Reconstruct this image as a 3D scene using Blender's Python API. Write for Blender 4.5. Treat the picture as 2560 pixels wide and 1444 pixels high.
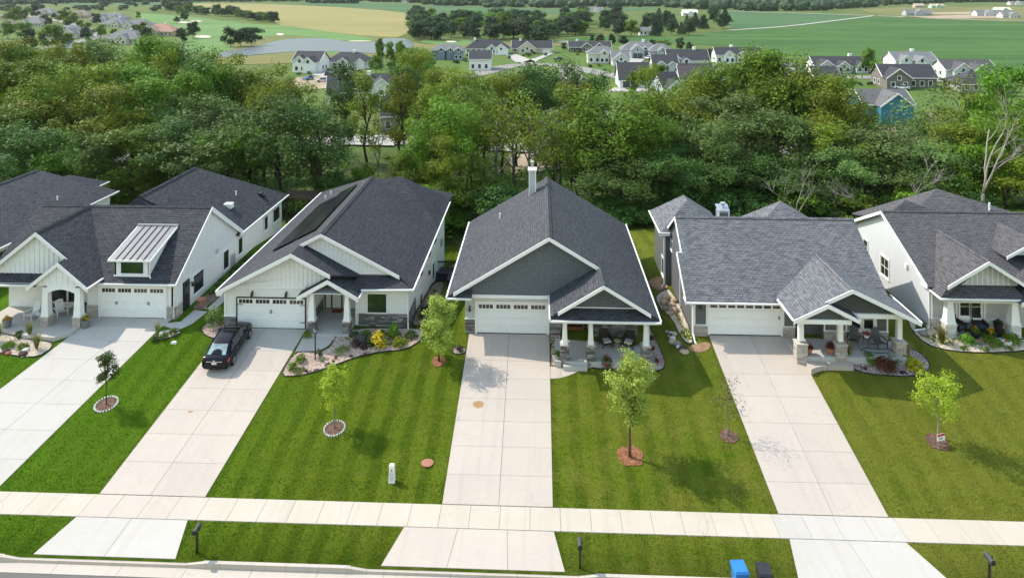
import bpy, bmesh, math, random
import numpy as np
from mathutils import Vector, Matrix

for o in list(bpy.data.objects):
    bpy.data.objects.remove(o)
SC = bpy.context.scene
COL = SC.collection
R = math.radians

# ------------------------------------------------------------------ camera
cam = bpy.data.cameras.new('camera')
cam.sensor_width = 36.0
cam.lens = 36.0 * 1750 / 2560
cam.shift_y = -752.0 / 2560
cam.clip_start = 0.5
cam.clip_end = 9000
cam_ob = bpy.data.objects.new('camera', cam)
COL.objects.link(cam_ob)
cam_ob.location = (0, 0, 24.2)
cam_ob.rotation_euler = (R(90), 0, math.atan(70 / 1750))
SC.camera = cam_ob

# ------------------------------------------------------------------ sky and sun
SUN = Vector((-0.88, 0.38, 1.0)).normalized()
W = bpy.data.worlds.new('World')
SC.world = W
W.use_nodes = True
wn = W.node_tree.nodes
wn.clear()
sky = wn.new('ShaderNodeTexSky')
sky.sky_type = 'NISHITA'
sky.sun_disc = False
sky.sun_elevation = math.asin(SUN.z)
sky.sun_rotation = math.atan2(SUN.x, SUN.y)
sky.air_density = 2.2
sky.dust_density = 1.0
sky.ozone_density = 1.0
bg = wn.new('ShaderNodeBackground')
bg.inputs['Strength'].default_value = 0.15
wo = wn.new('ShaderNodeOutputWorld')
W.node_tree.links.new(sky.outputs[0], bg.inputs[0])
W.node_tree.links.new(bg.outputs[0], wo.inputs[0])
sl = bpy.data.lights.new('sun', 'SUN')
sl.energy = 2.7
sl.angle = R(0.53)
sl.color = (1.0, 0.915, 0.80)
so = bpy.data.objects.new('sun', sl)
COL.objects.link(so)
so.rotation_euler = (-SUN).to_track_quat('-Z', 'Y').to_euler()
SC.view_settings.view_transform = 'Standard'
SC.view_settings.look = 'None'
SC.view_settings.exposure = 0.97
SC.view_settings.gamma = 1.0
SC.view_settings.use_curve_mapping = False
cy = SC.cycles
cy.max_bounces = 4
cy.diffuse_bounces = 2
cy.glossy_bounces = 2
cy.transmission_bounces = 3
cy.transparent_max_bounces = 4
cy.volume_bounces = 0
cy.caustics_reflective = False
cy.caustics_refractive = False
cy.sample_clamp_indirect = 4.0
cy.use_denoising = True

# ------------------------------------------------------------------ materials
MATS = {}
class NT:
    def __init__(s, name):
        m = bpy.data.materials.new(name)
        m.use_nodes = True
        s.m = m
        s.t = m.node_tree
        s.n = s.t.nodes
        s.b = s.n['Principled BSDF']
        s.pos = None
    def new(s, typ, **kw):
        n = s.n.new(typ)
        for k, v in kw.items():
            if k.startswith('i_'):
                n.inputs[k[2:]].default_value = v
            else:
                setattr(n, k, v)
        return n
    def link(s, a, b):
        s.t.links.new(a, b)
    def P(s):
        if s.pos is None:
            s.pos = s.new('ShaderNodeNewGeometry').outputs['Position']
        return s.pos
    def scaled(s, vec, sc):
        n = s.new('ShaderNodeMapping')
        n.inputs['Scale'].default_value = sc
        s.link(vec, n.inputs['Vector'])
        return n.outputs[0]
    def noise(s, scale, detail=3, rough=.55, vec=None, dist=0.0):
        n = s.new('ShaderNodeTexNoise')
        n.inputs['Scale'].default_value = scale
        n.inputs['Detail'].default_value = detail
        n.inputs['Roughness'].default_value = rough
        n.inputs['Distortion'].default_value = dist
        s.link(vec if vec is not None else s.P(), n.inputs['Vector'])
        return n.outputs['Fac']
    def ramp(s, fac, stops):
        n = s.new('ShaderNodeValToRGB')
        r = n.color_ramp
        while len(r.elements) < len(stops):
            r.elements.new(0.5)
        for e, (p, c) in zip(r.elements, stops):
            e.position = p
            e.color = (c[0], c[1], c[2], 1) if not isinstance(c, (int, float)) else (c, c, c, 1)
        s.link(fac, n.inputs['Fac'])
        return n.outputs['Color']
    def mix(s, fac, a, b, mode='MIX'):
        n = s.new('ShaderNodeMix', data_type='RGBA', blend_type=mode)
        for sock, v in ((n.inputs[0], fac), (n.inputs[6], a), (n.inputs[7], b)):
            if isinstance(v, bpy.types.NodeSocket):
                s.link(v, sock)
            elif isinstance(v, (int, float)):
                sock.default_value = v if sock == n.inputs[0] else (v, v, v, 1)
            else:
                sock.default_value = (v[0], v[1], v[2], 1)
        return n.outputs[2]
    def math(s, op, a, b=0.0, clamp=False):
        n = s.new('ShaderNodeMath', operation=op, use_clamp=clamp)
        for i, v in enumerate((a, b)):
            if isinstance(v, bpy.types.NodeSocket):
                s.link(v, n.inputs[i])
            else:
                n.inputs[i].default_value = v
        return n.outputs[0]
    def bump(s, h, strength=.3, dist=.02):
        n = s.new('ShaderNodeBump')
        n.inputs['Strength'].default_value = strength
        n.inputs['Distance'].default_value = dist
        s.link(h, n.inputs['Height'])
        s.link(n.outputs[0], s.b.inputs['Normal'])
    def col(s, c):
        if isinstance(c, bpy.types.NodeSocket):
            s.link(c, s.b.inputs['Base Color'])
        else:
            s.b.inputs['Base Color'].default_value = (c[0], c[1], c[2], 1)
    def sepxyz(s):
        n = s.new('ShaderNodeSeparateXYZ')
        s.link(s.P(), n.inputs[0])
        return n.outputs

def done(t, name, rough=.8, spec=.3, metal=0.0):
    t.b.inputs['Roughness'].default_value = rough
    t.b.inputs['Specular IOR Level'].default_value = spec
    t.b.inputs['Metallic'].default_value = metal
    MATS[name] = t.m
    return t.m

def plain(name, c, rough=.7, spec=.3, metal=0.0, var=.12, scale=3.0, bump=0.0):
    """colour with a little mottling"""
    if name in MATS:
        return MATS[name]
    t = NT(name)
    f = t.noise(scale, 4, .6)
    lo = [x * (1 - var) for x in c]
    hi = [min(1, x * (1 + var)) for x in c]
    t.col(t.ramp(f, [(.3, lo), (.7, hi)]))
    if bump:
        t.bump(t.noise(scale * 8, 3), bump, .01)
    return done(t, name, rough, spec, metal)

def concrete(name, c, warm):
    t = NT(name)
    a = t.noise(.55, 5, .65)
    b = t.noise(9, 5, .7)
    base = t.mix(t.ramp(a, [(.35, 0), (.68, 1)]), c, warm)
    col = t.mix(t.ramp(b, [(.3, .0), (.75, .35)]), base, [x * .84 for x in c])
    st = t.noise(1.7, 6, .75, dist=1.2)
    col = t.mix(t.ramp(st, [(.56, 0), (.76, .38)]), col, (c[0] * .70, c[1] * .66, c[2] * .60))
    # broom finish and faint wheel tracks along the slope
    tr = t.noise(1.0, 3, .6, vec=t.scaled(t.P(), (2.6, .10, .10)))
    col = t.mix(t.ramp(tr, [(.52, 0), (.72, .26)]), col, (c[0] * .74, c[1] * .72, c[2] * .70))
    # hairline cracks
    vo = t.new('ShaderNodeTexVoronoi', feature='DISTANCE_TO_EDGE')
    vo.inputs['Scale'].default_value = .42
    wv = t.new('ShaderNodeVectorMath', operation='ADD')
    nz = t.new('ShaderNodeTexNoise'); nz.inputs['Scale'].default_value = 1.1
    t.link(t.P(), nz.inputs['Vector']); t.link(t.P(), wv.inputs[0]); t.link(nz.outputs['Color'], wv.inputs[1])
    t.link(wv.outputs[0], vo.inputs['Vector'])
    ck = t.math('MULTIPLY', t.ramp(vo.outputs['Distance'], [(.0, 1), (.006, 0)]), t.ramp(t.noise(.3, 2), [(.52, 0), (.6, .5)]))
    col = t.mix(ck, col, [x * .45 for x in c])
    oi = t.new('ShaderNodeObjectInfo').outputs['Random']
    hs = t.new('ShaderNodeHueSaturation')
    t.link(t.math('ADD', t.math('MULTIPLY', oi, .05), .975), hs.inputs['Value'])
    t.link(col, hs.inputs['Color'])
    t.col(hs.outputs[0])
    t.bump(t.noise(45, 3), .15, .004)
    return done(t, name, .85, .2)
concrete('concrete', (.445, .385, .338), (.475, .41, .352))
concrete('concrete_white', (.455, .425, .392), (.437, .404, .367))
concrete('concrete_cream', (.46, .405, .335), (.48, .43, .365))
concrete('concrete_curb', (.47, .41, .345), (.44, .40, .36))
concrete('concrete_porch', (.46, .45, .43), (.42, .41, .40))

def lawn(name, far=False):
    t = NT(name)
    x, y, z = t.sepxyz()
    big = t.noise(.16, 4, .6)
    med = t.noise(.9, 5, .7)
    fine = t.noise(11, 4, .75)
    base = t.mix(t.ramp(big, [(.32, 0), (.68, 1)]), (.060, .100, .006), (.086, .118, .008))
    base = t.mix(t.ramp(med, [(.35, 0), (.75, .6)]), base, (.102, .126, .009))
    # mowing passes, parallel to the drives
    ph = t.math('ADD', t.math('MULTIPLY', x, 4.6), t.math('MULTIPLY', t.noise(.35, 3), 3.0))
    st = t.math('MULTIPLY', t.math('ADD', t.math('SINE', ph), 1.0), .5)
    fade = t.ramp(t.noise(.22, 3), [(.34, .35), (.58, 1)])
    base = t.mix(t.math('MULTIPLY', fade, t.ramp(st, [(.30, .0), (.60, .52)])), base, (.122, .172, .014))
    base = t.mix(t.math('MULTIPLY', fade, t.ramp(st, [(.12, .36), (.42, 0)])), base, (.036, .080, .004))
    # patchy dry turf, more of it on the right-hand lots; lusher on the left
    dr = t.math('ADD', t.math('MULTIPLY', x, .013), t.math('MULTIPLY', t.noise(.5, 7, .78), 1.5))
    base = t.mix(t.ramp(dr, [(.68, 0), (1.2, .52)]), base, (.185, .170, .032))
    lu = t.math('ADD', t.math('MULTIPLY', x, -.026), t.math('MULTIPLY', big, .5))
    base = t.mix(t.ramp(lu, [(.55, 0), (1.0, .6)]), base, (.056, .150, .005))
    # clover patches and bald spots
    cl = t.noise(1.5, 5, .7, dist=.8)
    base = t.mix(t.ramp(cl, [(.60, 0), (.70, .55)]), base, (.036, .105, .007))
    base = t.mix(t.ramp(fine, [(.30, .36), (.58, 0)]), base, (.024, .054, .003))
    thin = t.noise(.8, 7, .8, dist=.6)
    base = t.mix(t.ramp(thin, [(.63, 0), (.76, .65)]), base, (.25, .20, .085))
    t.col(base)
    t.bump(t.noise(26, 4, .8), .9, .05)
    return done(t, name, .95, .04)
lawn('lawn')

def ground_mat():
    t = NT('ground')
    x, y, z = t.sepxyz()
    wob = t.noise(.05, 4, .6)
    yy = t.math('ADD', y, t.math('MULTIPLY', wob, 14.0))
    wood = t.mix(t.ramp(t.noise(.5, 5, .7), [(.35, 0), (.65, 1)]), (.028, .040, .012), (.055, .075, .018))
    wood = t.mix(t.ramp(t.noise(.12, 4), [(.5, 0), (.66, 1)]), wood, (.075, .11, .022))
    vy = t.mix(t.ramp(t.noise(.022, 5, .65), [(.36, 0), (.64, 1)]), (.060, .110, .022), (.125, .145, .042))
    vy = t.mix(t.ramp(t.noise(.3, 5, .7), [(.35, 0), (.75, .4)]), vy, (.050, .082, .018))
    f = t.ramp(t.math('DIVIDE', yy, 400.0), [(.335, 0), (.385, 1)])
    t.col(t.mix(f, wood, vy))
    t.bump(t.noise(2.2, 4, .7), .6, .12)
    return done(t, 'ground', .95, .1)
ground_mat()

def field(name, a, b, sc=.05, rows=None, rowc=None):
    t = NT(name)
    base = t.mix(t.ramp(t.noise(sc, 5, .65), [(.35, 0), (.65, 1)]), a, b)
    fine = t.noise(sc * 22, 3, .7)
    base = t.mix(t.ramp(fine, [(.3, .3), (.6, 0)]), base, [v * .65 for v in a])
    if rows:
        v = t.scaled(t.P(), rows)
        n = t.noise(1.0, 3, .6, vec=v)
        base = t.mix(t.ramp(n, [(.5, 0), (.68, .7)]), base, rowc)
    t.col(base)
    return done(t, name, .95, .1)
field('corn', (.036, .092, .024), (.060, .128, .034), .012, (.004, .045, 0), (.088, .150, .040))
field('corn_far', (.050, .110, .045), (.060, .120, .050), .01, (.002, .02, 0), (.085, .150, .060))
field('wheat', (.225, .205, .080), (.285, .240, .098), .008, (.0025, .035, 0), (.185, .190, .065))
field('fairway', (.105, .195, .060), (.130, .220, .075), .015, (.004, .03, 0), (.085, .155, .050))
field('rough_grass', (.130, .140, .045), (.200, .175, .070), .02, (.01, .03, 0), (.085, .12, .035))
field('yard_grass', (.075, .130, .028), (.105, .150, .035), .05)
field('dirt', (.30, .22, .15), (.38, .31, .23), .06)
field('sand', (.50, .44, .34), (.55, .50, .40), .2)
field('road_far', (.235, .22, .205), (.275, .26, .24), .08)
field('drive_far', (.36, .34, .315), (.41, .39, .355), .15)

def asphalt():
    t = NT('asphalt')
    f = t.noise(60, 3, .8)
    b = t.noise(.8, 4)
    base = t.mix(t.ramp(b, [(.3, 0), (.7, 1)]), (.125, .115, .11), (.155, .145, .138))
    t.col(t.mix(t.ramp(f, [(.35, .5), (.6, 0)]), base, (.10, .095, .09)))
    t.bump(f, .4, .01)
    return done(t, 'asphalt', .9, .2)
asphalt()

def shingles(name, c1, c2, cm, warm, bw=.30, bh=.145):
    t = NT(name)
    uv = t.new('ShaderNodeUVMap').outputs[0]
    br = t.new('ShaderNodeTexBrick')
    br.offset = .5
    br.inputs['Scale'].default_value = 1.0
    br.inputs['Brick Width'].default_value = bw
    br.inputs['Row Height'].default_value = bh
    br.inputs['Mortar Size'].default_value = .030
    br.inputs['Mortar Smooth'].default_value = .35
    br.inputs['Bias'].default_value = -.1
    br.inputs['Color1'].default_value = (*c1, 1)
    br.inputs['Color2'].default_value = (*c2, 1)
    br.inputs['Mortar'].default_value = (*cm, 1)  # painted thin shadow line round the shingles, dark in the colour itself
    t.link(uv, br.inputs['Vector'])
    n = t.noise(1.0, 4, .7, vec=t.scaled(uv, (1.6, 5.5, 1)))
    col = t.mix(t.ramp(n, [(.40, 0), (.72, .8)]), br.outputs['Color'], warm)
    g = t.noise(.35, 4, .6, vec=uv)
    col = t.mix(t.ramp(g, [(.3, .22), (.6, 0)]), col, [x * .62 for x in c1])
    t.col(col)
    saw = t.math('FRACT', t.math('DIVIDE', t.new('ShaderNodeSeparateXYZ').outputs[1], bh))
    sx = [k for k in t.n if k.bl_idname == 'ShaderNodeSeparateXYZ'][-1]
    t.link(uv, sx.inputs[0])
    h = t.math('ADD', t.math('MULTIPLY', saw, -1.0), t.math('MULTIPLY', t.noise(30, 2, .8, vec=uv), .35))
    t.bump(h, .55, .02)
    return done(t, name, .88, .22)
shingles('shingle_black', (.034, .036, .043), (.062, .064, .074), (.011, .012, .015), (.085, .087, .098), .42, .20)
shingles('shingle_purple', (.037, .037, .044), (.060, .060, .070), (.012, .012, .016), (.075, .075, .086), .42, .20)
shingles('shingle_char', (.044, .046, .053), (.074, .077, .086), (.016, .017, .021), (.098, .101, .112), .42, .20)
shingles('shingle_grey', (.095, .098, .108), (.175, .180, .194), (.042, .044, .050), (.215, .22, .236), .34, .17)
shingles('shingle_brown', (.070, .066, .072), (.112, .107, .113), (.028, .026, .029), (.138, .132, .138), .34, .17)

def lap(name, c, exposure=.16, strength=.5):
    t = NT(name)
    x, y, z = t.sepxyz()
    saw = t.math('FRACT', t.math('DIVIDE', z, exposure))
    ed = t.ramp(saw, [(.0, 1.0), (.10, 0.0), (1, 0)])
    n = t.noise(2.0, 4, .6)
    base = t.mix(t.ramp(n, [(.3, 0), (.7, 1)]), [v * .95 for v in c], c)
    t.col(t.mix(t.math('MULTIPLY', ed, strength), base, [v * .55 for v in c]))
    t.bump(saw, -.5 if False else .5, .02)
    return done(t, name, .6, .3)
lap('lap_white', (.78, .79, .79))
lap('lap_pale', (.60, .62, .64))
lap('lap_white_fine', (.80, .80, .79), .11, .4)
lap('lap_grey', (.50, .52, .53))
lap('lap_dark', (.125, .130, .138), .16, .35)
def shake(name, c):
    t = NT(name)
    x, y, z = t.sepxyz()
    cm = t.new('ShaderNodeCombineXYZ')
    t.link(t.math('ADD', x, y), cm.inputs[0]); t.link(z, cm.inputs[1])
    br = t.new('ShaderNodeTexBrick')
    br.inputs['Scale'].default_value = 1
    br.inputs['Brick Width'].default_value = .21
    br.inputs['Row Height'].default_value = .17
    br.inputs['Mortar Size'].default_value = .012
    br.inputs['Color1'].default_value = (*c, 1)
    br.inputs['Color2'].default_value = (*[v * 1.2 for v in c], 1)
    br.inputs['Mortar'].default_value = (*[v * .55 for v in c], 1)
    t.link(cm.outputs[0], br.inputs['Vector'])
    t.col(br.outputs['Color'])
    t.bump(br.outputs['Fac'], -.3, .02)
    return done(t, name, .75, .25)
shake('shake_grey', (.118, .135, .148))
shake('shake_dark', (.085, .092, .098))
plain('trim_white', (.80, .80, .79), .5, .35, var=.03)
plain('panel_white', (.78, .79, .79), .55, .35, var=.04)
plain('door_white', (.80, .81, .81), .45, .4, var=.03)
plain('panel_grey', (.48, .505, .51), .6, .3, var=.05)
plain('panel_char', (.075, .078, .082), .65, .3, var=.1)
plain('stucco_grey', (.47, .475, .47), .8, .2, var=.06)
plain('gutter_white', (.82, .82, .81), .4, .4, var=.02)
plain('black_metal', (.014, .014, .015), .45, .5, var=.2)
plain('dark_frame', (.016, .016, .018), .5, .4, var=.1)
plain('steel', (.55, .56, .58), .35, .5, metal=.7, var=.1)
plain('pvc_white', (.80, .80, .79), .5, .3, var=.04)
plain('soffit', (.70, .70, .69), .7, .2, var=.03)
def glass(name, c, rough=.06):
    t = NT(name)
    t.col(t.mix(t.ramp(t.noise(1.1, 3), [(.35, 0), (.7, 1)]), c, [v * 2.2 for v in c]))
    return done(t, name, rough, .7)
glass('glass_dark', (.012, .014, .016))
glass('glass_bronze', (.030, .022, .017))
glass('glass_green', (.016, .030, .012))
glass('glass_blue', (.05, .075, .10))
glass('solar_cell', (.010, .011, .014), .16)
for i, c in enumerate([(.105, .105, .108), (.19, .185, .18), (.30, .285, .265), (.145, .130, .118), (.23, .225, .225)]):
    plain('stone_dark%d' % i, c, .85, .2, var=.3, scale=9, bump=.5)
for i, c in enumerate([(.42, .37, .32), (.35, .30, .27), (.47, .43, .385), (.39, .35, .325)]):
    plain('stone_tan%d' % i, c, .85, .2, var=.22, scale=9, bump=.5)
for i, c in enumerate([(.62, .61, .585), (.55, .54, .52), (.67, .66, .64)]):
    plain('stone_pale%d' % i, c, .85, .2, var=.12, scale=9, bump=.4)
plain('mortar_dark', (.09, .088, .085), .95, .1)
plain('mortar_tan', (.30, .27, .24), .95, .1)
plain('mortar_pale', (.48, .47, .45), .95, .1)
for i, c in enumerate([(.36, .27, .18), (.44, .34, .23), (.27, .21, .15), (.37, .31, .25), (.22, .19, .17)]):
    plain('boulder%d' % i, c, .9, .2, var=.3, scale=5, bump=.6)
plain('rock_dark', (.06, .052, .048), .9, .2, var=.3, scale=7, bump=.5)
plain('rock_maroon', (.075, .040, .036), .9, .2, var=.3, scale=7, bump=.5)
plain('rock_rust', (.30, .11, .055), .9, .2, var=.3, scale=7, bump=.5)
def gravel(name, a, b, c):
    t = NT(name)
    v = t.new('ShaderNodeTexVoronoi')
    v.inputs['Scale'].default_value = 17
    t.link(t.P(), v.inputs['Vector'])
    sep = t.new('ShaderNodeSeparateColor')
    t.link(v.outputs['Color'], sep.inputs[0])
    col = t.ramp(sep.outputs[0], [(.1, a), (.5, b), (.9, c)])
    col = t.mix(t.ramp(v.outputs['Distance'], [(.25, 0), (.75, .75)]), col, [x * .35 for x in a])
    col = t.mix(t.ramp(t.noise(1.3, 4), [(.4, 0), (.7, .35)]), col, [x * .7 for x in a])
    t.col(col)
    t.bump(v.outputs['Distance'], -.9, .05)
    return done(t, name, .9, .2)
gravel('gravel_pink', (.40, .27, .21), (.58, .44, .36), (.68, .58, .50))
gravel('gravel_cream', (.52, .42, .31), (.66, .57, .45), (.74, .68, .58))
gravel('gravel_brown', (.20, .135, .095), (.32, .22, .165), (.44, .33, .26))
gravel('gravel_mauve', (.26, .19, .175), (.42, .33, .305), (.58, .50, .47))
gravel('mulch_red', (.20, .075, .038), (.34, .145, .075), (.45, .22, .125))
gravel('mulch_brown', (.10, .055, .04), (.18, .105, .075), (.27, .17, .13))
plain('edging_black', (.02, .02, .02), .7, .3)
plain('block_dark', (.045, .046, .052), .85, .2, var=.2, scale=6, bump=.3)
plain('soil_tan', (.27, .17, .10), .95, .1, var=.25, scale=3, bump=.5)

def leaf(name, a, b, c=None, trans=.28, rough=.55, vary=1.0):
    t = NT(name)
    oi = t.new('ShaderNodeObjectInfo').outputs['Random']
    f = t.noise(.75, 3, .7)
    col = t.mix(t.ramp(f, [(.36, 0), (.64, 1)]), a, b)
    f2 = t.noise(4.5, 2, .7)
    col = t.mix(t.ramp(f2, [(.52, 0), (.72, .55)]), col, c or [x * 1.55 for x in b])
    hs = t.new('ShaderNodeHueSaturation')
    hs.inputs['Saturation'].default_value = 1.0
    t.link(t.math('ADD', t.math('MULTIPLY', oi, .035 * vary), .5 - .0175 * vary), hs.inputs['Hue'])
    t.link(t.math('ADD', t.math('MULTIPLY', oi, .45 * vary), 1.0 - .30 * vary), hs.inputs['Value'])
    t.link(col, hs.inputs['Color'])
    t.col(hs.outputs[0])
    t.b.inputs['Roughness'].default_value = rough
    t.b.inputs['Specular IOR Level'].default_value = .18
    tr = t.new('ShaderNodeBsdfTranslucent')
    t.link(hs.outputs[0], tr.inputs['Color'])
    mx = t.new('ShaderNodeMixShader')
    mx.inputs[0].default_value = trans
    t.link(t.b.outputs[0], mx.inputs[1])
    t.link(tr.outputs[0], mx.inputs[2])
    t.link(mx.outputs[0], t.n['Material Output'].inputs['Surface'])
    MATS[name] = t.m
    return t.m
leaf('leaf_mid', (0.081, 0.155, 0.011), (0.144, 0.247, 0.018), (.22, .32, .035))
leaf('leaf_dark', (0.047, 0.101, 0.016), (0.078, 0.153, 0.023), (.14, .20, .07))
leaf('leaf_olive', (0.121, 0.171, 0.011), (0.204, 0.264, 0.017), (.29, .34, .035))
leaf('leaf_bright', (.088, .185, .010), (.145, .265, .016), (.24, .37, .03))
leaf('leaf_silver', (0.090, 0.161, 0.032), (0.149, 0.230, 0.052), (.30, .36, .17))
leaf('leaf_lime', (0.255, 0.374, 0.025), (0.408, 0.527, 0.041), (.36, .40, .04), vary=.1)
leaf('leaf_pale', (.25, .34, .045), (.38, .48, .08), (.58, .64, .24), vary=.1)
leaf('leaf_purple', (.055, .030, .030), (.085, .050, .042))
leaf('leaf_yellow', (.52, .33, .012), (.68, .47, .02), (.78, .60, .06), .2)
leaf('leaf_gold', (.36, .33, .015), (.52, .44, .02), (.65, .52, .04), .25)
leaf('leaf_rust', (.10, .035, .018), (.17, .065, .03), (.26, .12, .06))
leaf('leaf_maroon', (.085, .012, .016), (.14, .018, .022), (.22, .03, .03), .15)
leaf('petal_pink', (.55, .06, .12), (.70, .14, .22), (.8, .3, .38), .2)
leaf('petal_orange', (.62, .20, .015), (.75, .32, .02), (.8, .45, .05), .2)
leaf('petal_red', (.38, .02, .02), (.50, .03, .025), (.6, .06, .05), .2)
leaf('blade_tan', (.30, .25, .12), (.42, .35, .19), (.5, .42, .25), .3)
leaf('leaf_far', (0.032, 0.069, 0.029), (0.054, 0.099, 0.038), (.055, .085, .036))
leaf('leaf_pine', (0.018, 0.045, 0.021), (0.030, 0.063, 0.027), (.03, .055, .025), .15)
plain('bark_brown', (.060, .046, .036), .95, .1, var=.3, scale=6, bump=.6)
plain('bark_grey', (.155, .140, .125), .95, .1, var=.3, scale=6, bump=.6)
plain('bark_pale', (.29, .265, .235), .9, .15, var=.25, scale=5, bump=.5)
plain('bark_red', (.13, .065, .040), .95, .1, var=.3, scale=8, bump=.5)
def M(n):
    return MATS[n]

# ------------------------------------------------------------------ building blocks
WO = {}          # position of every object's origin in its thing's frame
def link(o, parent=None, loc=(0, 0, 0)):
    COL.objects.link(o)
    if parent is not None:
        o.parent = parent
        p = WO[parent.name]
        o.location = (loc[0] - p[0], loc[1] - p[1], loc[2] - p[2])
    else:
        o.location = loc
    WO[o.name] = tuple(loc)
    return o
def tag(o, label=None, cat=None, group=None, kind=None):
    if label: o['label'] = label
    if cat: o['category'] = cat
    if group: o['group'] = group
    if kind: o['kind'] = kind
    return o
def thing(name, label, cat, loc, group=None, rz=0.0, local=False):
    e = bpy.data.objects.new(name, None)
    e.empty_display_size = .3
    link(e, None, loc)
    e.rotation_euler[2] = rz
    if local or rz:
        WO[e.name] = (0, 0, 0)
    return tag(e, label, cat, group)

class MB:
    def __init__(s):
        s.v = []; s.f = []; s.uv = {}; s.mi = {}
    def face(s, pts, uv=None, mi=0):
        b = len(s.v)
        s.v += [tuple(p) for p in pts]
        s.f.append(tuple(range(b, b + len(pts))))
        if uv: s.uv[len(s.f) - 1] = uv
        if mi: s.mi[len(s.f) - 1] = mi
    def box(s, x0, x1, y0, y1, z0, z1, mi=0):
        s.hexa([(x0, y0, z0), (x1, y0, z0), (x1, y1, z0), (x0, y1, z0)], [(x0, y0, z1), (x1, y0, z1), (x1, y1, z1), (x0, y1, z1)], mi)
    def hexa(s, lo, hi, mi=0):
        b = len(s.v)
        n = len(lo)
        s.v += [tuple(p) for p in lo] + [tuple(p) for p in hi]
        fs = [tuple(b + i for i in reversed(range(n))), tuple(b + n + i for i in range(n))]
        for i in range(n):
            j = (i + 1) % n
            fs.append((b + i, b + j, b + n + j, b + n + i))
        for f in fs:
            s.f.append(f)
            if mi: s.mi[len(s.f) - 1] = mi
    def prism(s, pts, vec, mi=0):
        s.hexa(pts, [(p[0] + vec[0], p[1] + vec[1], p[2] + vec[2]) for p in pts], mi)
    def beam(s, p0, p1, w, h, mi=0, drop=True):
        """plumb-cut board: w across, h downwards from the line p0-p1"""
        p0, p1 = Vector(p0), Vector(p1)
        d = p1 - p0
        side = Vector((d.y, -d.x, 0))
        if side.length < 1e-6: side = Vector((1, 0, 0))
        side = side.normalized() * (w / 2)
        dz = Vector((0, 0, -h))
        s.hexa([p0 - side + dz, p0 + side + dz, p1 + side + dz, p1 - side + dz], [p0 - side, p0 + side, p1 + side, p1 - side], mi)
    def tube(s, path, radii, n=6, mi=0):
        path = [Vector(p) for p in path]
        b0 = len(s.v)
        up = Vector((.3, .2, 1)).normalized()
        for i, p in enumerate(path):
            d = (path[min(i + 1, len(path) - 1)] - path[max(i - 1, 0)]).normalized()
            a = d.cross(Vector((1, 0, 0)) if abs(d.x) < .8 else Vector((0, 1, 0))).normalized()
            c = d.cross(a)
            r = radii[i] if not isinstance(radii, (int, float)) else radii
            for k in range(n):
                t = 2 * math.pi * k / n
                s.v.append(tuple(p + a * (math.cos(t) * r) + c * (math.sin(t) * r)))
        for i in range(len(path) - 1):
            for k in range(n):
                k2 = (k + 1) % n
                s.f.append((b0 + i * n + k, b0 + i * n + k2, b0 + (i + 1) * n + k2, b0 + (i + 1) * n + k))
                if mi: s.mi[len(s.f) - 1] = mi
        s.f.append(tuple(b0 + k for k in reversed(range(n))))
        e = b0 + (len(path) - 1) * n
        s.f.append(tuple(e + k for k in range(n)))
    def lathe(s, prof, n=16, c=(0, 0, 0), mi=0):
        b = len(s.v)
        for r, z in prof:
            for k in range(n):
                t = 2 * math.pi * k / n
                s.v.append((c[0] + r * math.cos(t), c[1] + r * math.sin(t), c[2] + z))
        for i in range(len(prof) - 1):
            for k in range(n):
                k2 = (k + 1) % n
                s.f.append((b + i * n + k, b + i * n + k2, b + (i + 1) * n + k2, b + (i + 1) * n + k))
                if mi: s.mi[len(s.f) - 1] = mi
        s.f.append(tuple(b + k for k in reversed(range(n))))
        e = b + (len(prof) - 1) * n
        s.f.append(tuple(e + k for k in range(n)))
    def roof(s, pts, th=.11):
        """one roof plane given by its top outline (counter-clockwise from above), with shingle coordinates in metres"""
        ps = [Vector(p) for p in pts]
        n = (ps[1] - ps[0]).cross(ps[2] - ps[0])
        if n.z < 0:
            ps = ps[::-1]; n = -n
        n.normalize()
        h = Vector((0, 0, 1)).cross(n)
        if h.length < 1e-5: h = Vector((1, 0, 0))
        h.normalize()
        up = n.cross(h)
        s.face(ps, [(p.dot(h), p.dot(up)) for p in ps])
        lo = [p - Vector((0, 0, th)) for p in ps]
        s.face(lo[::-1])
        for i in range(len(ps)):
            j = (i + 1) % len(ps)
            s.face([lo[i], lo[j], ps[j], ps[i]])
    def mesh(s, name, mats, smooth=False, off=(0, 0, 0)):
        me = bpy.data.meshes.new(name)
        v = [(p[0] - off[0], p[1] - off[1], p[2] - off[2]) for p in s.v]
        me.from_pydata(v, [], s.f)
        for m in (mats if isinstance(mats, (list, tuple)) else [mats]):
            me.materials.append(M(m) if isinstance(m, str) else m)
        if s.uv:
            lay = me.uv_layers.new(name='UVMap')
            for fi, uv in s.uv.items():
                for li, c in zip(me.polygons[fi].loop_indices, uv):
                    lay.data[li].uv = c
        if s.mi:
            for fi, k in s.mi.items():
                me.polygons[fi].material_index = k
        if smooth:
            me.polygons.foreach_set('use_smooth', [True] * len(me.polygons))
        me.update()
        return me
    def build(s, name, mats, parent=None, loc=None, smooth=False):
        """vertices are in the parent's frame; the origin sits with the parent's"""
        l = loc if loc is not None else (WO[parent.name] if parent is not None else (0, 0, 0))
        o = bpy.data.objects.new(name, s.mesh(name, mats, smooth, l))
        return link(o, parent, l)

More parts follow.
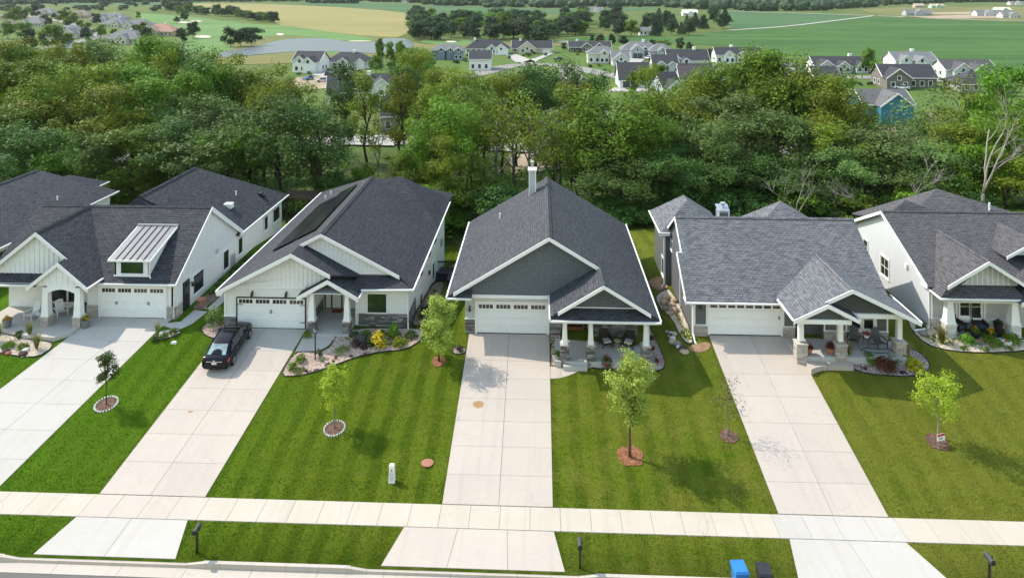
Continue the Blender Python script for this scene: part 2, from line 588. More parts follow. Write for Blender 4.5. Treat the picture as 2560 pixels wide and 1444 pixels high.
BOXES = {}
def boxo(name, parent, x0, x1, y0, y1, z0, z1, mat):
    """box part; equal boxes share their mesh"""
    d = (round(abs(x1 - x0), 3), round(abs(y1 - y0), 3), round(abs(z1 - z0), 3))
    key = (d, mat)
    if key not in BOXES:
        m = MB()
        m.box(-d[0] / 2, d[0] / 2, -d[1] / 2, d[1] / 2, -d[2] / 2, d[2] / 2)
        BOXES[key] = m.mesh(name, mat)
    o = bpy.data.objects.new(name, BOXES[key])
    return link(o, parent, ((x0 + x1) / 2, (y0 + y1) / 2, (z0 + z1) / 2))
def one(name, parent, mat, fn, smooth=False):
    m = MB(); fn(m)
    return m.build(name, mat, parent, smooth=smooth)
def copy_tree(o, parent=None, **kw):
    c = o.copy()
    COL.objects.link(c)
    if parent is not None: c.parent = parent
    WO[c.name] = WO.get(o.name, (0, 0, 0))
    for ch in o.children: copy_tree(ch, c)
    return c

# ------------------------------------------------------------------ terrain
PAD = [(-60, .3), (-36, .2), (-27, .15), (-22, 0), (1, 0), (8, .15), (10, .5), (17, .55), (24, .6), (27, .7), (60, 1.0)]
def pad(x):
    return float(np.interp(x, [p[0] for p in PAD], [p[1] for p in PAD]))
def zg(x, y):
    p = pad(x)
    if y <= 31.3: return -2.12
    if y <= 35.2: return -1.9
    if y <= 48.5: return -1.9 + (p + 1.9) * (y - 35.2) / 13.3
    if y <= 64: z = p
    elif y <= 74: z = p + (-1.0 - p) * (y - 64) / 10
    else:
        t = min(1, (y - 74) / 51)
        z = -1.0 - 7.0 * t * t * (3 - 2 * t)
    if -12 < x < -5 and 50.5 < y < 96:      # the side yard falls away beside the walk-out basement
        w = min(1, (x + 12) / 2, (-5 - x) / 1.0)
        z -= w * .155 * (min(y, 68) - 50.5) * min(1, (96 - y) / 28)
    return z
def struct(o):
    return tag(o, kind='structure')

xs = sorted(set([-4000, -2500, -1500, -900, -600, -400, -300, -220, -160, -130, -110, -95] + list(range(-80, 81, 2)) + [-12, -11, -10, -9, -7, -6, -5.5, -5] + [p[0] for p in PAD] + [95, 110, 130, 160, 220, 300, 400, 600, 900, 1500, 2500, 4000]))
ys = sorted(set([-200, -60, 0, 20, 31.29, 31.3, 35.2, 48.5, 64, 74] + [31.32, 33.7] + list(np.arange(37, 48, 2.0)) + [52, 56, 60, 66, 68, 70, 72] + list(range(76, 130, 3)) + [135, 150, 180, 220, 280, 360, 480, 700, 1000, 1500, 2200, 3200, 4500, 6500]))
gm = MB()
nx = len(xs)
for y in ys:
    for x in xs:
        gm.v.append((x, y, zg(x, y)))
for j in range(len(ys) - 1):
    for i in range(nx - 1):
        gm.f.append((j * nx + i, j * nx + i + 1, (j + 1) * nx + i + 1, (j + 1) * nx + i))
        yc = (ys[j] + ys[j + 1]) / 2
        if yc < 74 and abs(xs[i]) < 300: gm.mi[len(gm.f) - 1] = 1
struct(gm.build('ground', ['ground', 'lawn'], smooth=True))

def sheet(name, pts, mat, dz, parent=None, z=None):
    """flat-shaded sheet lying dz above the terrain, outline in plan"""
    m = MB()
    m.face([(p[0], p[1], (zg(*p) if z is None else z) + dz) for p in pts])
    return m.build(name, mat, parent)
def slab(name, parent, quad, mat, dz=.03, gap=.009, th=.1, zf=zg, ztop=None):
    """one concrete slab following the slope, with a tooled joint round it"""
    cx = sum(p[0] for p in quad) / len(quad); cyy = sum(p[1] for p in quad) / len(quad)
    pts = []
    for p in quad:
        d = Vector((cx - p[0], cyy - p[1]))
        d = d.normalized() * gap * 1.4
        q = (p[0] + d.x, p[1] + d.y)
        pts.append((q[0], q[1], (zf(*q) if ztop is None else ztop) + dz))
    m = MB()
    m.hexa([(p[0], p[1], p[2] - th) for p in pts], pts)
    return m.build(name, mat, parent)
# ------------------------------------------------------------------ street, kerb, pavement, drives
rnd = random.Random(7)
KEEP_OUT = []          # plan outlines where no turf grows
def lerpx(a, b, t): return a + (b - a) * t

struct(sheet('street', [(-60, -60), (60, -60), (60, 30.62), (-60, 30.62)], 'asphalt', .004))
gp = one('gutter_pan', None, 'mortar_tan', lambda m: m.box(-60, 60, 30.60, 31.18, -2.3, -2.112))
struct(gp)
x = -40.0
while x < 40:
    boxo('gutter_slab', gp, x + .006, x + 2.99, 30.6, 31.16, -2.2, -2.095, 'concrete_curb')
    x += 3.0
kerb = one('kerb', None, 'mortar_tan', lambda m: m.box(-60, 60, 31.17, 31.33, -2.3, -2.09))
struct(kerb)
DIPS = [(-23.9, -16.1), (-7.8, 1.7), (10.9, 18.6)]
def kh(x):
    h = -1.885
    for a, b in DIPS:
        d = max(a - x, x - b, 0)
        h = min(h, -1.985 + min(1, d / .9) * .10)
    return h
edges = sorted(set([-40 + 1.5 * k for k in range(54)] + [a - .9 for a, b in DIPS] + [b + .9 for a, b in DIPS] + [v for d in DIPS for v in d]))
for a, b in zip(edges, edges[1:]):
    if b - a < .05: continue
    def f(m, a=a, b=b):
        a2, b2 = a + .004, b - .004
        za, zb = kh(a2), kh(b2)
        m.hexa([(a2, 31.13, -2.25), (b2, 31.13, -2.25), (b2, 31.35, -2.25), (a2, 31.35, -2.25)],
               [(a2, 31.175, za), (b2, 31.175, zb), (b2, 31.35, zb), (a2, 31.35, za)])
    one('kerb_stone', kerb, 'concrete_curb', f)

walk = sheet('pavement', [(-60, 33.68), (60, 33.68), (60, 35.22), (-60, 35.22)], 'mortar_tan', .004)
struct(walk)
KEEP_OUT.append([(-60, 33.69), (60, 33.69), (60, 35.21), (-60, 35.21)])
for k in range(-24, 24):
    a = -1.98 + 1.49 * k; b = a + 1.49
    m_ = 'concrete_white' if 11.5 < (a + b) / 2 < 17.5 else ('concrete' if -23.5 < (a + b) / 2 < -16.5 else 'concrete_cream')
    slab('pavement_slab', walk, [(a, 33.69), (b, 33.69), (b, 35.21), (a, 35.21)], m_)

def drive(name, left, mid, right, ys_, mat, top_mat=None, ntop=0):
    """two lanes of slabs; left/mid/right give x at the street end and the house end"""
    t = lambda y: (y - ys_[0]) / (ys_[-1] - ys_[0])
    X = lambda e, y: lerpx(e[0], e[1], t(y))
    out = [(X(left, ys_[0]), ys_[0]), (X(right, ys_[0]), ys_[0]), (X(right, ys_[-1]), ys_[-1]), (X(left, ys_[-1]), ys_[-1])]
    b = struct(sheet(name, out, 'mortar_tan', .006))
    KEEP_OUT.append(out)
    for i, (a, c) in enumerate(zip(ys_, ys_[1:])):
        mm = top_mat if top_mat and i >= len(ys_) - 1 - ntop else mat
        slab('drive_slab', b, [(X(left, a), a), (X(mid, a), a), (X(mid, c), c), (X(left, c), c)], mm)
        slab('drive_slab', b, [(X(mid, a), a), (X(right, a), a), (X(right, c), c), (X(mid, c), c)], mm)
    return b
drive('driveway', (-34.9, -32.2), (-31.5, -28.95), (-28.25, -26.7), [35.24, 37.2, 39.2, 41.2, 43.2, 45.1, 47.0, 48.48, 49.85], 'concrete_white')
drive('driveway', (-22.72, -22.15), (-20.03, -19.45), (-17.15, -16.52), [35.24, 37.3, 39.25, 41.1, 42.9, 44.6, 46.5, 48.48, 49.0], 'concrete', 'concrete_white', 2)
drive('driveway', (-4.95, -4.95), (-2.08, -2.13), (.65, .65), [35.24, 37.05, 38.95, 40.8, 42.6, 44.37, 46.05, 48.48, 48.9], 'concrete')
drive('driveway', (11.83, 11.52), (14.5, 14.3), (17.19, 17.0), [35.24, 37.05, 39.0, 40.9, 42.9, 44.75, 46.5, 48.4], 'concrete')

def paved(name, outline, mat, pieces=None, dz=.03, ztop=None):
    b = struct(sheet(name, outline, 'mortar_tan', .007))
    KEEP_OUT.append(outline)
    for q in (pieces or [outline]):
        slab(name + '_slab', b, q, mat, dz=dz, ztop=ztop, th=.1 if ztop is None else .45)
    return b
# drive aprons between pavement and kerb
def apron(l0, l1, r0, r1, cuts, mat):
    o = [(l1, 31.36), (r1, 31.36), (r0, 33.67), (l0, 33.67)]
    ts = [0] + cuts + [1]
    ps = []
    for a, b in zip(ts, ts[1:]):
        ps.append([(lerpx(l1, r1, a), 31.36), (lerpx(l1, r1, b), 31.36), (lerpx(l0, r0, b), 33.67), (lerpx(l0, r0, a), 33.67)])
    b = struct(sheet('apron', o, 'mortar_tan', .007, z=-1.9))
    KEEP_OUT.append(o)
    for q in ps:
        slab('apron_slab', b, q, mat, zf=lambda x, y: -1.9)
    return b
apron(-22.87, -23.35, -17.26, -16.65, [.5], 'concrete_white')
apron(-6.58, -7.19, .67, 1.12, [.36, .69], 'concrete')
apron(11.81, 11.4, 17.23, 18.1, [.5], 'concrete_white')
apron(-37.5, -38.2, -31.8, -31.2, [.5], 'concrete_white')
# walks
paved('walkway', [(-16.48, 46.5), (-15.05, 46.62), (-14.55, 46.95), (-14.33, 47.4), (-14.3, 48.15), (-16.46, 48.15)], 'concrete_white')
paved('walkway', [(.66, 44.45), (1.2, 44.5), (1.78, 44.72), (2.3, 45.02), (2.72, 45.42), (2.98, 45.8), (3.02, 46.02), (1.55, 46.02), (1.5, 45.6), (.66, 45.6)], 'concrete',
      [[(.66, 44.45), (1.2, 44.5), (1.5, 45.6), (.66, 45.6)], [(1.2, 44.5), (1.78, 44.72), (2.3, 45.02), (2.72, 45.42), (2.98, 45.8), (3.02, 46.02), (1.55, 46.02), (1.5, 45.6)]])
paved('walkway', [(17.02, 44.7), (17.4, 44.95), (17.9, 45.15), (18.6, 45.2), (19.87, 45.17), (19.95, 45.75), (17.02, 45.9)], 'concrete',
      [[(17.02, 44.7), (17.4, 44.95), (17.9, 45.15), (18.25, 45.18), (18.25, 45.86), (17.02, 45.9)], [(18.25, 45.18), (18.6, 45.2), (19.87, 45.17), (19.95, 45.75), (18.25, 45.86)]], ztop=.2)
paved('walkway', [(17.02, 45.92), (17.02, 48.4), (16.8, 48.4), (16.8, 45.93)], 'concrete')
paved('walkway', [(-26.6, 47.75), (-25.55, 48.2), (-24.95, 49.3), (-24.75, 51.2), (-25.85, 51.4), (-25.9, 49.6), (-26.85, 49.2)], 'concrete_white',
      [[(-26.6, 47.75), (-25.55, 48.2), (-24.95, 49.3), (-25.9, 49.5), (-26.85, 49.2)], [(-25.9, 49.5), (-24.95, 49.3), (-24.75, 51.2), (-25.85, 51.4)]])
paved('walkway', [(-25.0, 51.6), (-24.35, 51.5), (-24.2, 58.6), (-24.85, 58.7)], 'concrete_white',
      [[(-25.0 + .02 * k, 51.6 + 1.18 * k), (-24.35 + .02 * k, 51.5 + 1.18 * k), (-24.33 + .02 * k, 52.66 + 1.18 * k), (-24.98 + .02 * k, 52.76 + 1.18 * k)] for k in range(6)])
paved('patio', [(-37.6, 47.5), (-35.6, 46.95), (-33.4, 46.75), (-32.6, 47.4), (-32.4, 49.1), (-31.7, 49.1), (-31.7, 51.4), (-40, 51.4), (-40, 48.3)], 'concrete_white',
      [[(-37.6, 47.5), (-35.6, 46.95), (-35.4, 51.4), (-40, 51.4), (-40, 48.3)], [(-35.6, 46.95), (-33.4, 46.75), (-32.6, 47.4), (-32.4, 49.1), (-32.2, 49.9), (-32.2, 51.4), (-35.4, 51.4)]], ztop=.19)
paved('walkway', [(32.3, 45.2), (34.5, 45.2), (34.5, 48.0), (32.0, 48.0)], 'concrete_white')

def blob(cx, cyy, rx, ry, z, name, mat, parent=None, n=14, seed=1, h=.004):
    r_ = random.Random(seed)
    m = MB()
    ring = []
    for k in range(n):
        a = 2 * math.pi * k / n
        q = r_.uniform(.82, 1.12)
        ring.append((cx + math.cos(a) * rx * q, cyy + math.sin(a) * ry * q))
    m.face([(p[0], p[1], zg(*p) + h) for p in ring])
    return m.build(name, mat, parent)
plain('stain_brown', (.34, .20, .10), .9, .15, var=.2, scale=6)
plain('stain_grey', (.40, .36, .31), .9, .15, var=.15, scale=3)
tag(blob(-3.69, 42.1, .34, .33, 0, 'stain', 'stain_brown', seed=4, h=.036), kind='structure')
tag(blob(-20.83, 40.94, .16, .07, 0, 'stain', 'stain_brown', seed=5, h=.036), kind='structure')

# ------------------------------------------------------------------ planting beds
def smooth_ring(pts, it=2):
    for _ in range(it):
        q = []
        for i in range(len(pts)):
            a, b = pts[i], pts[(i + 1) % len(pts)]
            q.append((a[0] * .75 + b[0] * .25, a[1] * .75 + b[1] * .25))
            q.append((a[0] * .25 + b[0] * .75, a[1] * .25 + b[1] * .75))
        pts = q
    return pts
def in_poly(P, poly):
    x, y = P[:, 0], P[:, 1]
    c = np.zeros(len(P), bool)
    n = len(poly)
    for i in range(n):
        x0, y0 = poly[i]; x1, y1 = poly[(i + 1) % n]
        if y0 == y1: continue
        s_ = ((y0 > y) != (y1 > y)) & (x < (x1 - x0) * (y - y0) / (y1 - y0) + x0)
        c ^= s_
    return c
nrng = np.random.default_rng(11)
zgv = np.vectorize(zg)
def bed(name, pts, mat, stones=None, dens=70, it=2, edge=True, mound=.07):
    ring = smooth_ring(pts, it)
    KEEP_OUT.append(ring)
    cx = sum(p[0] for p in ring) / len(ring); cyy = sum(p[1] for p in ring) / len(ring)
    me = bmesh.new()
    vs = [me.verts.new((p[0], p[1], zg(*p) + .03)) for p in ring]
    f = me.faces.new(vs)
    bmesh.ops.triangulate(me, faces=[f])
    if f.is_valid and f.normal.z < 0: pass
    bmesh.ops.recalc_face_normals(me, faces=me.faces)
    for ff in me.faces:
        if ff.normal.z < 0: ff.normal_flip()
    ms = bpy.data.meshes.new(name)
    me.to_mesh(ms); me.free()
    ms.materials.append(M(mat))
    o = struct(link(bpy.data.objects.new(name, ms), None))
    if edge:
        e = MB()
        for i in range(len(ring)):
            a, b = ring[i], ring[(i + 1) % len(ring)]
            e.beam((a[0], a[1], zg(*a) + .07), (b[0], b[1], zg(*b) + .07), .035, .14)
        e.build('bed_edging', 'edging_black', o)
    if stones:
        xs_ = [p[0] for p in ring]; ys_ = [p[1] for p in ring]
        n = int((max(xs_) - min(xs_)) * (max(ys_) - min(ys_)) * dens)
        P = np.column_stack([nrng.uniform(min(xs_), max(xs_), n), nrng.uniform(min(ys_), max(ys_), n)])
        P = P[in_poly(P, ring)]
        b_ = MB()
        for q in P:
            r_ = nrng.uniform(.018, .05); a = nrng.uniform(0, 6.28)
            z = zg(*q) + .025
            pts4 = [(q[0] + r_ * math.cos(a + k * 1.571) * (1.3 if k % 2 else .8), q[1] + r_ * math.sin(a + k * 1.571) * (1.3 if k % 2 else .8), z) for k in range(4)]
            top = (q[0], q[1], z + r_ * 1.1)
            mi = int(nrng.integers(0, len(stones)))
            for k in range(4):
                b_.face([pts4[k], pts4[(k + 1) % 4], top], mi=mi)
        g = b_.build('gravel', list(stones), o)
        g['kind'] = 'stuff'
    return o
for i, c in enumerate([(.62, .48, .40), (.50, .35, .28), (.70, .60, .53), (.38, .25, .20)]): plain('pebble_pink%d' % i, c, .9, .2, var=.15)
for i, c in enumerate([(.70, .60, .47), (.60, .49, .37), (.76, .70, .60), (.48, .38, .29)]): plain('pebble_cream%d' % i, c, .9, .2, var=.15)
for i, c in enumerate([(.48, .40, .37), (.34, .26, .24), (.62, .56, .53), (.22, .16, .15)]): plain('pebble_mauve%d' % i, c, .9, .2, var=.15)
PK = ['pebble_pink%d' % i for i in range(4)]; CR = ['pebble_cream%d' % i for i in range(4)]; MV = ['pebble_mauve%d' % i for i in range(4)]
bed('gravel_bed', [(-16.55, 44.1), (-16.62, 45.3), (-16.4, 46.42), (-15.75, 46.5), (-14.95, 46.5), (-14.4, 46.8), (-14.2, 47.4), (-14.15, 48.4), (-13.0, 49.3), (-9.4, 49.4), (-8.4, 49.3), (-8.05, 48.6), (-8.25, 47.8), (-9.1, 46.9), (-10.5, 46.7), (-12.0, 46.2), (-13.35, 45.3), (-14.7, 44.45), (-15.6, 44.15)], 'gravel_pink', PK, 110, 1)
bed('gravel_bed', [(-9.1, 49.7), (-8.3, 50.0), (-8.0, 52.0), (-8.15, 56), (-8.3, 61.2), (-9.3, 61.6), (-9.3, 55), (-9.3, 51)], 'gravel_brown', None, 0, 1)
bed('gravel_bed', [(.7, 45.63), (1.42, 45.63), (1.42, 48.9), (.7, 48.9)], 'gravel_pink', PK, 110, 0)
bed('gravel_bed', [(3.1, 45.98), (3.25, 45.45), (4.6, 45.3), (7.5, 45.15), (8.15, 45.6), (8.1, 47.0), (7.9, 48.3), (7.75, 50.2), (7.3, 50.2), (7.2, 46.2), (3.1, 46.2)], 'gravel_mauve', MV, 110, 1)
bed('gravel_bed', [(-5.85, 46.55), (-5.0, 46.6), (-5.0, 47.3), (-5.9, 47.35)], 'gravel_mauve', MV, 110, 1)
bed('gravel_bed', [(19.97, 45.85), (19.95, 45.1), (21.3, 44.8), (23.3, 44.72), (24.5, 45.2), (25.05, 46.0), (24.75, 47.1), (23.95, 47.7), (23.6, 46.3), (20.2, 46.3)], 'gravel_mauve', MV, 120, 1)
bed('gravel_bed', [(9.3, 55.2), (10.4, 55.6), (10.4, 47.6), (9.9, 47.35), (9.55, 48.4), (9.5, 50.6), (9.0, 52.4), (8.85, 54.2)], 'gravel_cream', CR, 60, 1)
bed('gravel_bed', [(26.2, 51.2), (25.45, 48.9), (25.65, 47.55), (26.95, 46.95), (29, 46.82), (31.7, 47.05), (33, 47.5), (32.5, 48.3), (27.3, 48.4), (27.0, 51)], 'gravel_cream', CR, 110, 1)
bed('gravel_bed', [(-38.5, 45.6), (-36.2, 45.55), (-34.3, 45.15), (-33.3, 45.25), (-33.0, 46.1), (-33.5, 46.75), (-35.7, 46.95), (-37.6, 47.5), (-38.5, 47.6)], 'gravel_cream', CR, 110, 1)
bed('gravel_bed', [(-26.75, 47.0), (-26.0, 47.25), (-25.25, 47.8), (-25.1, 48.3), (-25.5, 48.15), (-26.55, 47.72), (-26.85, 47.7)], 'gravel_cream', CR, 110, 1)
bed('gravel_bed', [(-24.1, 49.1), (-23.7, 48.2), (-22.9, 47.7), (-22.3, 47.7), (-22.2, 49.0), (-22.6, 49.9), (-23.5, 50.0)], 'gravel_pink', PK, 110, 1)
bed('soil_bed', [(8.7, 57.6), (10.2, 58.2), (10.3, 56.0), (9.4, 55.3), (8.9, 56.4)], 'soil_tan', None, 0, 1, False)
bed('soil_bed', [(9.9, 47.25), (11.4, 47.7), (11.4, 47.1), (10.7, 46.6), (9.9, 46.7)], 'soil_tan', None, 0, 1, False)
bed('gravel_bed', [(-26.0, 51.45), (-25.05, 51.5), (-24.9, 59.5), (-26.2, 62), (-26.2, 52)], 'gravel_brown', None, 0, 1, False)

# mulch circles under the yard trees, with a ring of stones where the photo shows one
def mulch(cx, cyy, r, mat, ring=None, seed=1):
    o = struct(blob(cx, cyy, r, r * 1.0, 0, 'mulch_ring', mat, n=22, seed=seed, h=.035))
    KEEP_OUT.append([(cx + r * 1.02 * math.cos(k * .5236), cyy + r * 1.02 * math.sin(k * .5236)) for k in range(12)])
    if ring:
        rr = random.Random(seed)
        n = int(2 * math.pi * r / .15)
        for k in range(n):
            a = 2 * math.pi * k / n
            p = (cx + r * math.cos(a), cyy + r * math.sin(a))
            m = MB()
            s_ = rr.uniform(.055, .075)
            m.hexa([(p[0] + s_ * math.cos(t + a), p[1] + s_ * math.sin(t + a), zg(*p)) for t in (0.3, 1.9, 3.4, 5)],
                   [(p[0] + s_ * .75 * math.cos(t + a), p[1] + s_ * .75 * math.sin(t + a), zg(*p) + .09) for t in (0.3, 1.9, 3.4, 5)])
            m.build('edging_stone', ring, o)
    return o
mulch(-26.2, 41.3, .62, 'mulch_brown', 'stone_pale2', 2)
mulch(-11.85, 39.95, .58, 'mulch_brown', 'stone_pale1', 3)
mulch(-6.66, 45.85, .5, 'mulch_red', None, 4)
mulch(4.92, 38.5, .72, 'mulch_red', None, 5)
mulch(10.63, 39.9, .5, 'mulch_brown', None, 6)
mulch(22.06, 39.8, .62, 'mulch_brown', None, 8)
# bare red disc in the turf
m = MB(); m.lathe([(.33, 0), (.33, .04), (.29, .055), (0.01, .06)], 20)
o = m.build('valve_cover', plain('cover_red', (.34, .155, .105), .85, .2), None)
o.location = (-6.09, 37.73, zg(-6.09, 37.73)); tag(o, 'round reddish utility cover set in the lawn', 'cover')

# ------------------------------------------------------------------ turf
def turf(name, x0, x1, y0, y1, n, hgt):
    P = np.column_stack([nrng.uniform(x0, x1, n), nrng.uniform(y0, y1, n)])
    bad = np.zeros(n, bool)
    for k in KEEP_OUT: bad |= in_poly(P, k)
    P = P[~bad]; n = len(P)
    z = zgv(P[:, 0], P[:, 1])
    a = nrng.uniform(0, 2 * np.pi, n); w = nrng.uniform(.012, .03, n); h = nrng.uniform(.5, 1.0, n) * hgt
    dx, dy = np.cos(a) * w, np.sin(a) * w
    lx, ly = nrng.normal(0, .03, n), nrng.normal(0, .03, n)
    V = np.zeros((n, 3, 3))
    V[:, 0] = np.column_stack([P[:, 0] - dx, P[:, 1] - dy, z - .005])
    V[:, 1] = np.column_stack([P[:, 0] + dx, P[:, 1] + dy, z - .005])
    V[:, 2] = np.column_stack([P[:, 0] + lx, P[:, 1] + ly, z + h])
    me = raw_mesh(name, V.reshape(-1, 3), 3, 'lawn')
    o = link(bpy.data.objects.new(name, me), None)
    return o
def raw_mesh(name, V, k, mat, smooth=False):
    n = len(V) // k
    me = bpy.data.meshes.new(name)
    me.vertices.add(len(V)); me.loops.add(len(V)); me.polygons.add(n)
    me.vertices.foreach_set('co', np.ascontiguousarray(V, dtype=np.float32).ravel())
    me.loops.foreach_set('vertex_index', np.arange(len(V), dtype=np.int32))
    me.polygons.foreach_set('loop_start', np.arange(0, len(V), k, dtype=np.int32))
    me.polygons.foreach_set('loop_total', np.full(n, k, dtype=np.int32))
    me.materials.append(M(mat) if isinstance(mat, str) else mat)
    me.update(calc_edges=True)
    return me
KEEP_OUT += [[(-40, 49.9), (-26.4, 49.9), (-26.4, 71), (-40, 71)], [(-22.5, 49.1), (-9.4, 49.1), (-9.4, 69), (-22.5, 69)], [(-5.3, 48.9), (7.1, 46.1), (7.1, 62.5), (-5.3, 62.5)], [(10.4, 48.3), (23.4, 46), (23.4, 62), (10.4, 62)]]
tag(turf('grass', -34, 32, 31.36, 36.5, 90000, .05), 'short mown green turf by the pavement and front lawns', 'grass', kind='stuff')
tag(turf('grass', -38, 34, 36.5, 50.5, 170000, .05), 'mown front lawns between the concrete drives', 'grass', kind='stuff')
tag(turf('grass', -26, 27, 50.5, 76, 60000, .07), 'shaded grass strips beside and behind the houses', 'grass', kind='stuff')
# ------------------------------------------------------------------ house parts
def fb(face, c, u0, u1, z0, z1, d0, d1):
    if face == 'F': return (u0, u1, c - d1, c - d0, z0, z1)
    if face == 'B': return (u0, u1, c + d0, c + d1, z0, z1)
    if face == 'R': return (c + d0, c + d1, u0, u1, z0, z1)
    return (c - d1, c - d0, u0, u1, z0, z1)
def window(h, face, c, u0, u1, z0, z1, frame='trim_white', fw=.09, glassm='glass_dark', nx=1, ny=1, sash='trim_white', mw=.03, name='window', sill=True):
    def f(m):
        for a in ((u0 - fw, u0, z0 - fw, z1 + fw), (u1, u1 + fw, z0 - fw, z1 + fw), (u0, u1, z1, z1 + fw), (u0, u1, z0 - fw, z0)):
            m.box(*fb(face, c, *a, -.02, .055))
    w = one(name, h, frame, f)
    boxo('sash', w, *fb(face, c, u0, u1, z0, z1, -.02, .018), sash)
    pw, ph = (u1 - u0 - mw * (nx + 1)) / nx, (z1 - z0 - mw * (ny + 1)) / ny
    for i in range(nx):
        for j in range(ny):
            a = u0 + mw + i * (pw + mw); b = z0 + mw + j * (ph + mw)
            boxo('pane', w, *fb(face, c, a, a + pw, b, b + ph, .0, .024), glassm)
    if sill:
        boxo('sill', w, *fb(face, c, u0 - fw - .03, u1 + fw + .03, z0 - fw - .05, z0 - fw, -.01, .09), frame)
    return w
def garage(h, y, x0, x1, z0, z1, trim='trim_white', tw=.16, groups=4, per=4, pane='glass_bronze', style='carriage', face_mat='door_white'):
    d = one('garage_door', h, trim, lambda m: (m.box(x0 - tw, x0, y - .08, y + .02, z0, z1 + tw), m.box(x1, x1 + tw, y - .08, y + .02, z0, z1 + tw), m.box(x0, x1, y - .08, y + .02, z1, z1 + tw)))
    boxo('seal', d, x0, x1, y - .035, y + .02, z0, z0 + .035, 'black_metal')
    hs = (z1 - z0 - .04) / 4
    for k in range(4):
        a = z0 + .04 + k * hs
        boxo('door_section', d, x0 + .004, x1 - .004, y - .035, y + .02, a + .004, a + hs - .004, face_mat)
    gw = (x1 - x0) / groups
    zt = z1 - .10; zb = zt - .27
    for g in range(groups):
        a = x0 + g * gw + (gw - gw * .8) / 2
        w = gw * .8
        boxo('pane_frame', d, a - .03, a + w + .03, y - .044, y - .03, zb - .03, zt + .03, face_mat)
        pw = (w - .035 * (per - 1)) / per
        for k in range(per):
            boxo('pane', d, a + k * (pw + .035), a + k * (pw + .035) + pw, y - .050, y - .036, zb, zt, pane)
    if style == 'carriage':
        for cx in ((x0 + x1) / 2,) if groups < 5 else ():
            pass
    return d
def handles(d, y, xs_, z, mat='black_metal'):
    for cx in xs_:
        for s_ in (-.05, .05):
            boxo('pull_handle', d, cx + s_ - .014, cx + s_ + .014, y - .075, y - .04, z - .12, z + .12, mat)
def hinges(d, y, x0, x1, zs):
    for z in zs:
        boxo('strap_hinge', d, x0 + .02, x0 + .38, y - .05, y - .037, z - .025, z + .025, 'black_metal')
        boxo('strap_hinge', d, x1 - .38, x1 - .02, y - .05, y - .037, z - .025, z + .025, 'black_metal')
def stones(h, face, c, u0, u1, z0, z1, pal, mortar, seed, d=.05, rows=(.09, .17), lens=(.22, .62), cap=None, back=.04):
    r_ = random.Random(seed)
    b = boxo('stone_veneer', h, *fb(face, c, u0, u1, z0, z1, -.02, back), mortar)
    z = z0
    while z < z1 - .03:
        hh = round(r_.uniform(*rows) / .02) * .02
        if z1 - z - hh < .06: hh = z1 - z
        u = u0
        while u < u1 - .02:
            l = round(r_.uniform(*lens) / .04) * .04
            if u1 - u - l < .10: l = u1 - u
            l = min(l, u1 - u)
            dd = r_.choice((.0, .012, .024))
            boxo('stone', b, *fb(face, c, u + .006, u + l - .006, z + .006, z + hh - .006, .0, d + back - .02 + dd), r_.choice(pal))
            u += l
        z += hh
    if cap:
        boxo('stone_cap', b, *fb(face, c, u0 - .02, u1 + .02, z1, z1 + .05, -.02, d + .07), cap)
    return b
SD = ['stone_dark0', 'stone_dark0', 'stone_dark1', 'stone_dark1', 'stone_dark2', 'stone_dark3', 'stone_dark4']
ST = ['stone_tan0', 'stone_tan1', 'stone_tan2', 'stone_tan3']
SP = ['stone_pale0', 'stone_pale1', 'stone_pale2']
def battens(h, face, c, u0, u1, step, lo, hi, mat, w=.06, d=.04):
    u = u0
    while u <= u1 + 1e-6:
        a, b = lo(u), hi(u)
        if b - a > .12:
            boxo('batten', h, *fb(face, c, u - w / 2, u + w / 2, a, b, 0.0, d), mat)
        u += step
def board(h, p0, p1, w, hh, mat='trim_white', name='fascia'):
    return one(name, h, mat, lambda m: m.beam(p0, p1, w, hh))
def gutter(h, p0, p1, name='gutter'):
    def f(m):
        m.beam(p0, p1, .10, .09)
        a, b = Vector(p0), Vector(p1)
        m.beam(a - Vector((0, 0, .09)), b - Vector((0, 0, .09)), .07, .025)
    return one(name, h, 'gutter_white', f)
def downspout(h, pts, mat='gutter_white', r=.045):
    return one('downspout', h, mat, lambda m: m.tube(pts, r, 6))
def ridge(h, p0, p1, mat, slope=.55, w=.17):
    p0, p1 = Vector(p0), Vector(p1)
    d = (p1 - p0); s_ = Vector((d.y, -d.x, 0)).normalized() * w
    up = Vector((0, 0, .085)); dn = Vector((0, 0, .06 - slope * w))
    m = MB()
    m.roof([p0 + up, p1 + up, p1 + s_ + dn, p0 + s_ + dn], .06)
    m.roof([p0 + up, p1 + up, p1 - s_ + dn, p0 - s_ + dn], .06)
    return m.build('ridge_cap', mat, h)
def hipcap(h, p0, p1, mat, w=.15):
    p0, p1 = Vector(p0), Vector(p1)
    m = MB()
    up = Vector((0, 0, .05))
    d = (p1 - p0); s_ = Vector((d.y, -d.x, 0)).normalized() * w
    m.roof([p0 + up, p1 + up, p1 + s_ - up * .7, p0 + s_ - up * .7], .03)
    m.roof([p0 + up, p1 + up, p1 - s_ - up * .7, p0 - s_ - up * .7], .03)
    return m.build('hip_cap', mat, h)
def roofs(h, mat, planes, name='roof', th=.12):
    m = MB()
    for p in planes: m.roof(p, th)
    return m.build(name, mat, h)
def walls(h, mat, fn, name='wall'):
    return one(name, h, mat, fn)
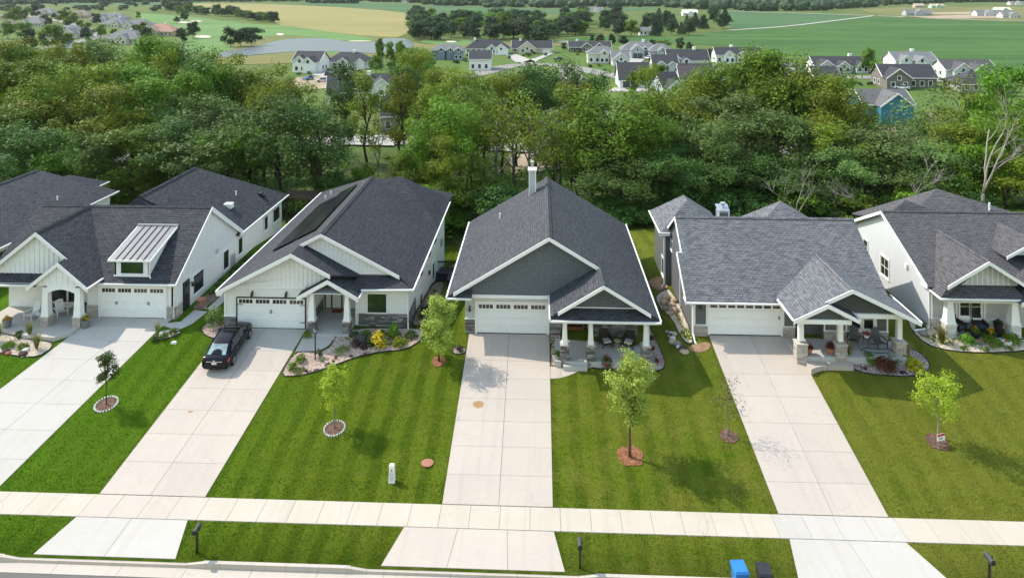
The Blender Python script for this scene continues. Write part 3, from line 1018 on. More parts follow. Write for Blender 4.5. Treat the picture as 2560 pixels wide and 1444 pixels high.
def post(h, cx, cyy, z0, z1, w0, w1, mat='trim_white', name='porch_post', cap=True):
    def f(m):
        a, b = w0 / 2, w1 / 2
        m.hexa([(cx - a, cyy - a, z0 + .1), (cx + a, cyy - a, z0 + .1), (cx + a, cyy + a, z0 + .1), (cx - a, cyy + a, z0 + .1)],
               [(cx - b, cyy - b, z1 - .08), (cx + b, cyy - b, z1 - .08), (cx + b, cyy + b, z1 - .08), (cx - b, cyy + b, z1 - .08)])
        if cap:
            m.box(cx - a - .03, cx + a + .03, cyy - a - .03, cyy + a + .03, z0, z0 + .1)
            m.box(cx - b - .04, cx + b + .04, cyy - b - .04, cyy + b + .04, z1 - .08, z1)
    return one(name, h, mat, f)
def pier(h, cx, cyy, w, z0, z1, pal, mortar, seed, capm):
    b = boxo('stone_pier', h, cx - w / 2, cx + w / 2, cyy - w / 2, cyy + w / 2, z0, z1, mortar)
    r_ = random.Random(seed)
    z = z0
    while z < z1 - .03:
        hh = round(r_.uniform(.08, .17) / .02) * .02
        if z1 - z - hh < .07: hh = z1 - z
        for face, c in (('F', cyy - w / 2), ('L', cx - w / 2), ('R', cx + w / 2)):
            mid = cx if face == 'F' else cyy
            cut = mid + r_.choice((-.12, -.04, .04, .12)) * w / .5
            for a, e in ((mid - w / 2, cut), (cut, mid + w / 2)):
                boxo('stone', b, *fb(face, c, a + .005, e - .005, z + .005, z + hh - .005, -.01, r_.choice((.025, .035, .045))), r_.choice(pal))
        z += hh
    boxo('pier_cap', b, cx - w / 2 - .07, cx + w / 2 + .07, cyy - w / 2 - .07, cyy + w / 2 + .07, z1, z1 + .06, capm)
    return b
def lantern(h, face, c, u, z, name='wall_lantern'):
    def f(m):
        m.box(*fb(face, c, u - .05, u + .05, z - .02, z + .16, 0, .03))
        m.box(*fb(face, c, u - .02, u + .02, z + .12, z + .16, .03, .2))
        x0, x1, y0, y1, a, b = fb(face, c, u - .09, u + .09, z - .16, z + .1, .08, .26)
        m.hexa([(x0, y0, a), (x1, y0, a), (x1, y1, a), (x0, y1, a)], [((x0 * 3 + x1) / 4, (y0 * 3 + y1) / 4, b), ((x0 + 3 * x1) / 4, (y0 * 3 + y1) / 4, b), ((x0 + 3 * x1) / 4, (y0 + y1 * 3) / 4, b), ((x0 * 3 + x1) / 4, (y0 + 3 * y1) / 4, b)])
    return one(name, h, 'black_metal', f)
def vent_pipe(h, p, hgt=.4, r=.07, mat='pvc_white'):
    return one('vent_pipe', h, mat, lambda m: m.tube([(p[0], p[1], p[2] - .1), (p[0], p[1], p[2] + hgt)], r, 8))

# ================================================================== house 3: grey, in the middle
h3 = thing('house', 'grey shingle-gabled house with narrow chimney in the middle of the row', 'house', (-2, 49, 0))
RX, RZ, SL = .63, 7.15, .59
pl = lambda x: RZ - SL * abs(x - RX)
walls(h3, 'stucco_grey', lambda m: m.prism([(-5.25, 49.7, -3), (6.6, 49.7, -3), (6.6, 49.7, pl(6.6) - .16), (RX, 49.7, RZ - .16), (-5.25, 49.7, pl(-5.25) - .16)], (0, 11.9, 0)))
walls(h3, 'panel_grey', lambda m: m.box(-5.25, 1.45, 49.0, 49.75, -.6, 3.3), 'garage_wall')
walls(h3, 'panel_grey', lambda m: m.box(3.45, 6.75, 48.75, 49.75, -.4, 3.2), 'porch_wall')
walls(h3, 'shake_grey', lambda m: m.prism([(-4.67, 48.4, 2.95), (.66, 48.4, 2.95), (4.05, 48.4, 4.98), (RX, 48.4, RZ - .14), (-4.67, 48.4, pl(-4.67) - .14)], (0, 1.3, 0)), 'gable_wall')
boxo('belt_board', h3, -4.69, .64, 48.36, 48.42, 2.72, 2.96, 'trim_white')
boxo('soffit', h3, -4.66, .6, 48.42, 49.0, 2.74, 2.80, 'soffit')
r3 = roofs(h3, 'shingle_char', [
    [(-6.37, 47.9, pl(-6.37)), (RX, 47.9, RZ), (RX, 63.2, RZ), (-6.37, 63.2, pl(-6.37))],
    [(RX, 47.9, RZ), (4.1, 47.9, pl(4.1)), (4.1, 45.1, pl(4.1)), (7.65, 45.1, pl(7.65)), (7.65, 63.2, pl(7.65)), (RX, 63.2, RZ)]])
ridge(r3, (RX, 47.9, RZ), (RX, 63.2, RZ), 'shingle_char', SL, .2)
r3b = roofs(h3, 'shingle_char', [[(4.1, 45.1, pl(4.1)), (4.1, 48.4, pl(4.1)), (.66, 48.4, 3.07), (.66, 45.1, 3.07)],
                                 [(.66, 44.93, 2.90), (7.65, 44.93, 2.90), (7.2, 46.0, 3.31), (1.1, 46.0, 3.31)]], 'porch_roof')
ridge(r3b, (4.1, 45.1, pl(4.1)), (4.1, 47.9, pl(4.1)), 'shingle_char', SL, .2)
roofs(h3, 'shingle_char', [[(-6.37, 47.8, 2.95), (-4.69, 47.8, 2.95), (-4.69, 48.4, 3.3), (-6.0, 48.4, 3.3)]], 'return_roof')
walls(h3, 'shake_grey', lambda m: m.prism([(1.35, 45.95, 3.2), (6.85, 45.95, 3.2), (4.1, 45.95, pl(4.1) - .14)], (0, .2, 0)), 'porch_gable')
boxo('gable_trim', h3, 1.5, 6.7, 45.90, 45.96, 3.29, 3.36, 'trim_white')
board(h3, (-5.95, 47.88, pl(-5.95)), (RX, 47.88, RZ + .02), .05, .26, name='rake_board')
board(h3, (RX, 47.88, RZ + .02), (4.06, 47.88, pl(4.06)), .05, .26, name='rake_board')
board(h3, (1.15, 45.08, pl(4.1) - SL * 2.95), (4.1, 45.08, pl(4.1) + .02), .05, .24, name='rake_board')
board(h3, (4.1, 45.08, pl(4.1) + .02), (7.1, 45.08, pl(7.1)), .05, .24, name='rake_board')
gutter(h3, (-6.42, 47.75, 3.03), (-6.42, 63.2, 3.03)); gutter(h3, (7.70, 44.9, 3.0), (7.70, 63.2, 3.03))
gutter(h3, (.62, 44.88, 2.92), (7.72, 44.88, 2.92)); gutter(h3, (-6.45, 47.74, 2.96), (-4.69, 47.74, 2.96)); gutter(h3, (.62, 44.85, 3.02), (.62, 48.36, 3.04))
for zz, a in ((3.0, (-6.3, -5.2)), (3.0, (6.58, 7.62))):
    boxo('soffit', h3, a[0], a[1], 48.5 if a[0] < 0 else 49.8, 63.1, 2.86, 2.9, 'soffit')
boxo('porch_ceiling', h3, .75, 7.5, 45.0, 49.6, 2.70, 2.76, 'soffit')
boxo('porch_beam', h3, 1.0, 7.35, 45.62, 45.86, 2.45, 2.70, 'trim_white')
g = garage(h3, 49.0, -4.4, .48, 0.02, 2.13, pane='glass_bronze')
boxo('header_board', h3, -4.6, .66, 48.93, 48.99, 2.34, 2.42, 'trim_white')
stones(h3, 'F', 49.0, -5.25, -4.57, -.4, 1.0, SD, 'mortar_dark', 31, cap='trim_white')
stones(h3, 'F', 49.0, .66, 1.45, -.1, 2.4, SD, 'mortar_dark', 32)
stones(h3, 'F', 48.75, 3.5, 6.75, 0.0, 1.0, SD, 'mortar_dark', 33, cap='stone_pale0')
lantern(h3, 'F', 49.0, -4.92, 1.75)
boxo('porch_floor', h3, 1.0, 7.15, 45.5, 48.75, -.5, -.002, 'concrete_porch')
boxo('porch_floor', h3, 1.45, 3.45, 48.755, 49.7, -.5, -.004, 'concrete_porch')
boxo('step', h3, 1.5, 3.05, 45.18, 45.5, -.5, -.16, 'concrete_porch')
for k, cx in enumerate((1.62, 3.3, 6.86)):
    pier(h3, cx, 45.78, .5, -.5 if k == 0 else -.45, .98, SD, 'mortar_dark', 40 + k, 'concrete_white')
    post(h3, cx, 45.78, 1.04, 2.46, .34, .24)
d = one('front_door', h3, plain('door_wood', (.20, .075, .03), .5, .35, var=.3, scale=5), lambda m: m.box(1.85, 3.15, 49.64, 49.72, .0, 2.2))
for k in range(6): boxo('door_glass', d, 1.98, 3.02, 49.625, 49.645, .25 + k * .3, .43 + k * .3, 'glass_dark')
boxo('door_trim', h3, 1.7, 1.85, 49.62, 49.7, 0, 2.3, 'dark_frame'); boxo('door_trim', h3, 3.15, 3.3, 49.62, 49.7, 0, 2.3, 'dark_frame')
window(h3, 'F', 48.75, 4.3, 5.9, 1.15, 2.25, glassm='glass_dark', nx=2)
# chimney
c3 = one('chimney', h3, 'lap_grey', lambda m: m.box(-.95, -.38, 60.6, 61.3, 5.6, 8.35))
for xx in (-.97, -.43): boxo('corner_board', c3, xx, xx + .09, 60.57, 60.68, 5.7, 8.35, 'trim_white')
boxo('chimney_cap', c3, -1.05, -.28, 60.5, 61.4, 8.35, 8.5, 'trim_white')
one('flue', c3, 'steel', lambda m: (m.tube([(-.66, 60.95, 8.45), (-.66, 60.95, 9.0)], .09, 10), m.tube([(-.66, 60.95, 8.98), (-.66, 60.95, 9.1)], .16, 10)))
vent_pipe(h3, (-3.37, 58.99, pl(-3.37)))
downspout(h3, [(7.68, 45.1, 2.85), (7.1, 45.6, 2.5), (7.1, 46.1, 2.3), (7.12, 46.1, .1)])

# ================================================================== house 2: white, solar panels
h2 = thing('house', 'white house with solar panels on its long roof and black car in front', 'house', (-16, 49.5, 0))
RX2, RZ2, S2 = -15.85, 6.4, .51
q2 = lambda x: RZ2 - S2 * abs(x - RX2)
GX, GZ = -17.4, RZ2 - S2 * 1.55
g2 = lambda x: GZ - S2 * abs(x - GX)
walls(h2, 'lap_white_fine', lambda m: m.prism([(-22.48, 52.2, -4), (-9.45, 52.2, -4), (-9.45, 52.2, q2(-9.45) - .16), (RX2, 52.2, RZ2 - .16), (-22.48, 52.2, q2(-22.48) - .16)], (0, 12.8, 0)))
walls(h2, 'lap_white_fine', lambda m: m.box(-22.48, -9.45, 64.9, 68.9, -4, 2.75), 'rear_wall')
walls(h2, 'lap_white', lambda m: m.prism([(-22.48, 49.1, -.6), (-16.42, 49.1, -.6), (-16.42, 49.1, g2(-16.42) - .3), (GX, 49.1, GZ - .16), (-22.48, 49.1, g2(-22.48) - .16)], (0, 3.15, 0)), 'garage_wall')
walls(h2, 'panel_white', lambda m: m.prism([(-22.40, 49.06, 3.0), (-15.9, 49.06, 3.0), (-14.6, 49.06, 3.75), (-14.6, 49.06, g2(-14.6) - .15), (GX, 49.06, GZ - .14), (-22.40, 49.06, g2(-22.4) - .1)], (0, .3, 0)), 'gable_wall')
battens(h2, 'F', 49.06, -22.1, -14.8, .31, lambda u: 3.02 if u < -15.9 else 3.0 + (u + 15.9) * .58, lambda u: g2(u) - .2, 'panel_white')
boxo('belt_board', h2, -22.48, -16.6, 49.0, 49.08, 2.86, 3.02, 'trim_white')
walls(h2, 'lap_white', lambda m: m.box(-13.25, -9.45, 49.78, 52.3, -4, 2.85), 'front_wall')
walls(h2, 'panel_white', lambda m: m.prism([(-10.35, 50.45, 3.25), (RX2, 50.45, RZ2 - .14), (-16.95, 50.45, 5.75), (-16.95, 50.45, 5.25), (-13.05, 50.45, 3.25)], (0, .4, 0)), 'gable_wall')
battens(h2, 'F', 50.45, -16.6, -10.6, .31, lambda u: max(3.36, g2(u) + .12), lambda u: q2(u) - .2, 'panel_white')
board(h2, (-13.0, 50.41, 3.42), (-10.4, 50.41, 3.42), .04, .08, name='gable_trim')
board(h2, (-16.9, 50.41, g2(-16.9) + .13), (-13.0, 50.41, 3.42), .04, .08, name='gable_trim')
r2 = roofs(h2, 'shingle_purple', [
    [(RX2, 50.05, RZ2), (-10.2, 50.05, q2(-10.2)), (-9.0, 49.2, q2(-9)), (-9.0, 69.4, q2(-9)), (RX2, 65.4, RZ2)],
    [(-9.0, 69.4, q2(-9)), (-9.0, 72.3, q2(-9)), (RX2, 65.4, RZ2)],
    [(RX2, 50.05, RZ2), (RX2, 65.4, RZ2), (-22.7, 72.3, q2(-22.7)), (-22.7, 48.25, q2(-22.7)), (GX, 48.25, GZ), (GX, 50.05, GZ)],
    [(RX2, 65.4, RZ2), (-9.0, 72.3, q2(-9)), (-22.7, 72.3, q2(-22.7))]])
roofs(h2, 'shingle_purple', [[(-13.1, 66, 6.3), (-9.02, 70.2, 2.95), (-9.02, 61.9, 2.95)], [(-13.1, 66, 6.3), (-9.02, 61.9, 2.95), (-15.6, 65.6, 6.1)], [(-13.1, 66, 6.3), (-15.6, 65.6, 6.1), (-14.5, 70.2, 3.3)], [(-13.1, 66, 6.3), (-14.5, 70.2, 3.3), (-9.02, 70.2, 2.95)]], 'rear_roof', .05)
ridge(r2, (RX2, 50.05, RZ2), (RX2, 65.4, RZ2), 'shingle_purple', S2, .2)
r2g = roofs(h2, 'shingle_purple', [[(GX, 48.25, GZ), (GX, 52.6, GZ), (-13.1, 52.6, g2(-13.1)), (-13.1, 50.2, g2(-13.1)), (-14.62, 48.25, g2(-14.62))],
                                   [(-13.3, 49.15, 2.80), (-9.0, 49.15, 2.88), (-10.2, 50.5, 3.45), (-13.3, 50.5, 3.45)]], 'garage_roof')
PX2, PZ2 = -14.8, 3.86
p2f = lambda x: PZ2 - .55 * abs(x - PX2)
r2p = roofs(h2, 'shingle_purple', [[(PX2, 48.2, PZ2), (PX2, 50.6, PZ2), (-16.95, 49.05, p2f(-16.95)), (-16.95, 48.2, p2f(-16.95))],
                                   [(PX2, 48.2, PZ2), (-12.65, 48.2, p2f(-12.65)), (-12.65, 50.6, p2f(-12.65)), (PX2, 50.6, PZ2)]], 'entry_roof')
for a, b in (((-22.66, 48.22, q2(-22.66)), (GX, 48.22, GZ + .02)), ((GX, 48.22, GZ + .02), (-14.62, 48.22, g2(-14.62)))): board(h2, a, b, .05, .27, name='rake_board')
for a, b in (((-17.4, 50.02, q2(-17.4)), (RX2, 50.02, RZ2 + .02)), ((RX2, 50.02, RZ2 + .02), (-10.1, 50.02, q2(-10.1)))): board(h2, a, b, .05, .26, name='rake_board')
for a, b in (((-16.97, 48.17, p2f(-16.97)), (PX2, 48.17, PZ2 + .02)), ((PX2, 48.17, PZ2 + .02), (-12.63, 48.17, p2f(-12.63)))): board(h2, a, b, .05, .3, name='rake_board')
boxo('return_box', h2, -22.72, -22.3, 48.22, 49.05, 2.62, 2.84, 'trim_white')
gutter(h2, (-8.93, 49.1, 2.93), (-8.93, 69.4, 2.93)); gutter(h2, (-12.65, 49.1, 2.85), (-8.9, 49.1, 2.93)); gutter(h2, (-12.58, 48.2, 2.69), (-12.58, 49.1, 2.69)); gutter(h2, (-22.76, 48.3, 2.93), (-22.76, 72, 2.93))
boxo('soffit', h2, -9.5, -8.95, 49.3, 69, 2.72, 2.76, 'soffit'); boxo('frieze', h2, -13.1, -9.45, 49.72, 49.79, 2.5, 2.72, 'trim_white')
boxo('soffit', h2, -13.2, -9.3, 49.2, 49.79, 2.70, 2.74, 'soffit')
g = garage(h2, 49.1, -21.55, -16.67, 0.0, 2.14, trim='dark_frame', tw=.07)
handles(g, 49.1, [-19.11], 1.2); hinges(g, 49.1, -21.55, -16.67, (.45, 1.68))
for u in (-20.45, -18.0): lantern(h2, 'F', 49.1, u, 2.48, 'barn_lamp')
stones(h2, 'F', 49.1, -22.48, -21.64, -.4, .82, SD, 'mortar_dark', 21, cap='trim_white')
stones(h2, 'F', 49.78, -13.0, -9.45, -.5, .82, SD, 'mortar_dark', 22, lens=(.3, .8), cap='stone_dark1')
stones(h2, 'R', -9.45, 49.78, 52.6, -1.0, .82, SD, 'mortar_dark', 23, lens=(.3, .8))
window(h2, 'F', 49.78, -12.35, -11.0, .95, 2.28, frame='trim_white', glassm='glass_green', nx=2, sash='dark_frame', mw=.07)
boxo('corner_board', h2, -9.55, -9.42, 49.74, 49.8, .85, 2.6, 'trim_white'); boxo('corner_board', h2, -22.5, -22.37, 49.04, 49.1, .85, 2.86, 'trim_white')
boxo('porch_floor', h2, -16.38, -13.3, 48.15, 52.25, -.4, .10, 'concrete_porch')
boxo('step', h2, -15.35, -13.95, 47.75, 48.15, -.4, -.05, 'concrete_white')
walls(h2, 'panel_white', lambda m: m.box(-16.44, -16.3, 49.0, 52.2, .9, 2.9), 'porch_wall')
battens(h2, 'R', -16.3, 49.2, 52.1, .31, lambda u: .95, lambda u: 2.85, 'panel_white')
stones(h2, 'R', -16.42, 49.1, 52.2, .1, .92, SD, 'mortar_dark', 24, lens=(.3, .7))
boxo('porch_ceiling', h2, -16.4, -13.2, 48.4, 52.2, 2.78, 2.84, 'soffit')
for k, cx in enumerate((-15.98, -13.5)):
    pier(h2, cx, 48.55, .46, -.3, .9, SD, 'mortar_dark', 50 + k, 'stone_pale1')
    post(h2, cx, 48.55, .96, 2.78, .42, .26)
fd = one('front_door', h2, 'dark_frame', lambda m: m.box(-16.2, -14.35, 52.1, 52.22, .1, 2.35))
for a, b in ((-16.1, -15.72), (-15.6, -14.95), (-14.83, -14.45)):
    boxo('door_leaf', fd, a, b, 52.08, 52.13, .16, 2.28, 'door_white')
    boxo('door_glass', fd, a + .06, b - .06, 52.07, 52.12, 1.25, 2.18, 'glass_dark')
for (a, b, c_, d_) in ((54.7, 55.7, -1.9, -.2), (61.1, 62.1, -1.6, -.25)):
    window(h2, 'R', -9.45, a, b, c_, d_ + .2, nx=1, ny=2, frame='trim_white', sash='dark_frame')
for (a, b, c_, d_) in ((59.2, 60.0, 1.35, 1.95), (62.4, 63.3, 1.3, 1.9), (55.3, 55.9, 1.35, 1.75)):
    window(h2, 'R', -9.45, a, b, c_, d_, frame='dark_frame', fw=.04, sash='dark_frame', sill=False)
boxo('utility_box', h2, -9.45, -9.25, 66.0, 66.5, -.3, .4, 'steel'); boxo('utility_box', h2, -9.45, -9.3, 59.0, 59.25, -.1, .2, 'black_metal')
# solar array, two rows of modules on the left slope
sol = one('solar_array', h2, 'black_metal', lambda m: [m.beam((x_, 53.2 if x_ > -19 else 52.4, q2(x_) + .09), (x_, 64.9 if x_ > -18 else 63.4, q2(x_) + .09), .05, .05) for x_ in (-17.3, -18.4, -19.2, -20.2)])
for row, (xa, xb) in enumerate(((-17.0, -18.62), (-18.7, -20.32))):
    n = 12 if row == 0 else 11
    y = 52.35 + (0.0 if row == 1 else 0.0)
    for k in range(n):
        a = y + k * 1.03; b = a + 1.0
        m = MB()
        up = .16
        m.prism([(xa, a, q2(xa) + up - .04), (xa, b, q2(xa) + up - .04), (xb, b, q2(xb) + up - .04), (xb, a, q2(xb) + up - .04)], (0, 0, .04))
        m.build('solar_panel', 'solar_cell', sol)
vent_pipe(h2, (-20.2, 67.0, q2(-20.2)), .35); vent_pipe(h2, (-20.5, 66.2, q2(-20.5)), .3)
downspout(h2, [(-9.2, 49.25, 2.75), (-9.42, 49.66, 2.4), (-9.42, 49.66, .3), (-9.3, 49.1, -.1), (-9.35, 48.1, -.25), (-9.5, 47.4, -.28)])

# ================================================================== house 1: white modern farmhouse
h1 = thing('house', 'white house with metal-roofed dormer and arched entry porch', 'house', (-31, 50, .15))
F1 = lambda y: 2.8 + .667 * (y - 49.5)
RY1, RZ1 = 55.2, F1(55.2)
gx1 = -36.3
gp1 = lambda x: RZ1 - .8 * abs(x - gx1)
walls(h1, 'lap_white', lambda m: m.box(-32.35, -26.62, 49.9, 55, -.4, 2.75), 'garage_wall')
walls(h1, 'lap_white_fine', lambda m: m.prism([(-26.8, 49.9, -2), (-26.8, 49.9, 2.8), (-26.8, RY1, RZ1 - .18), (-26.8, 60.4, 3.0), (-26.8, 60.4, -2)], (.3, 0, 0)))
battens(h1, 'R', -26.5, 50.2, 60.2, .31, lambda u: 2.45, lambda u: RZ1 - .667 * abs(u - RY1) - .22, 'panel_white')
walls(h1, 'lap_white_fine', lambda m: m.box(-39.2, -26.55, 56, 71.0, -3, 2.6))
walls(h1, 'panel_white', lambda m: m.box(-40.0, -32.3, 51.2, 56, -.4, 3.2), 'front_wall')
walls(h1, 'panel_white', lambda m: m.prism([(-40.0, 49.35, 3.45), (-34.0, 49.35, 3.45), (-34.0, 49.35, gp1(-34.0) - .15), (gx1, 49.35, RZ1 - .15), (-40.0, 49.35, gp1(-40.0) - .12)], (0, .4, 0)), 'gable_wall')
battens(h1, 'F', 49.35, -39.9, -34.1, .36, lambda u: 3.5, lambda u: gp1(u) - .2, 'panel_white')
r1 = roofs(h1, 'shingle_black', [
    [(-31.9, 49.95, F1(49.95)), (-31.9, 49.5, 2.8), (-26.3, 49.5, 2.8), (-26.3, RY1, RZ1), (gx1, RY1, RZ1)],
    [(-40.6, RY1, RZ1), (-26.3, RY1, RZ1), (-26.3, 60.9, 2.8), (-40.6, 60.9, 2.8)],
    [(gx1, 49.0, RZ1), (gx1, RY1, RZ1), (-31.9, 49.95, gp1(-31.9)), (-31.9, 48.1, gp1(-31.9)), (-34.05, 48.1, gp1(-34.05)), (-34.05, 49.0, gp1(-34.05))],
    [(gx1, 49.0, RZ1), (-40.6, 49.0, gp1(-40.6)), (-40.6, RY1, gp1(-40.6)), (gx1, RY1, RZ1)],
    [(gx1, RY1, RZ1), (-40.6, RY1, RZ1), (-40.6, 50.5, 3.5)]])
ridge(r1, (-40.2, RY1, RZ1), (-26.4, RY1, RZ1), 'shingle_black', .667, .15); ridge(r1, (gx1, 49.0, RZ1), (gx1, RY1, RZ1), 'shingle_black', .8, .15)
roofs(h1, 'shingle_black', [[(-34.05, 48.1, gp1(-34.05)), (-34.05, 49.4, gp1(-34.05)), (-36.25, 49.4, 3.07), (-36.25, 48.1, 3.07)],
                            [(-41, 48.5, 3.02), (-35.9, 48.5, 3.02), (-35.9, 49.4, 3.55), (-41, 49.4, 3.55)]], 'entry_roof')
HX, HZ = -32.9, 7.1
hr = lambda x: HZ - .68 * abs(x - HX)
r1r = roofs(h1, 'shingle_black', [[(HX, 56.2, HZ), (HX, 65.6, HZ), (-26.3, 72.2, hr(-26.3)), (-26.3, 60.2, hr(-26.3)), (-28.5, 57.8, hr(-28.5))],
                                  [(HX, 56.2, HZ), (HX, 65.6, HZ), (-39.5, 72.2, hr(-39.5)), (-39.5, 57, hr(-39.5))],
                                  [(HX, 65.6, HZ), (-26.3, 72.2, hr(-26.3)), (-39.5, 72.2, hr(-39.5))],
                                  [(HX, 56.2, HZ), (-28.5, 57.8, hr(-28.5)), (-28.5, 55.6, 4.1), (-37, 55.6, 4.4), (-39.5, 57, hr(-39.5))]], 'rear_roof')
ridge(r1r, (HX, 56.2, HZ), (HX, 65.6, HZ), 'shingle_black', .68, .18)
for a, b in (((-40.6, 48.97, gp1(-40.6)), (gx1, 48.97, RZ1 + .02)), ((gx1, 48.97, RZ1 + .02), (-33.95, 48.97, gp1(-33.95))), ((-36.3, 48.07, 3.05), (-34.05, 48.07, gp1(-34.05) + .02)), ((-34.05, 48.07, gp1(-34.05) + .02), (-31.85, 48.07, gp1(-31.85)))):
    board(h1, a, b, .06, .3, name='rake_board')
board(h1, (-26.27, 49.5, 2.82), (-26.27, RY1, RZ1 + .03), .06, .2, name='rake_board'); board(h1, (-26.27, RY1, RZ1 + .03), (-26.27, 60.9, 2.82), .08, .42, name='rake_board')
gutter(h1, (-32.0, 49.43, 2.83), (-26.2, 49.43, 2.83)); gutter(h1, (-26.24, 60.3, 2.63), (-26.24, 72.2, 2.63)); gutter(h1, (-41, 48.43, 3.05), (-36.2, 48.43, 3.05)); gutter(h1, (-31.83, 48.0, 3.08), (-31.83, 49.8, 3.08))
boxo('soffit', h1, -32.3, -26.4, 49.5, 49.95, 2.62, 2.66, 'soffit')
boxo('porch_ceiling', h1, -41, -32.3, 48.6, 51.3, 3.05, 3.1, 'soffit')
g = garage(h1, 49.9, -32.05, -27.28, .17, 2.4)
for a in (-32.05, -29.665):
    for p0, p1 in (((a + .1, 49.86, .3), (a + 1.15, 49.86, 1.85)), ((a + 2.28, 49.86, .3), (a + 1.23, 49.86, 1.85))):
        def f(m, p0=p0, p1=p1):
            m.hexa([(p0[0], 49.852, p0[2]), (p0[0] + .05, 49.852, p0[2]), (p0[0] + .05, 49.868, p0[2]), (p0[0], 49.868, p0[2])], [(p1[0], 49.852, p1[2]), (p1[0] + .05, 49.852, p1[2]), (p1[0] + .05, 49.868, p1[2]), (p1[0], 49.868, p1[2])])
        one('cross_brace', g, 'panel_white', f)
handles(g, 49.9, [-30.86, -28.47], 1.25)
stones(h1, 'F', 49.9, -33.1, -32.25, .1, .98, ST, 'mortar_tan', 11, cap='stone_tan2'); stones(h1, 'F', 49.9, -27.12, -26.5, .1, .98, ST, 'mortar_tan', 12, cap='stone_tan2'); stones(h1, 'R', -26.5, 49.9, 50.75, .1, .98, ST, 'mortar_tan', 13, cap='stone_tan2')
walls(h1, 'lap_white', lambda m: m.box(-33.1, -32.3, 49.93, 51.3, -.2, 3.1), 'return_wall')
# side wall openings
def dwin(h, face, c, a, b, z0, z1, **k):
    return window(h, face, c, a, b, z0, z1, frame='trim_white', fw=.07, sash='dark_frame', glassm='glass_dark', mw=.05, **k)
sd = one('side_door', h1, 'dark_frame', lambda m: m.box(-26.5, -26.42, 50.95, 51.85, .2, 2.3)); boxo('door_glass', sd, -26.42, -26.41, 51.1, 51.7, 1.0, 2.1, 'glass_dark')
dwin(h1, 'R', -26.5, 52.5, 54.1, .75, 2.15); dwin(h1, 'R', -26.5, 57.6, 58.55, .55, 2.05); dwin(h1, 'R', -26.5, 60.5, 61.3, .75, 2.1); dwin(h1, 'R', -26.5, 66.3, 67.1, .85, 2.1); dwin(h1, 'R', -26.5, 68.5, 70.2, .85, 2.1)
lantern(h1, 'R', -26.5, 52.15, 1.75)
boxo('vent_hood', h1, -26.5, -26.35, 56.2, 56.5, 2.5, 2.8, 'panel_grey')
boxo('electric_meter', h1, -26.5, -26.3, 59.0, 59.5, .3, 1.3, 'steel')
window(h1, 'F', 51.2, -37.2, -35.6, .8, 2.5, frame='dark_frame', fw=.06, nx=2, sash='dark_frame'); window(h1, 'F', 51.2, -35.3, -34.6, .8, 2.5, frame='dark_frame', fw=.06, sash='dark_frame')
fd = one('front_door', h1, 'dark_frame', lambda m: m.box(-33.9, -32.6, 51.12, 51.22, .15, 2.5)); boxo('door_leaf', fd, -33.7, -32.8, 51.1, 51.15, .2, 2.35, 'panel_char'); boxo('door_glass', fd, -33.5, -33.0, 51.08, 51.12, 1.2, 2.2, 'glass_dark')
# entry porch with an arched beam
for k, cx in enumerate((-35.1, -32.75)):
    pier(h1, cx, 48.5, .55, -.1, .85, ST, 'mortar_tan', 60 + k, 'stone_tan2')
    post(h1, cx, 48.5, .91, 2.95, .5, .36)
def arch(m):
    n = 10; x0, x1 = -34.95, -32.9
    for k in range(n):
        a, b = x0 + (x1 - x0) * k / n, x0 + (x1 - x0) * (k + 1) / n
        za = 2.55 + .28 * math.sin(math.pi * k / n); zb = 2.55 + .28 * math.sin(math.pi * (k + 1) / n)
        m.hexa([(a, 48.3, za), (b, 48.3, zb), (b, 48.65, zb), (a, 48.65, za)], [(a, 48.3, 3.1), (b, 48.3, 3.1), (b, 48.65, 3.1), (a, 48.65, 3.1)])
one('arched_beam', h1, 'trim_white', arch)
boxo('porch_beam', h1, -40, -35.3, 48.75, 49.05, 2.75, 3.06, 'trim_white')
walls(h1, 'panel_white', lambda m: m.prism([(-36.0, 48.32, 3.08), (-32.1, 48.32, 3.08), (-34.05, 48.32, gp1(-34.05) - .16)], (0, .15, 0)), 'porch_gable')
battens(h1, 'F', 48.32, -35.55, -32.5, .42, lambda u: 3.12, lambda u: gp1(-34.05) - .16 - .8 * abs(u + 34.05) - .06, 'panel_white')
# dormer
D = thing
dm = walls(h1, 'panel_white', lambda m: m.prism([(-31.1, 50.05, 3.1), (-28.5, 50.05, 3.1), (-28.5, 50.05, 4.35), (-31.1, 50.05, 4.35)], (0, .1, 0)), 'dormer')
for xx in (-28.6, -31.1): one('dormer_cheek', dm, 'panel_white', lambda m: m.prism([(xx, 50.05, 3.15), (xx, 50.05, 4.35), (xx, 53.4, 5.4)], (.1, 0, 0)))
plain('metal_roof', (.150, .155, .170), .5, .4, metal=.15, var=.06)
pan = []
n = 6
for k in range(n):
    a = -31.4 + 3.1 * k / n; b = -31.4 + 3.1 * (k + 1) / n
    def f(m, a=a, b=b): m.prism([(a + .012, 49.75, 4.38), (b - .012, 49.75, 4.38), (b - .012, 53.6, 5.58), (a + .012, 53.6, 5.58)], (0, 0, .04))
    one('roof_panel', dm, 'metal_roof', f)
    if k:
        def f(m, a=a): m.hexa([(a - .035, 49.75, 4.41), (a + .035, 49.75, 4.41), (a + .035, 53.6, 5.61), (a - .035, 53.6, 5.61)], [(a - .03, 49.75, 4.48), (a + .03, 49.75, 4.48), (a + .03, 53.6, 5.68), (a - .03, 53.6, 5.68)])
        one('standing_seam', dm, 'black_metal', f)
board(dm, (-31.45, 49.73, 4.43), (-28.25, 49.73, 4.43), .05, .14, name='fascia'); board(dm, (-31.45, 53.62, 5.72), (-28.25, 53.62, 5.72), .18, .12, 'steel', name='ridge_flashing')
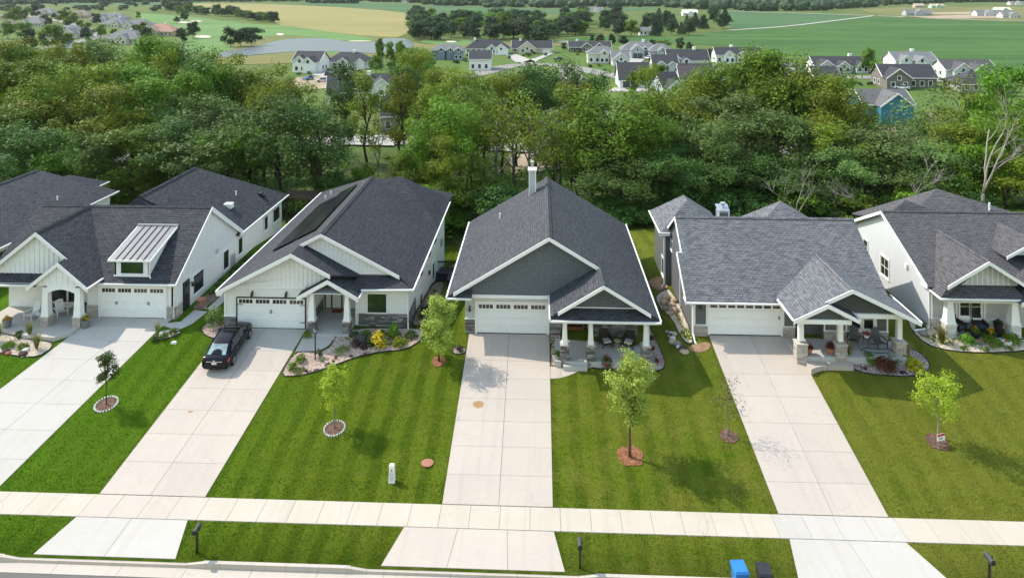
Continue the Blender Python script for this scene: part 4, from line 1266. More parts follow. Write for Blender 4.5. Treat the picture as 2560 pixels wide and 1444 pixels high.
board(dm, (-28.27, 49.75, 4.42), (-28.27, 53.6, 5.62), .05, .13); board(dm, (-31.43, 49.75, 4.42), (-31.43, 53.6, 5.62), .05, .13)
window(dm, 'F', 50.05, -30.55, -29.05, 3.42, 4.12, frame='dark_frame', fw=.06, nx=2, ny=1, sash='dark_frame', glassm='glass_green', sill=False)
boxo('dormer_sill', dm, -31.15, -28.45, 49.98, 50.06, 3.1, 3.2, 'trim_white')
vent_pipe(h1, (-28.99, 65.69, hr(-28.99))); boxo('skylight', h1, -28.95, -28.25, 62.9, 63.6, 4.0, 4.42, 'gutter_white')
for k in (0, .5): boxo('roof_vent', h1, -27.95 + k * .5, -27.6 + k * .5, 68.3, 68.8, 3.5 - k * .3, 3.85 - k * .3, 'black_metal')
downspout(h1, [(-26.3, 49.5, 2.7), (-26.58, 49.84, 2.4), (-26.58, 49.84, .2)]); downspout(h1, [(-28.4, 49.9, 4.3), (-28.45, 49.95, 3.3), (-28.3, 49.8, 3.1)])

# ================================================================== house 0: roof at the left edge
h0 = thing('house', 'white house behind the arched porch, only roof and side wall showing at left edge', 'house', (-50, 58, .2))
e0, S0 = -44.2, .6
x0r, z0r = -49.7, 2.9 + .6 * 5.5
walls(h0, 'lap_white_fine', lambda m: m.box(-55, -44.65, 48, 71, -2, 2.75))
rf = roofs(h0, 'shingle_char', [[(x0r, 50, z0r), (x0r, 67.4, z0r), (e0, 71.8, 2.9), (e0, 46, 2.9), (x0r, 46, z0r)],
                                [(x0r, 46, z0r), (x0r, 67.4, z0r), (-55.2, 72.8, 2.9), (-55.2, 46, 2.9)],
                                [(x0r, 67.4, z0r), (e0, 71.8, 2.9), (-55.2, 72.8, 2.9)]])
roofs(h0, 'shingle_char', [[(-48.2, 70.1, 5.0), (-46.3, 73.4, 3.4), (-46.0, 69.0, 3.5)], [(-48.2, 70.1, 5.0), (-46.0, 69.0, 3.5), (-50.5, 67.0, 5.0)], [(-48.2, 70.1, 5.0), (-50.5, 67.0, 5.0), (-51, 73.4, 3.4)], [(-48.2, 70.1, 5.0), (-51, 73.4, 3.4), (-46.3, 73.4, 3.4)]], 'rear_roof')
ridge(rf, (x0r, 56, z0r), (x0r, 67.4, z0r), 'shingle_char', .6, .18)
gutter(h0, (e0 + .06, 46, 2.93), (e0 + .06, 71.8, 2.93)); gutter(h0, (-46.05, 70.6, 3.5), (-46.2, 73.4, 3.45))
window(h0, 'R', -44.65, 55.6, 57.4, 1.2, 2.4, frame='trim_white', nx=2, ny=2); window(h0, 'R', -44.65, 58.4, 59.6, 1.2, 2.4, frame='trim_white')
vent_pipe(h0, (-46.0, 64.97, 3.98))
boxo('soffit', h0, -44.65, -44.2, 47, 71.5, 2.72, 2.76, 'soffit')

# ================================================================== house 4: charcoal with grey shingles
h4 = thing('house', 'charcoal house with mottled grey roof and two stepped porch gables', 'house', (14, 48.4, .55))
F4 = lambda y: 3.0 + .667 * (y - 47.7)
RY4, RZ4 = 53.5, F4(53.5)
walls(h4, 'lap_dark', lambda m: m.box(10.5, 17.3, 48.3, 53, .0, 3.05), 'garage_wall')
walls(h4, 'lap_dark', lambda m: m.prism([(10.45, 48.6, -1), (10.45, 48.6, 3.3), (10.45, RY4, RZ4 - .2), (10.45, 60.5, 2.9), (10.45, 60.5, -1)], (12.9, 0, 0)))
walls(h4, 'lap_dark', lambda m: m.box(19.1, 23.35, 48.0, 50, .3, 3.0), 'porch_wall')
walls(h4, 'lap_dark', lambda m: m.box(10.0, 14.5, 56.5, 61.5, -1, 4.4), 'rear_wing')
r4 = roofs(h4, 'shingle_grey', [
    [(9.88, 47.7, 3.0), (16.15, 47.7, 3.0), (16.15, 47.9, F4(47.9)), (23.5, 47.9, F4(47.9)), (23.5, RY4, RZ4), (10.22, RY4, RZ4), (10.22, 50.9, F4(50.9)), (9.88, 50.9, F4(50.9))],
    [(10.22, RY4, RZ4), (23.5, RY4, RZ4), (23.5, 60.9, 2.6), (10.22, 60.9, 2.6)]])
ridge(r4, (10.22, RY4, RZ4), (23.5, RY4, RZ4), 'shingle_grey', .667, .14)
GX4, GZ4 = 19.75, 5.15
b4 = lambda x: GZ4 - .47 * abs(x - GX4)
r4p = roofs(h4, 'shingle_grey', [[(GX4, 45.05, GZ4), (GX4, 50.93, GZ4), (23.95, 48.0, b4(23.95)), (23.95, 45.05, b4(23.95))],
                                 [(GX4, 45.05, GZ4), (GX4, 50.93, GZ4), (15.95, 47.98, b4(15.95)), (15.95, 44.65, b4(15.95)), (18.0, 44.65, b4(18.0)), (18.0, 45.05, b4(18.0))]], 'porch_roof')
ridge(r4p, (GX4, 45.05, GZ4), (GX4, 50.9, GZ4), 'shingle_grey', .47, .17)
roofs(h4, 'shingle_brown', [[(18.05, 44.65, b4(18.05)), (18.05, 45.9, b4(18.05)), (19.98, 45.9, b4(18.05) - .47 * 1.93), (19.98, 44.65, b4(18.05) - .47 * 1.93)]], 'entry_roof')
boxo('gable_flashing', h4, 18.1, 18.16, 45.3, 45.9, 4.3, 4.36, 'trim_white')
walls(h4, 'panel_char', lambda m: m.prism([(17.2, 45.75, 3.35), (23.0, 45.75, 3.35), (23.0, 45.75, b4(23) - .13), (GX4, 45.75, GZ4 - .13), (17.2, 45.75, b4(17.2) - .13)], (0, .25, 0)), 'porch_gable')
walls(h4, 'panel_char', lambda m: m.prism([(16.9, 44.95, 3.3), (19.25, 44.95, 3.3), (18.05, 44.95, b4(18.05) - .13)], (0, .2, 0)), 'entry_gable')
for a, b in (((18.0, 45.02, b4(18.0)), (GX4, 45.02, GZ4 + .02)), ((GX4, 45.02, GZ4 + .02), (23.98, 45.02, b4(23.98))), ((15.93, 44.62, b4(15.93)), (18.05, 44.62, b4(18.05) + .02)), ((18.05, 44.62, b4(18.05) + .02), (20.0, 44.62, b4(18.05) - .47 * 1.95))):
    board(h4, a, b, .06, .25, name='rake_board')
board(h4, (9.85, 47.7, 3.02), (9.85, 50.9, F4(50.9) + .02), .06, .22, name='rake_board'); board(h4, (10.19, 50.9, F4(50.9) + .02), (10.19, RY4, RZ4 + .02), .06, .22, name='rake_board'); board(h4, (10.19, RY4, RZ4 + .02), (10.19, 58, F4(53.5) - .667 * 4.5 + .3), .06, .22, name='rake_board')
board(h4, (9.82, 50.92, F4(50.9) + .02), (10.3, 50.92, F4(50.9) + .02), .06, .22, name='rake_return')
gutter(h4, (9.9, 47.63, 3.02), (16.1, 47.63, 3.02)); gutter(h4, (24.0, 45.0, b4(24) + .04), (24.0, 49, b4(24) + .04)); gutter(h4, (15.9, 44.65, b4(15.9) + .03), (15.9, 47.6, b4(15.9) + .03)); gutter(h4, (20.03, 44.62, 3.46), (20.03, 45.9, 3.46))
boxo('soffit', h4, 10.0, 16.2, 47.75, 48.3, 2.84, 2.88, 'soffit'); boxo('porch_ceiling', h4, 16.6, 23.3, 45.9, 48.2, 3.2, 3.25, 'soffit'); boxo('porch_beam', h4, 19.4, 23.4, 45.6, 45.85, 3.08, 3.38, 'trim_white'); boxo('porch_beam', h4, 16.3, 19.6, 44.85, 45.1, 3.02, 3.3, 'trim_white')
g = garage(h4, 48.3, 11.55, 16.35, .57, 2.78, groups=8, per=1, tw=.12)
boxo('lock', g, 16.2, 16.26, 48.2, 48.26, 1.7, 1.9, 'black_metal')
stones(h4, 'F', 48.3, 10.5, 11.42, .2, 1.2, ST, 'mortar_tan', 41, cap='trim_white'); stones(h4, 'F', 48.3, 16.48, 17.3, .4, 1.2, ST, 'mortar_tan', 42, cap='trim_white'); stones(h4, 'F', 48.0, 19.1, 23.35, .5, 1.12, ST, 'mortar_tan', 43, cap='trim_white')
for a in (10.5, 11.32, 16.48, 17.2): boxo('corner_board', h4, a, a + .1, 48.24, 48.3, 1.25, 2.85, 'trim_white')
for a in (19.1, 20.55, 22.5, 23.25): boxo('corner_board', h4, a, a + .1, 47.94, 48.0, 1.17, 3.0, 'trim_white')
window(h4, 'F', 48.0, 20.85, 21.55, 1.3, 2.55, ny=2, sill=True); window(h4, 'F', 48.0, 21.75, 22.4, 1.3, 2.55, ny=2)
lantern(h4, 'F', 48.3, 10.95, 2.5)
fd = one('front_door', h4, plain('door_blue', (.06, .12, .20), .5, .35), lambda m: m.box(17.6, 18.6, 49.92, 50.0, .55, 2.7)); boxo('door_glass', fd, 17.8, 18.4, 49.9, 49.93, 1.6, 2.5, 'glass_blue')
walls(h4, 'panel_char', lambda m: m.box(17.3, 19.1, 49.98, 50.2, .4, 3.1), 'entry_wall')
boxo('doormat', h4, 17.5, 18.7, 48.9, 49.6, .575, .59, 'black_metal')
boxo('porch_floor', h4, 16.6, 23.5, 45.75, 49.98, -.3, .50, 'concrete_porch')
for cx, cyy in ((16.85, 46.0), (19.35, 46.0), (23.3, 46.45)):
    pier(h4, cx, cyy, .62, -.3, 1.28, ST, 'mortar_tan', int(cx * 7), 'stone_tan2')
    post(h4, cx, cyy, 1.34, 3.1, .3, .3, cap=False)
# left side: windows, brackets, hip bay, chimney
for (a, b, c_, d_) in ((50.2, 51.1, 1.9, 2.7), (56.9, 57.8, .95, 2.3), (55.7, 56.3, 3.5, 4.2)):
    window(h4, 'L', 10.45 if b < 56.4 else 10.0, a, b, c_, d_)
boxo('corner_board', h4, 10.38, 10.46, 48.24, 48.36, .3, 3.0, 'trim_white'); boxo('corner_board', h4, 9.94, 10.02, 56.42, 56.54, -.5, 4.3, 'trim_white'); boxo('corner_board', h4, 10.37, 10.46, 52.4, 52.5, .3, 5.3, 'trim_white')
e4 = 9.55
roofs(h4, 'shingle_grey', [[(12.1, 58.2, 6.75), (e4, 56.0, 4.75), (e4, 61.6, 4.75), (12.1, 59.6, 6.75)], [(12.1, 58.2, 6.75), (14.8, 56.0, 4.75), (e4, 56.0, 4.75)], [(12.1, 58.2, 6.75), (12.1, 59.6, 6.75), (14.8, 61.6, 4.75), (14.8, 56.0, 4.75)], [(12.1, 59.6, 6.75), (e4, 61.6, 4.75), (14.8, 61.6, 4.75)]], 'hip_roof')
gutter(h4, (e4 - .05, 55.9, 4.78), (e4 - .05, 61.6, 4.78)); board(h4, (e4 - .1, 55.95, 4.80), (10.3, 55.95, 4.80), .1, .25)
roofs(h4, 'shingle_grey', [[(19.5, 57.6, 6.95), (17.0, 55.2, 5.6), (22.2, 55.2, 5.6)], [(19.5, 57.6, 6.95), (17.0, 55.2, 5.6), (16.4, 60.5, 4.4)], [(19.5, 57.6, 6.95), (22.2, 55.2, 5.6), (22.8, 60.5, 4.4)], [(19.5, 57.6, 6.95), (16.4, 60.5, 4.4), (22.8, 60.5, 4.4)]], 'hip_roof')
c4 = one('chimney', h4, 'steel', lambda m: (m.box(14.15, 15.0, 56.2, 57.0, 4, 6.45), m.prism([(14.1, 56.15, 6.45), (15.05, 56.15, 6.45), (15.05, 57.05, 6.75), (14.1, 57.05, 6.75)], (0, 0, .07))))
boxo('chimney_face', c4, 14.25, 14.9, 56.17, 56.2, 5.5, 6.35, 'lap_dark')
for xx in (14.13, 14.92): boxo('corner_board', c4, xx, xx + .1, 56.15, 56.25, 4.2, 6.45, 'trim_white')
one('flue', c4, 'steel', lambda m: (m.tube([(14.6, 56.6, 6.5), (14.6, 56.6, 6.95)], .12, 10), m.tube([(14.6, 56.6, 6.93), (14.6, 56.6, 7.05)], .22, 10)))
downspout(h4, [(10.05, 47.75, 2.85), (10.42, 48.1, 2.6), (10.42, 48.1, .7), (10.45, 47.7, .35), (10.65, 46.6, .0)], r=.06); downspout(h4, [(9.55, 56.0, 4.6), (9.9, 56.4, 4.3), (9.9, 56.4, .6), (9.6, 56.0, .4)])

# ================================================================== house 5: white with brown roof, right edge
h5 = thing('house', 'white-sided house with brownish roof and tapered porch columns at right edge', 'house', (31, 49.3, .7))
F5 = lambda y: 3.7 + .46 * (y - 49.3)
RY5, RZ5 = 55.9, F5(55.9)
walls(h5, 'lap_pale', lambda m: m.prism([(27.0, 49.7, -1), (27.0, 49.7, F5(49.7) - .15), (27.0, RY5, RZ5 - .15), (27.0, 62.5, 3.6), (27.0, 62.5, -1)], (14, 0, 0)))
walls(h5, 'stucco_grey', lambda m: m.box(27.05, 32.4, 49.6, 50.3, .3, 3.5), 'porch_wall')
r5 = roofs(h5, 'shingle_brown', [[(26.68, 49.25, F5(49.25)), (45, 49.25, F5(49.25)), (45, RY5, RZ5), (26.68, RY5, RZ5)], [(26.68, RY5, RZ5), (45, RY5, RZ5), (45, 63, 3.4), (26.68, 63, 3.4)]])
ridge(r5, (26.68, RY5, RZ5), (45, RY5, RZ5), 'shingle_brown', .46, .14)
GX5, GZ5 = 29.95, 5.95
f5 = lambda x: GZ5 - .62 * abs(x - GX5)
r5p = roofs(h5, 'shingle_brown', [[(GX5, 47.95, GZ5), (GX5, 54.19, GZ5), (26.85, 49.6, 3.5), (26.85, 48.0, 3.45), (27.3, 47.95, f5(27.3))],
                                  [(GX5, 47.95, GZ5), (GX5, 54.19, GZ5), (33.3, 49.4, f5(33.3)), (33.3, 47.95, f5(33.3))],
                                  [(26.85, 47.95, 3.42), (32.4, 47.95, 3.42), (32.0, 48.75, 4.1), (27.5, 48.75, 4.1)]], 'porch_roof')
ridge(r5p, (GX5, 47.95, GZ5), (GX5, 54.0, GZ5), 'shingle_brown', .62, .14)
walls(h5, 'panel_grey', lambda m: m.prism([(27.6, 48.7, 4.05), (32.3, 48.7, 4.05), (32.3, 48.7, f5(32.3) - .12), (GX5, 48.7, GZ5 - .14), (27.6, 48.7, f5(27.6) - .12)], (0, .2, 0)), 'porch_gable')
battens(h5, 'F', 48.7, 28.2, 31.9, .35, lambda u: 4.1, lambda u: f5(u) - .18, 'trim_white')
for a, b in (((27.25, 47.92, f5(27.25)), (GX5, 47.92, GZ5 + .02)), ((GX5, 47.92, GZ5 + .02), (32.35, 47.92, f5(32.35)))): board(h5, a, b, .06, .26, name='rake_board')
board(h5, (26.65, 49.3, F5(49.3)), (26.65, RY5, RZ5 + .02), .06, .24, name='rake_board'); board(h5, (26.65, RY5, RZ5 + .02), (26.65, 63, 3.42), .06, .24, name='rake_board')
gutter(h5, (26.78, 47.9, 3.46), (32.4, 47.9, 3.46)); gutter(h5, (26.78, 47.9, 3.46), (26.78, 50.4, 3.5))
boxo('porch_ceiling', h5, 26.95, 33, 48.0, 50.3, 3.2, 3.25, 'soffit'); boxo('porch_beam', h5, 27.3, 33.5, 48.35, 48.65, 3.0, 3.28, 'trim_white')
boxo('porch_floor', h5, 27.2, 34, 48.3, 50.3, -.2, .72, 'concrete_porch')
for cx in (27.7, 31.95):
    pier(h5, cx, 48.62, .62, .3, 1.5, SP, 'mortar_pale', int(cx), 'stone_pale2')
    post(h5, cx, 48.62, 1.56, 3.0, .58, .36)
stones(h5, 'F', 49.6, 27.05, 32.4, .7, 1.35, SP, 'mortar_pale', 52, cap='trim_white')
window(h5, 'F', 49.6, 29.0, 29.66, 1.55, 2.85, ny=2); window(h5, 'F', 49.6, 29.76, 30.42, 1.55, 2.85, ny=2)
for a in (27.05, 28.7, 30.62, 32.3): boxo('corner_board', h5, a, a + .1, 49.54, 49.6, 1.4, 3.2, 'trim_white')
window(h5, 'L', 27.0, 55.35, 56.6, 1.65, 3.1, nx=2, ny=2, mw=.07); window(h5, 'L', 27.0, 58.8, 59.5, 2.3, 3.3, nx=1, ny=2)
boxo('vent_hood', h5, 26.85, 27.0, 52.5, 52.75, 3.6, 3.9, 'trim_white')
boxo('corner_board', h5, 26.95, 27.03, 49.62, 49.74, .5, 3.6, 'trim_white')
downspout(h5, [(26.8, 49.2, 3.4), (26.9, 49.55, 3.2), (26.9, 49.55, .8), (26.6, 49.2, .75)])
roofs(h5, 'shingle_brown', [[(33.2, 60.0, 7.4), (28.8, 56.6, 5.6), (38.3, 57.0, 6.2)], [(33.2, 60.0, 7.4), (28.0, 64, 4.0), (28.8, 56.6, 5.6)], [(33.2, 60.0, 7.4), (38.3, 57.0, 6.2), (38.3, 64, 4.0)], [(33.2, 60.0, 7.4), (38.3, 64, 4.0), (28, 64, 4.0)], [(29.6, 58.0, 7.0), (27.3, 57.0, 5.7), (32.5, 57.0, 6.1)], [(29.6, 58.0, 7.0), (27.6, 61, 4.5), (27.3, 57.0, 5.7)], [(29.6, 58.0, 7.0), (32.5, 57.0, 6.1), (32.0, 61, 5.0)], [(29.6, 58.0, 7.0), (32.0, 61, 5.0), (27.6, 61, 4.5)]], 'hip_roof')
gutter(h5, (27.25, 57.0, 5.72), (27.55, 61, 4.6))
vent_pipe(h5, (36.0, 57.6, 6.0), 1.0)
# right-hand gable cut by the frame
walls(h5, 'panel_grey', lambda m: m.prism([(32.4, 48.2, 3.3), (38.4, 48.2, 3.3), (35.4, 48.2, 5.1)], (0, .3, 0)), 'garage_gable')
battens(h5, 'F', 48.2, 32.8, 38.0, .35, lambda u: 3.35, lambda u: 5.0 - .6 * abs(u - 35.4), 'trim_white')
roofs(h5, 'shingle_brown', [[(35.4, 47.6, 5.3), (35.4, 53, 5.3), (31.8, 49.3, 3.35), (31.8, 47.6, 3.35)], [(35.4, 47.6, 5.3), (35.4, 53, 5.3), (39, 49.3, 3.35), (39, 47.6, 3.35)]], 'garage_roof')
board(h5, (31.8, 47.57, 3.35), (35.4, 47.57, 5.32), .06, .25, name='rake_board')
walls(h5, 'stucco_grey', lambda m: m.box(34.2, 40, 48.6, 50, -.2, 3.4), 'garage_wall')
walls(h5, 'panel_grey', lambda m: m.prism([(33.6, 51.2, 5.2), (36.5, 51.2, 5.2), (35.05, 51.2, 6.2)], (0, .2, 0)), 'upper_gable')
roofs(h5, 'shingle_brown', [[(35.05, 50.9, 6.35), (35.05, 55, 6.35), (33.0, 53, 5.2), (33.0, 50.9, 5.2)], [(35.05, 50.9, 6.35), (35.05, 55, 6.35), (37.1, 53, 5.2), (37.1, 50.9, 5.2)]], 'upper_roof')
board(h5, (33.0, 50.87, 5.2), (35.05, 50.87, 6.37), .06, .22, name='rake_board')
# ------------------------------------------------------------------ plants: generators
def leaves(rng, C, rad, per, size, up=.5, out=.45, centre=None, flat=.75, aspect=.55, jitter=.85):
    """leaf quads scattered round the clump centres C (n,3)"""
    n = len(C) * per
    P = np.repeat(C, per, 0)
    rr = np.repeat(rad if np.ndim(rad) else np.full(len(C), rad), per)
    d = rng.normal(size=(n, 3)); d /= np.linalg.norm(d, axis=1)[:, None]
    q = rng.uniform(.25, 1, n) ** .6
    off = d * (rr * q)[:, None]
    off[:, 2] *= flat
    P = P + off
    nn = d * .35 + rng.normal(size=(n, 3)) * jitter * .6
    nn[:, 2] += up
    if centre is not None:
        o = P - centre; o /= (np.linalg.norm(o, axis=1)[:, None] + 1e-6)
        nn += o * out
    nn /= np.linalg.norm(nn, axis=1)[:, None]
    t = rng.normal(size=(n, 3))
    a = np.cross(nn, t); a /= (np.linalg.norm(a, axis=1)[:, None] + 1e-9)
    b = np.cross(nn, a)
    s = size * rng.uniform(.6, 1.35, n)
    a *= s[:, None] * .5; b *= (s * aspect)[:, None] * .5
    V = np.stack([P - a, P + b - a * .1, P + a, P - b - a * .1], 1)
    return V.reshape(-1, 3)
def limb(rng, p0, p1, n=5, wob=.08, sag=.0):
    p0, p1 = np.array(p0, float), np.array(p1, float)
    L = np.linalg.norm(p1 - p0)
    pts = []
    for k in range(n):
        t = k / (n - 1)
        p = p0 + (p1 - p0) * t
        p = p + rng.normal(size=3) * wob * L * math.sin(math.pi * t) * .6
        p[2] += sag * L * math.sin(math.pi * t)
        pts.append(tuple(p))
    return pts
def tree_meshes(name, seed, H, Rc, base=.32, limbs=9, subs=5, clump=.26, per=70, size=.42, leafm='leaf_mid', barkm='bark_brown', r0=None, top=.95, shape='round', flat=.92, lean=0.0, fork=False, sparse=1.0, thin=.12):
    rng = np.random.default_rng(seed)
    tb = MB()
    r0 = r0 or H * .018
    lx, ly = rng.normal(size=2) * lean * H
    ztop = H * (.80 if not fork else .55)
    trunk = [(0, 0, -.3)]
    for k in range(1, 7):
        t = k / 6
        trunk.append((lx * t + rng.normal() * .02 * H * t, ly * t + rng.normal() * .02 * H * t, ztop * t))
    tb.tube(trunk, [r0 * (1.35 if k == 0 else 1) * (1 - .72 * k / 6) for k in range(7)], 8)
    zc = H * (base + (1 - base) / 2); hz = H * (1 - base) / 2
    C = []
    for i in range(limbs):
        t = base * .8 + (1 - base * .8) * (i + rng.uniform(0, .8)) / limbs * .72
        k = min(5.99, t * H / ztop * 6); k0 = int(k); f = k - k0
        p0 = np.array(trunk[k0]) * (1 - f) + np.array(trunk[min(6, k0 + 1)]) * f
        az = i * 2.399 + rng.uniform(-.5, .5)
        zt = min(H * .96, p0[2] + rng.uniform(.05, .34) * H)
        w = math.sqrt(max(.06, 1 - ((zt - zc) / hz) ** 2))
        if shape == 'vase': w *= .55 + .6 * (zt / H)
        if shape == 'oval': w = w ** 1.3 * .9
        rr = Rc * w * rng.uniform(.62, .95)
        p1 = (p0[0] + rr * math.cos(az), p0[1] + rr * math.sin(az), zt)
        L = limb(rng, p0, p1, 6, .09, .06)
        ra = r0 * (.5 - .25 * i / limbs)
        tb.tube(L, [ra * (1 - .8 * j / 5) for j in range(6)], 5)
        C.append(p1)
        for s_ in range(subs):
            q0 = np.array(L[rng.integers(2, 6)])
            v = rng.normal(size=3); v[2] = abs(v[2]) * .7
            v /= np.linalg.norm(v)
            q1 = q0 + v * Rc * rng.uniform(.18, .42)
            q1[2] = min(q1[2], H * .97)
            tb.tube(limb(rng, q0, q1, 4, .1), [ra * .35, ra * .25, ra * .18, ra * .08], 4)
            if rng.uniform() < sparse: C.append(tuple(q1))
    for s_ in range(max(3, limbs // 3)):
        a = rng.uniform(0, 6.28); rr = Rc * rng.uniform(0, .4)
        C.append((lx * .8 + rr * math.cos(a), ly * .8 + rr * math.sin(a), H * rng.uniform(.82, top)))
    C = np.array(C)
    rad = rng.uniform(.7, 1.3, len(C)) * clump * Rc
    V = leaves(rng, C, rad, per, size, up=.32, centre=np.array([lx * .5, ly * .5, zc]), flat=flat)
    V = np.concatenate([V, leaves(rng, C, rad * 1.7, max(1, int(per * thin)), size, centre=np.array([0, 0, zc]), flat=flat)])
    return tb.mesh(name + '_trunk', barkm, True), raw_mesh(name + '_crown', V, 4, leafm)
def plant_tree(name, meshes, label, group, loc, s=1.0, rz=0.0, sz=1.0, cat='tree'):
    e = thing(name, label, cat, loc, group, rz)
    e.scale = (s, s, s * sz)
    a = bpy.data.objects.new('trunk', meshes[0]); link(a, e)
    b = bpy.data.objects.new('crown', meshes[1]); link(b, e)
    a.location = b.location = (0, 0, 0)
    return e

# ------------------------------------------------------------------ the wood behind the houses
VAR = {}
def var(kind):
    if kind in VAR: return VAR[kind]
    L = {'oak': dict(H=16, Rc=5.6, limbs=11, subs=6, per=105, size=0.36, leafm='leaf_mid', clump=.24),
         'oak2': dict(H=16, Rc=5.2, limbs=10, subs=6, per=105, size=0.34, leafm='leaf_olive', clump=.22, base=.28),
         'dark': dict(H=15, Rc=5.4, limbs=11, subs=6, per=110, size=0.36, leafm='leaf_dark', clump=.24, base=.22),
         'silver': dict(H=15, Rc=5.0, limbs=11, subs=6, per=100, size=0.34, leafm='leaf_silver', clump=.22, base=.25),
         'bright': dict(H=14, Rc=4.6, limbs=10, subs=6, per=105, size=0.34, leafm='leaf_bright', clump=.24, base=.22),
         'tall': dict(H=18, Rc=3.6, limbs=9, subs=4, per=90, size=.32, leafm='leaf_olive', clump=.26, base=.45, shape='oval'),
         'thin': dict(H=15, Rc=4.4, limbs=9, subs=5, per=24, size=.36, leafm='leaf_olive', clump=.26, base=.25, barkm='bark_grey', sparse=.8),
         'thin2': dict(H=14, Rc=4.8, limbs=10, subs=6, per=22, size=.36, leafm='leaf_silver', clump=.24, base=.2, barkm='bark_pale', sparse=.75),
         'bush': dict(H=5, Rc=3.2, limbs=9, subs=6, per=62, size=.40, leafm='leaf_dark', clump=.26, base=.04),
         'bush2': dict(H=5, Rc=3.0, limbs=9, subs=6, per=62, size=.38, leafm='leaf_mid', clump=.26, base=.04)}[kind[:-1]]
    VAR[kind] = tree_meshes('wood_' + kind, sum(ord(c) * 31 ** i for i, c in enumerate(kind)) % 99991, **L)
    return VAR[kind]
HT = {'oak': 16, 'oak2': 16, 'dark': 15, 'silver': 15, 'bright': 14, 'tall': 18, 'thin': 15, 'thin2': 14, 'bush': 5, 'bush2': 5}
RC = {'oak': 5.6, 'oak2': 5.2, 'dark': 5.4, 'silver': 5.0, 'bright': 4.6, 'tall': 3.6, 'thin': 4.4, 'thin2': 4.8, 'bush': 3.2, 'bush2': 3.0}
KLAB = {'oak': 'green oak', 'oak2': 'olive-green tree', 'dark': 'dark green tree', 'silver': 'silvery-leaved tree', 'bright': 'bright green tree', 'tall': 'tall narrow-crowned tree', 'thin': 'thin-leaved twiggy tree', 'thin2': 'scraggly pale-barked tree', 'bush': 'dark thicket shrub', 'bush2': 'green thicket shrub'}
WHERE = ['in the wood at far left', 'in the wood behind the left houses', 'in the gap behind the solar-panel house', 'behind the grey middle house', 'behind the charcoal house', 'behind the right-hand house', 'at the edge of the wood']
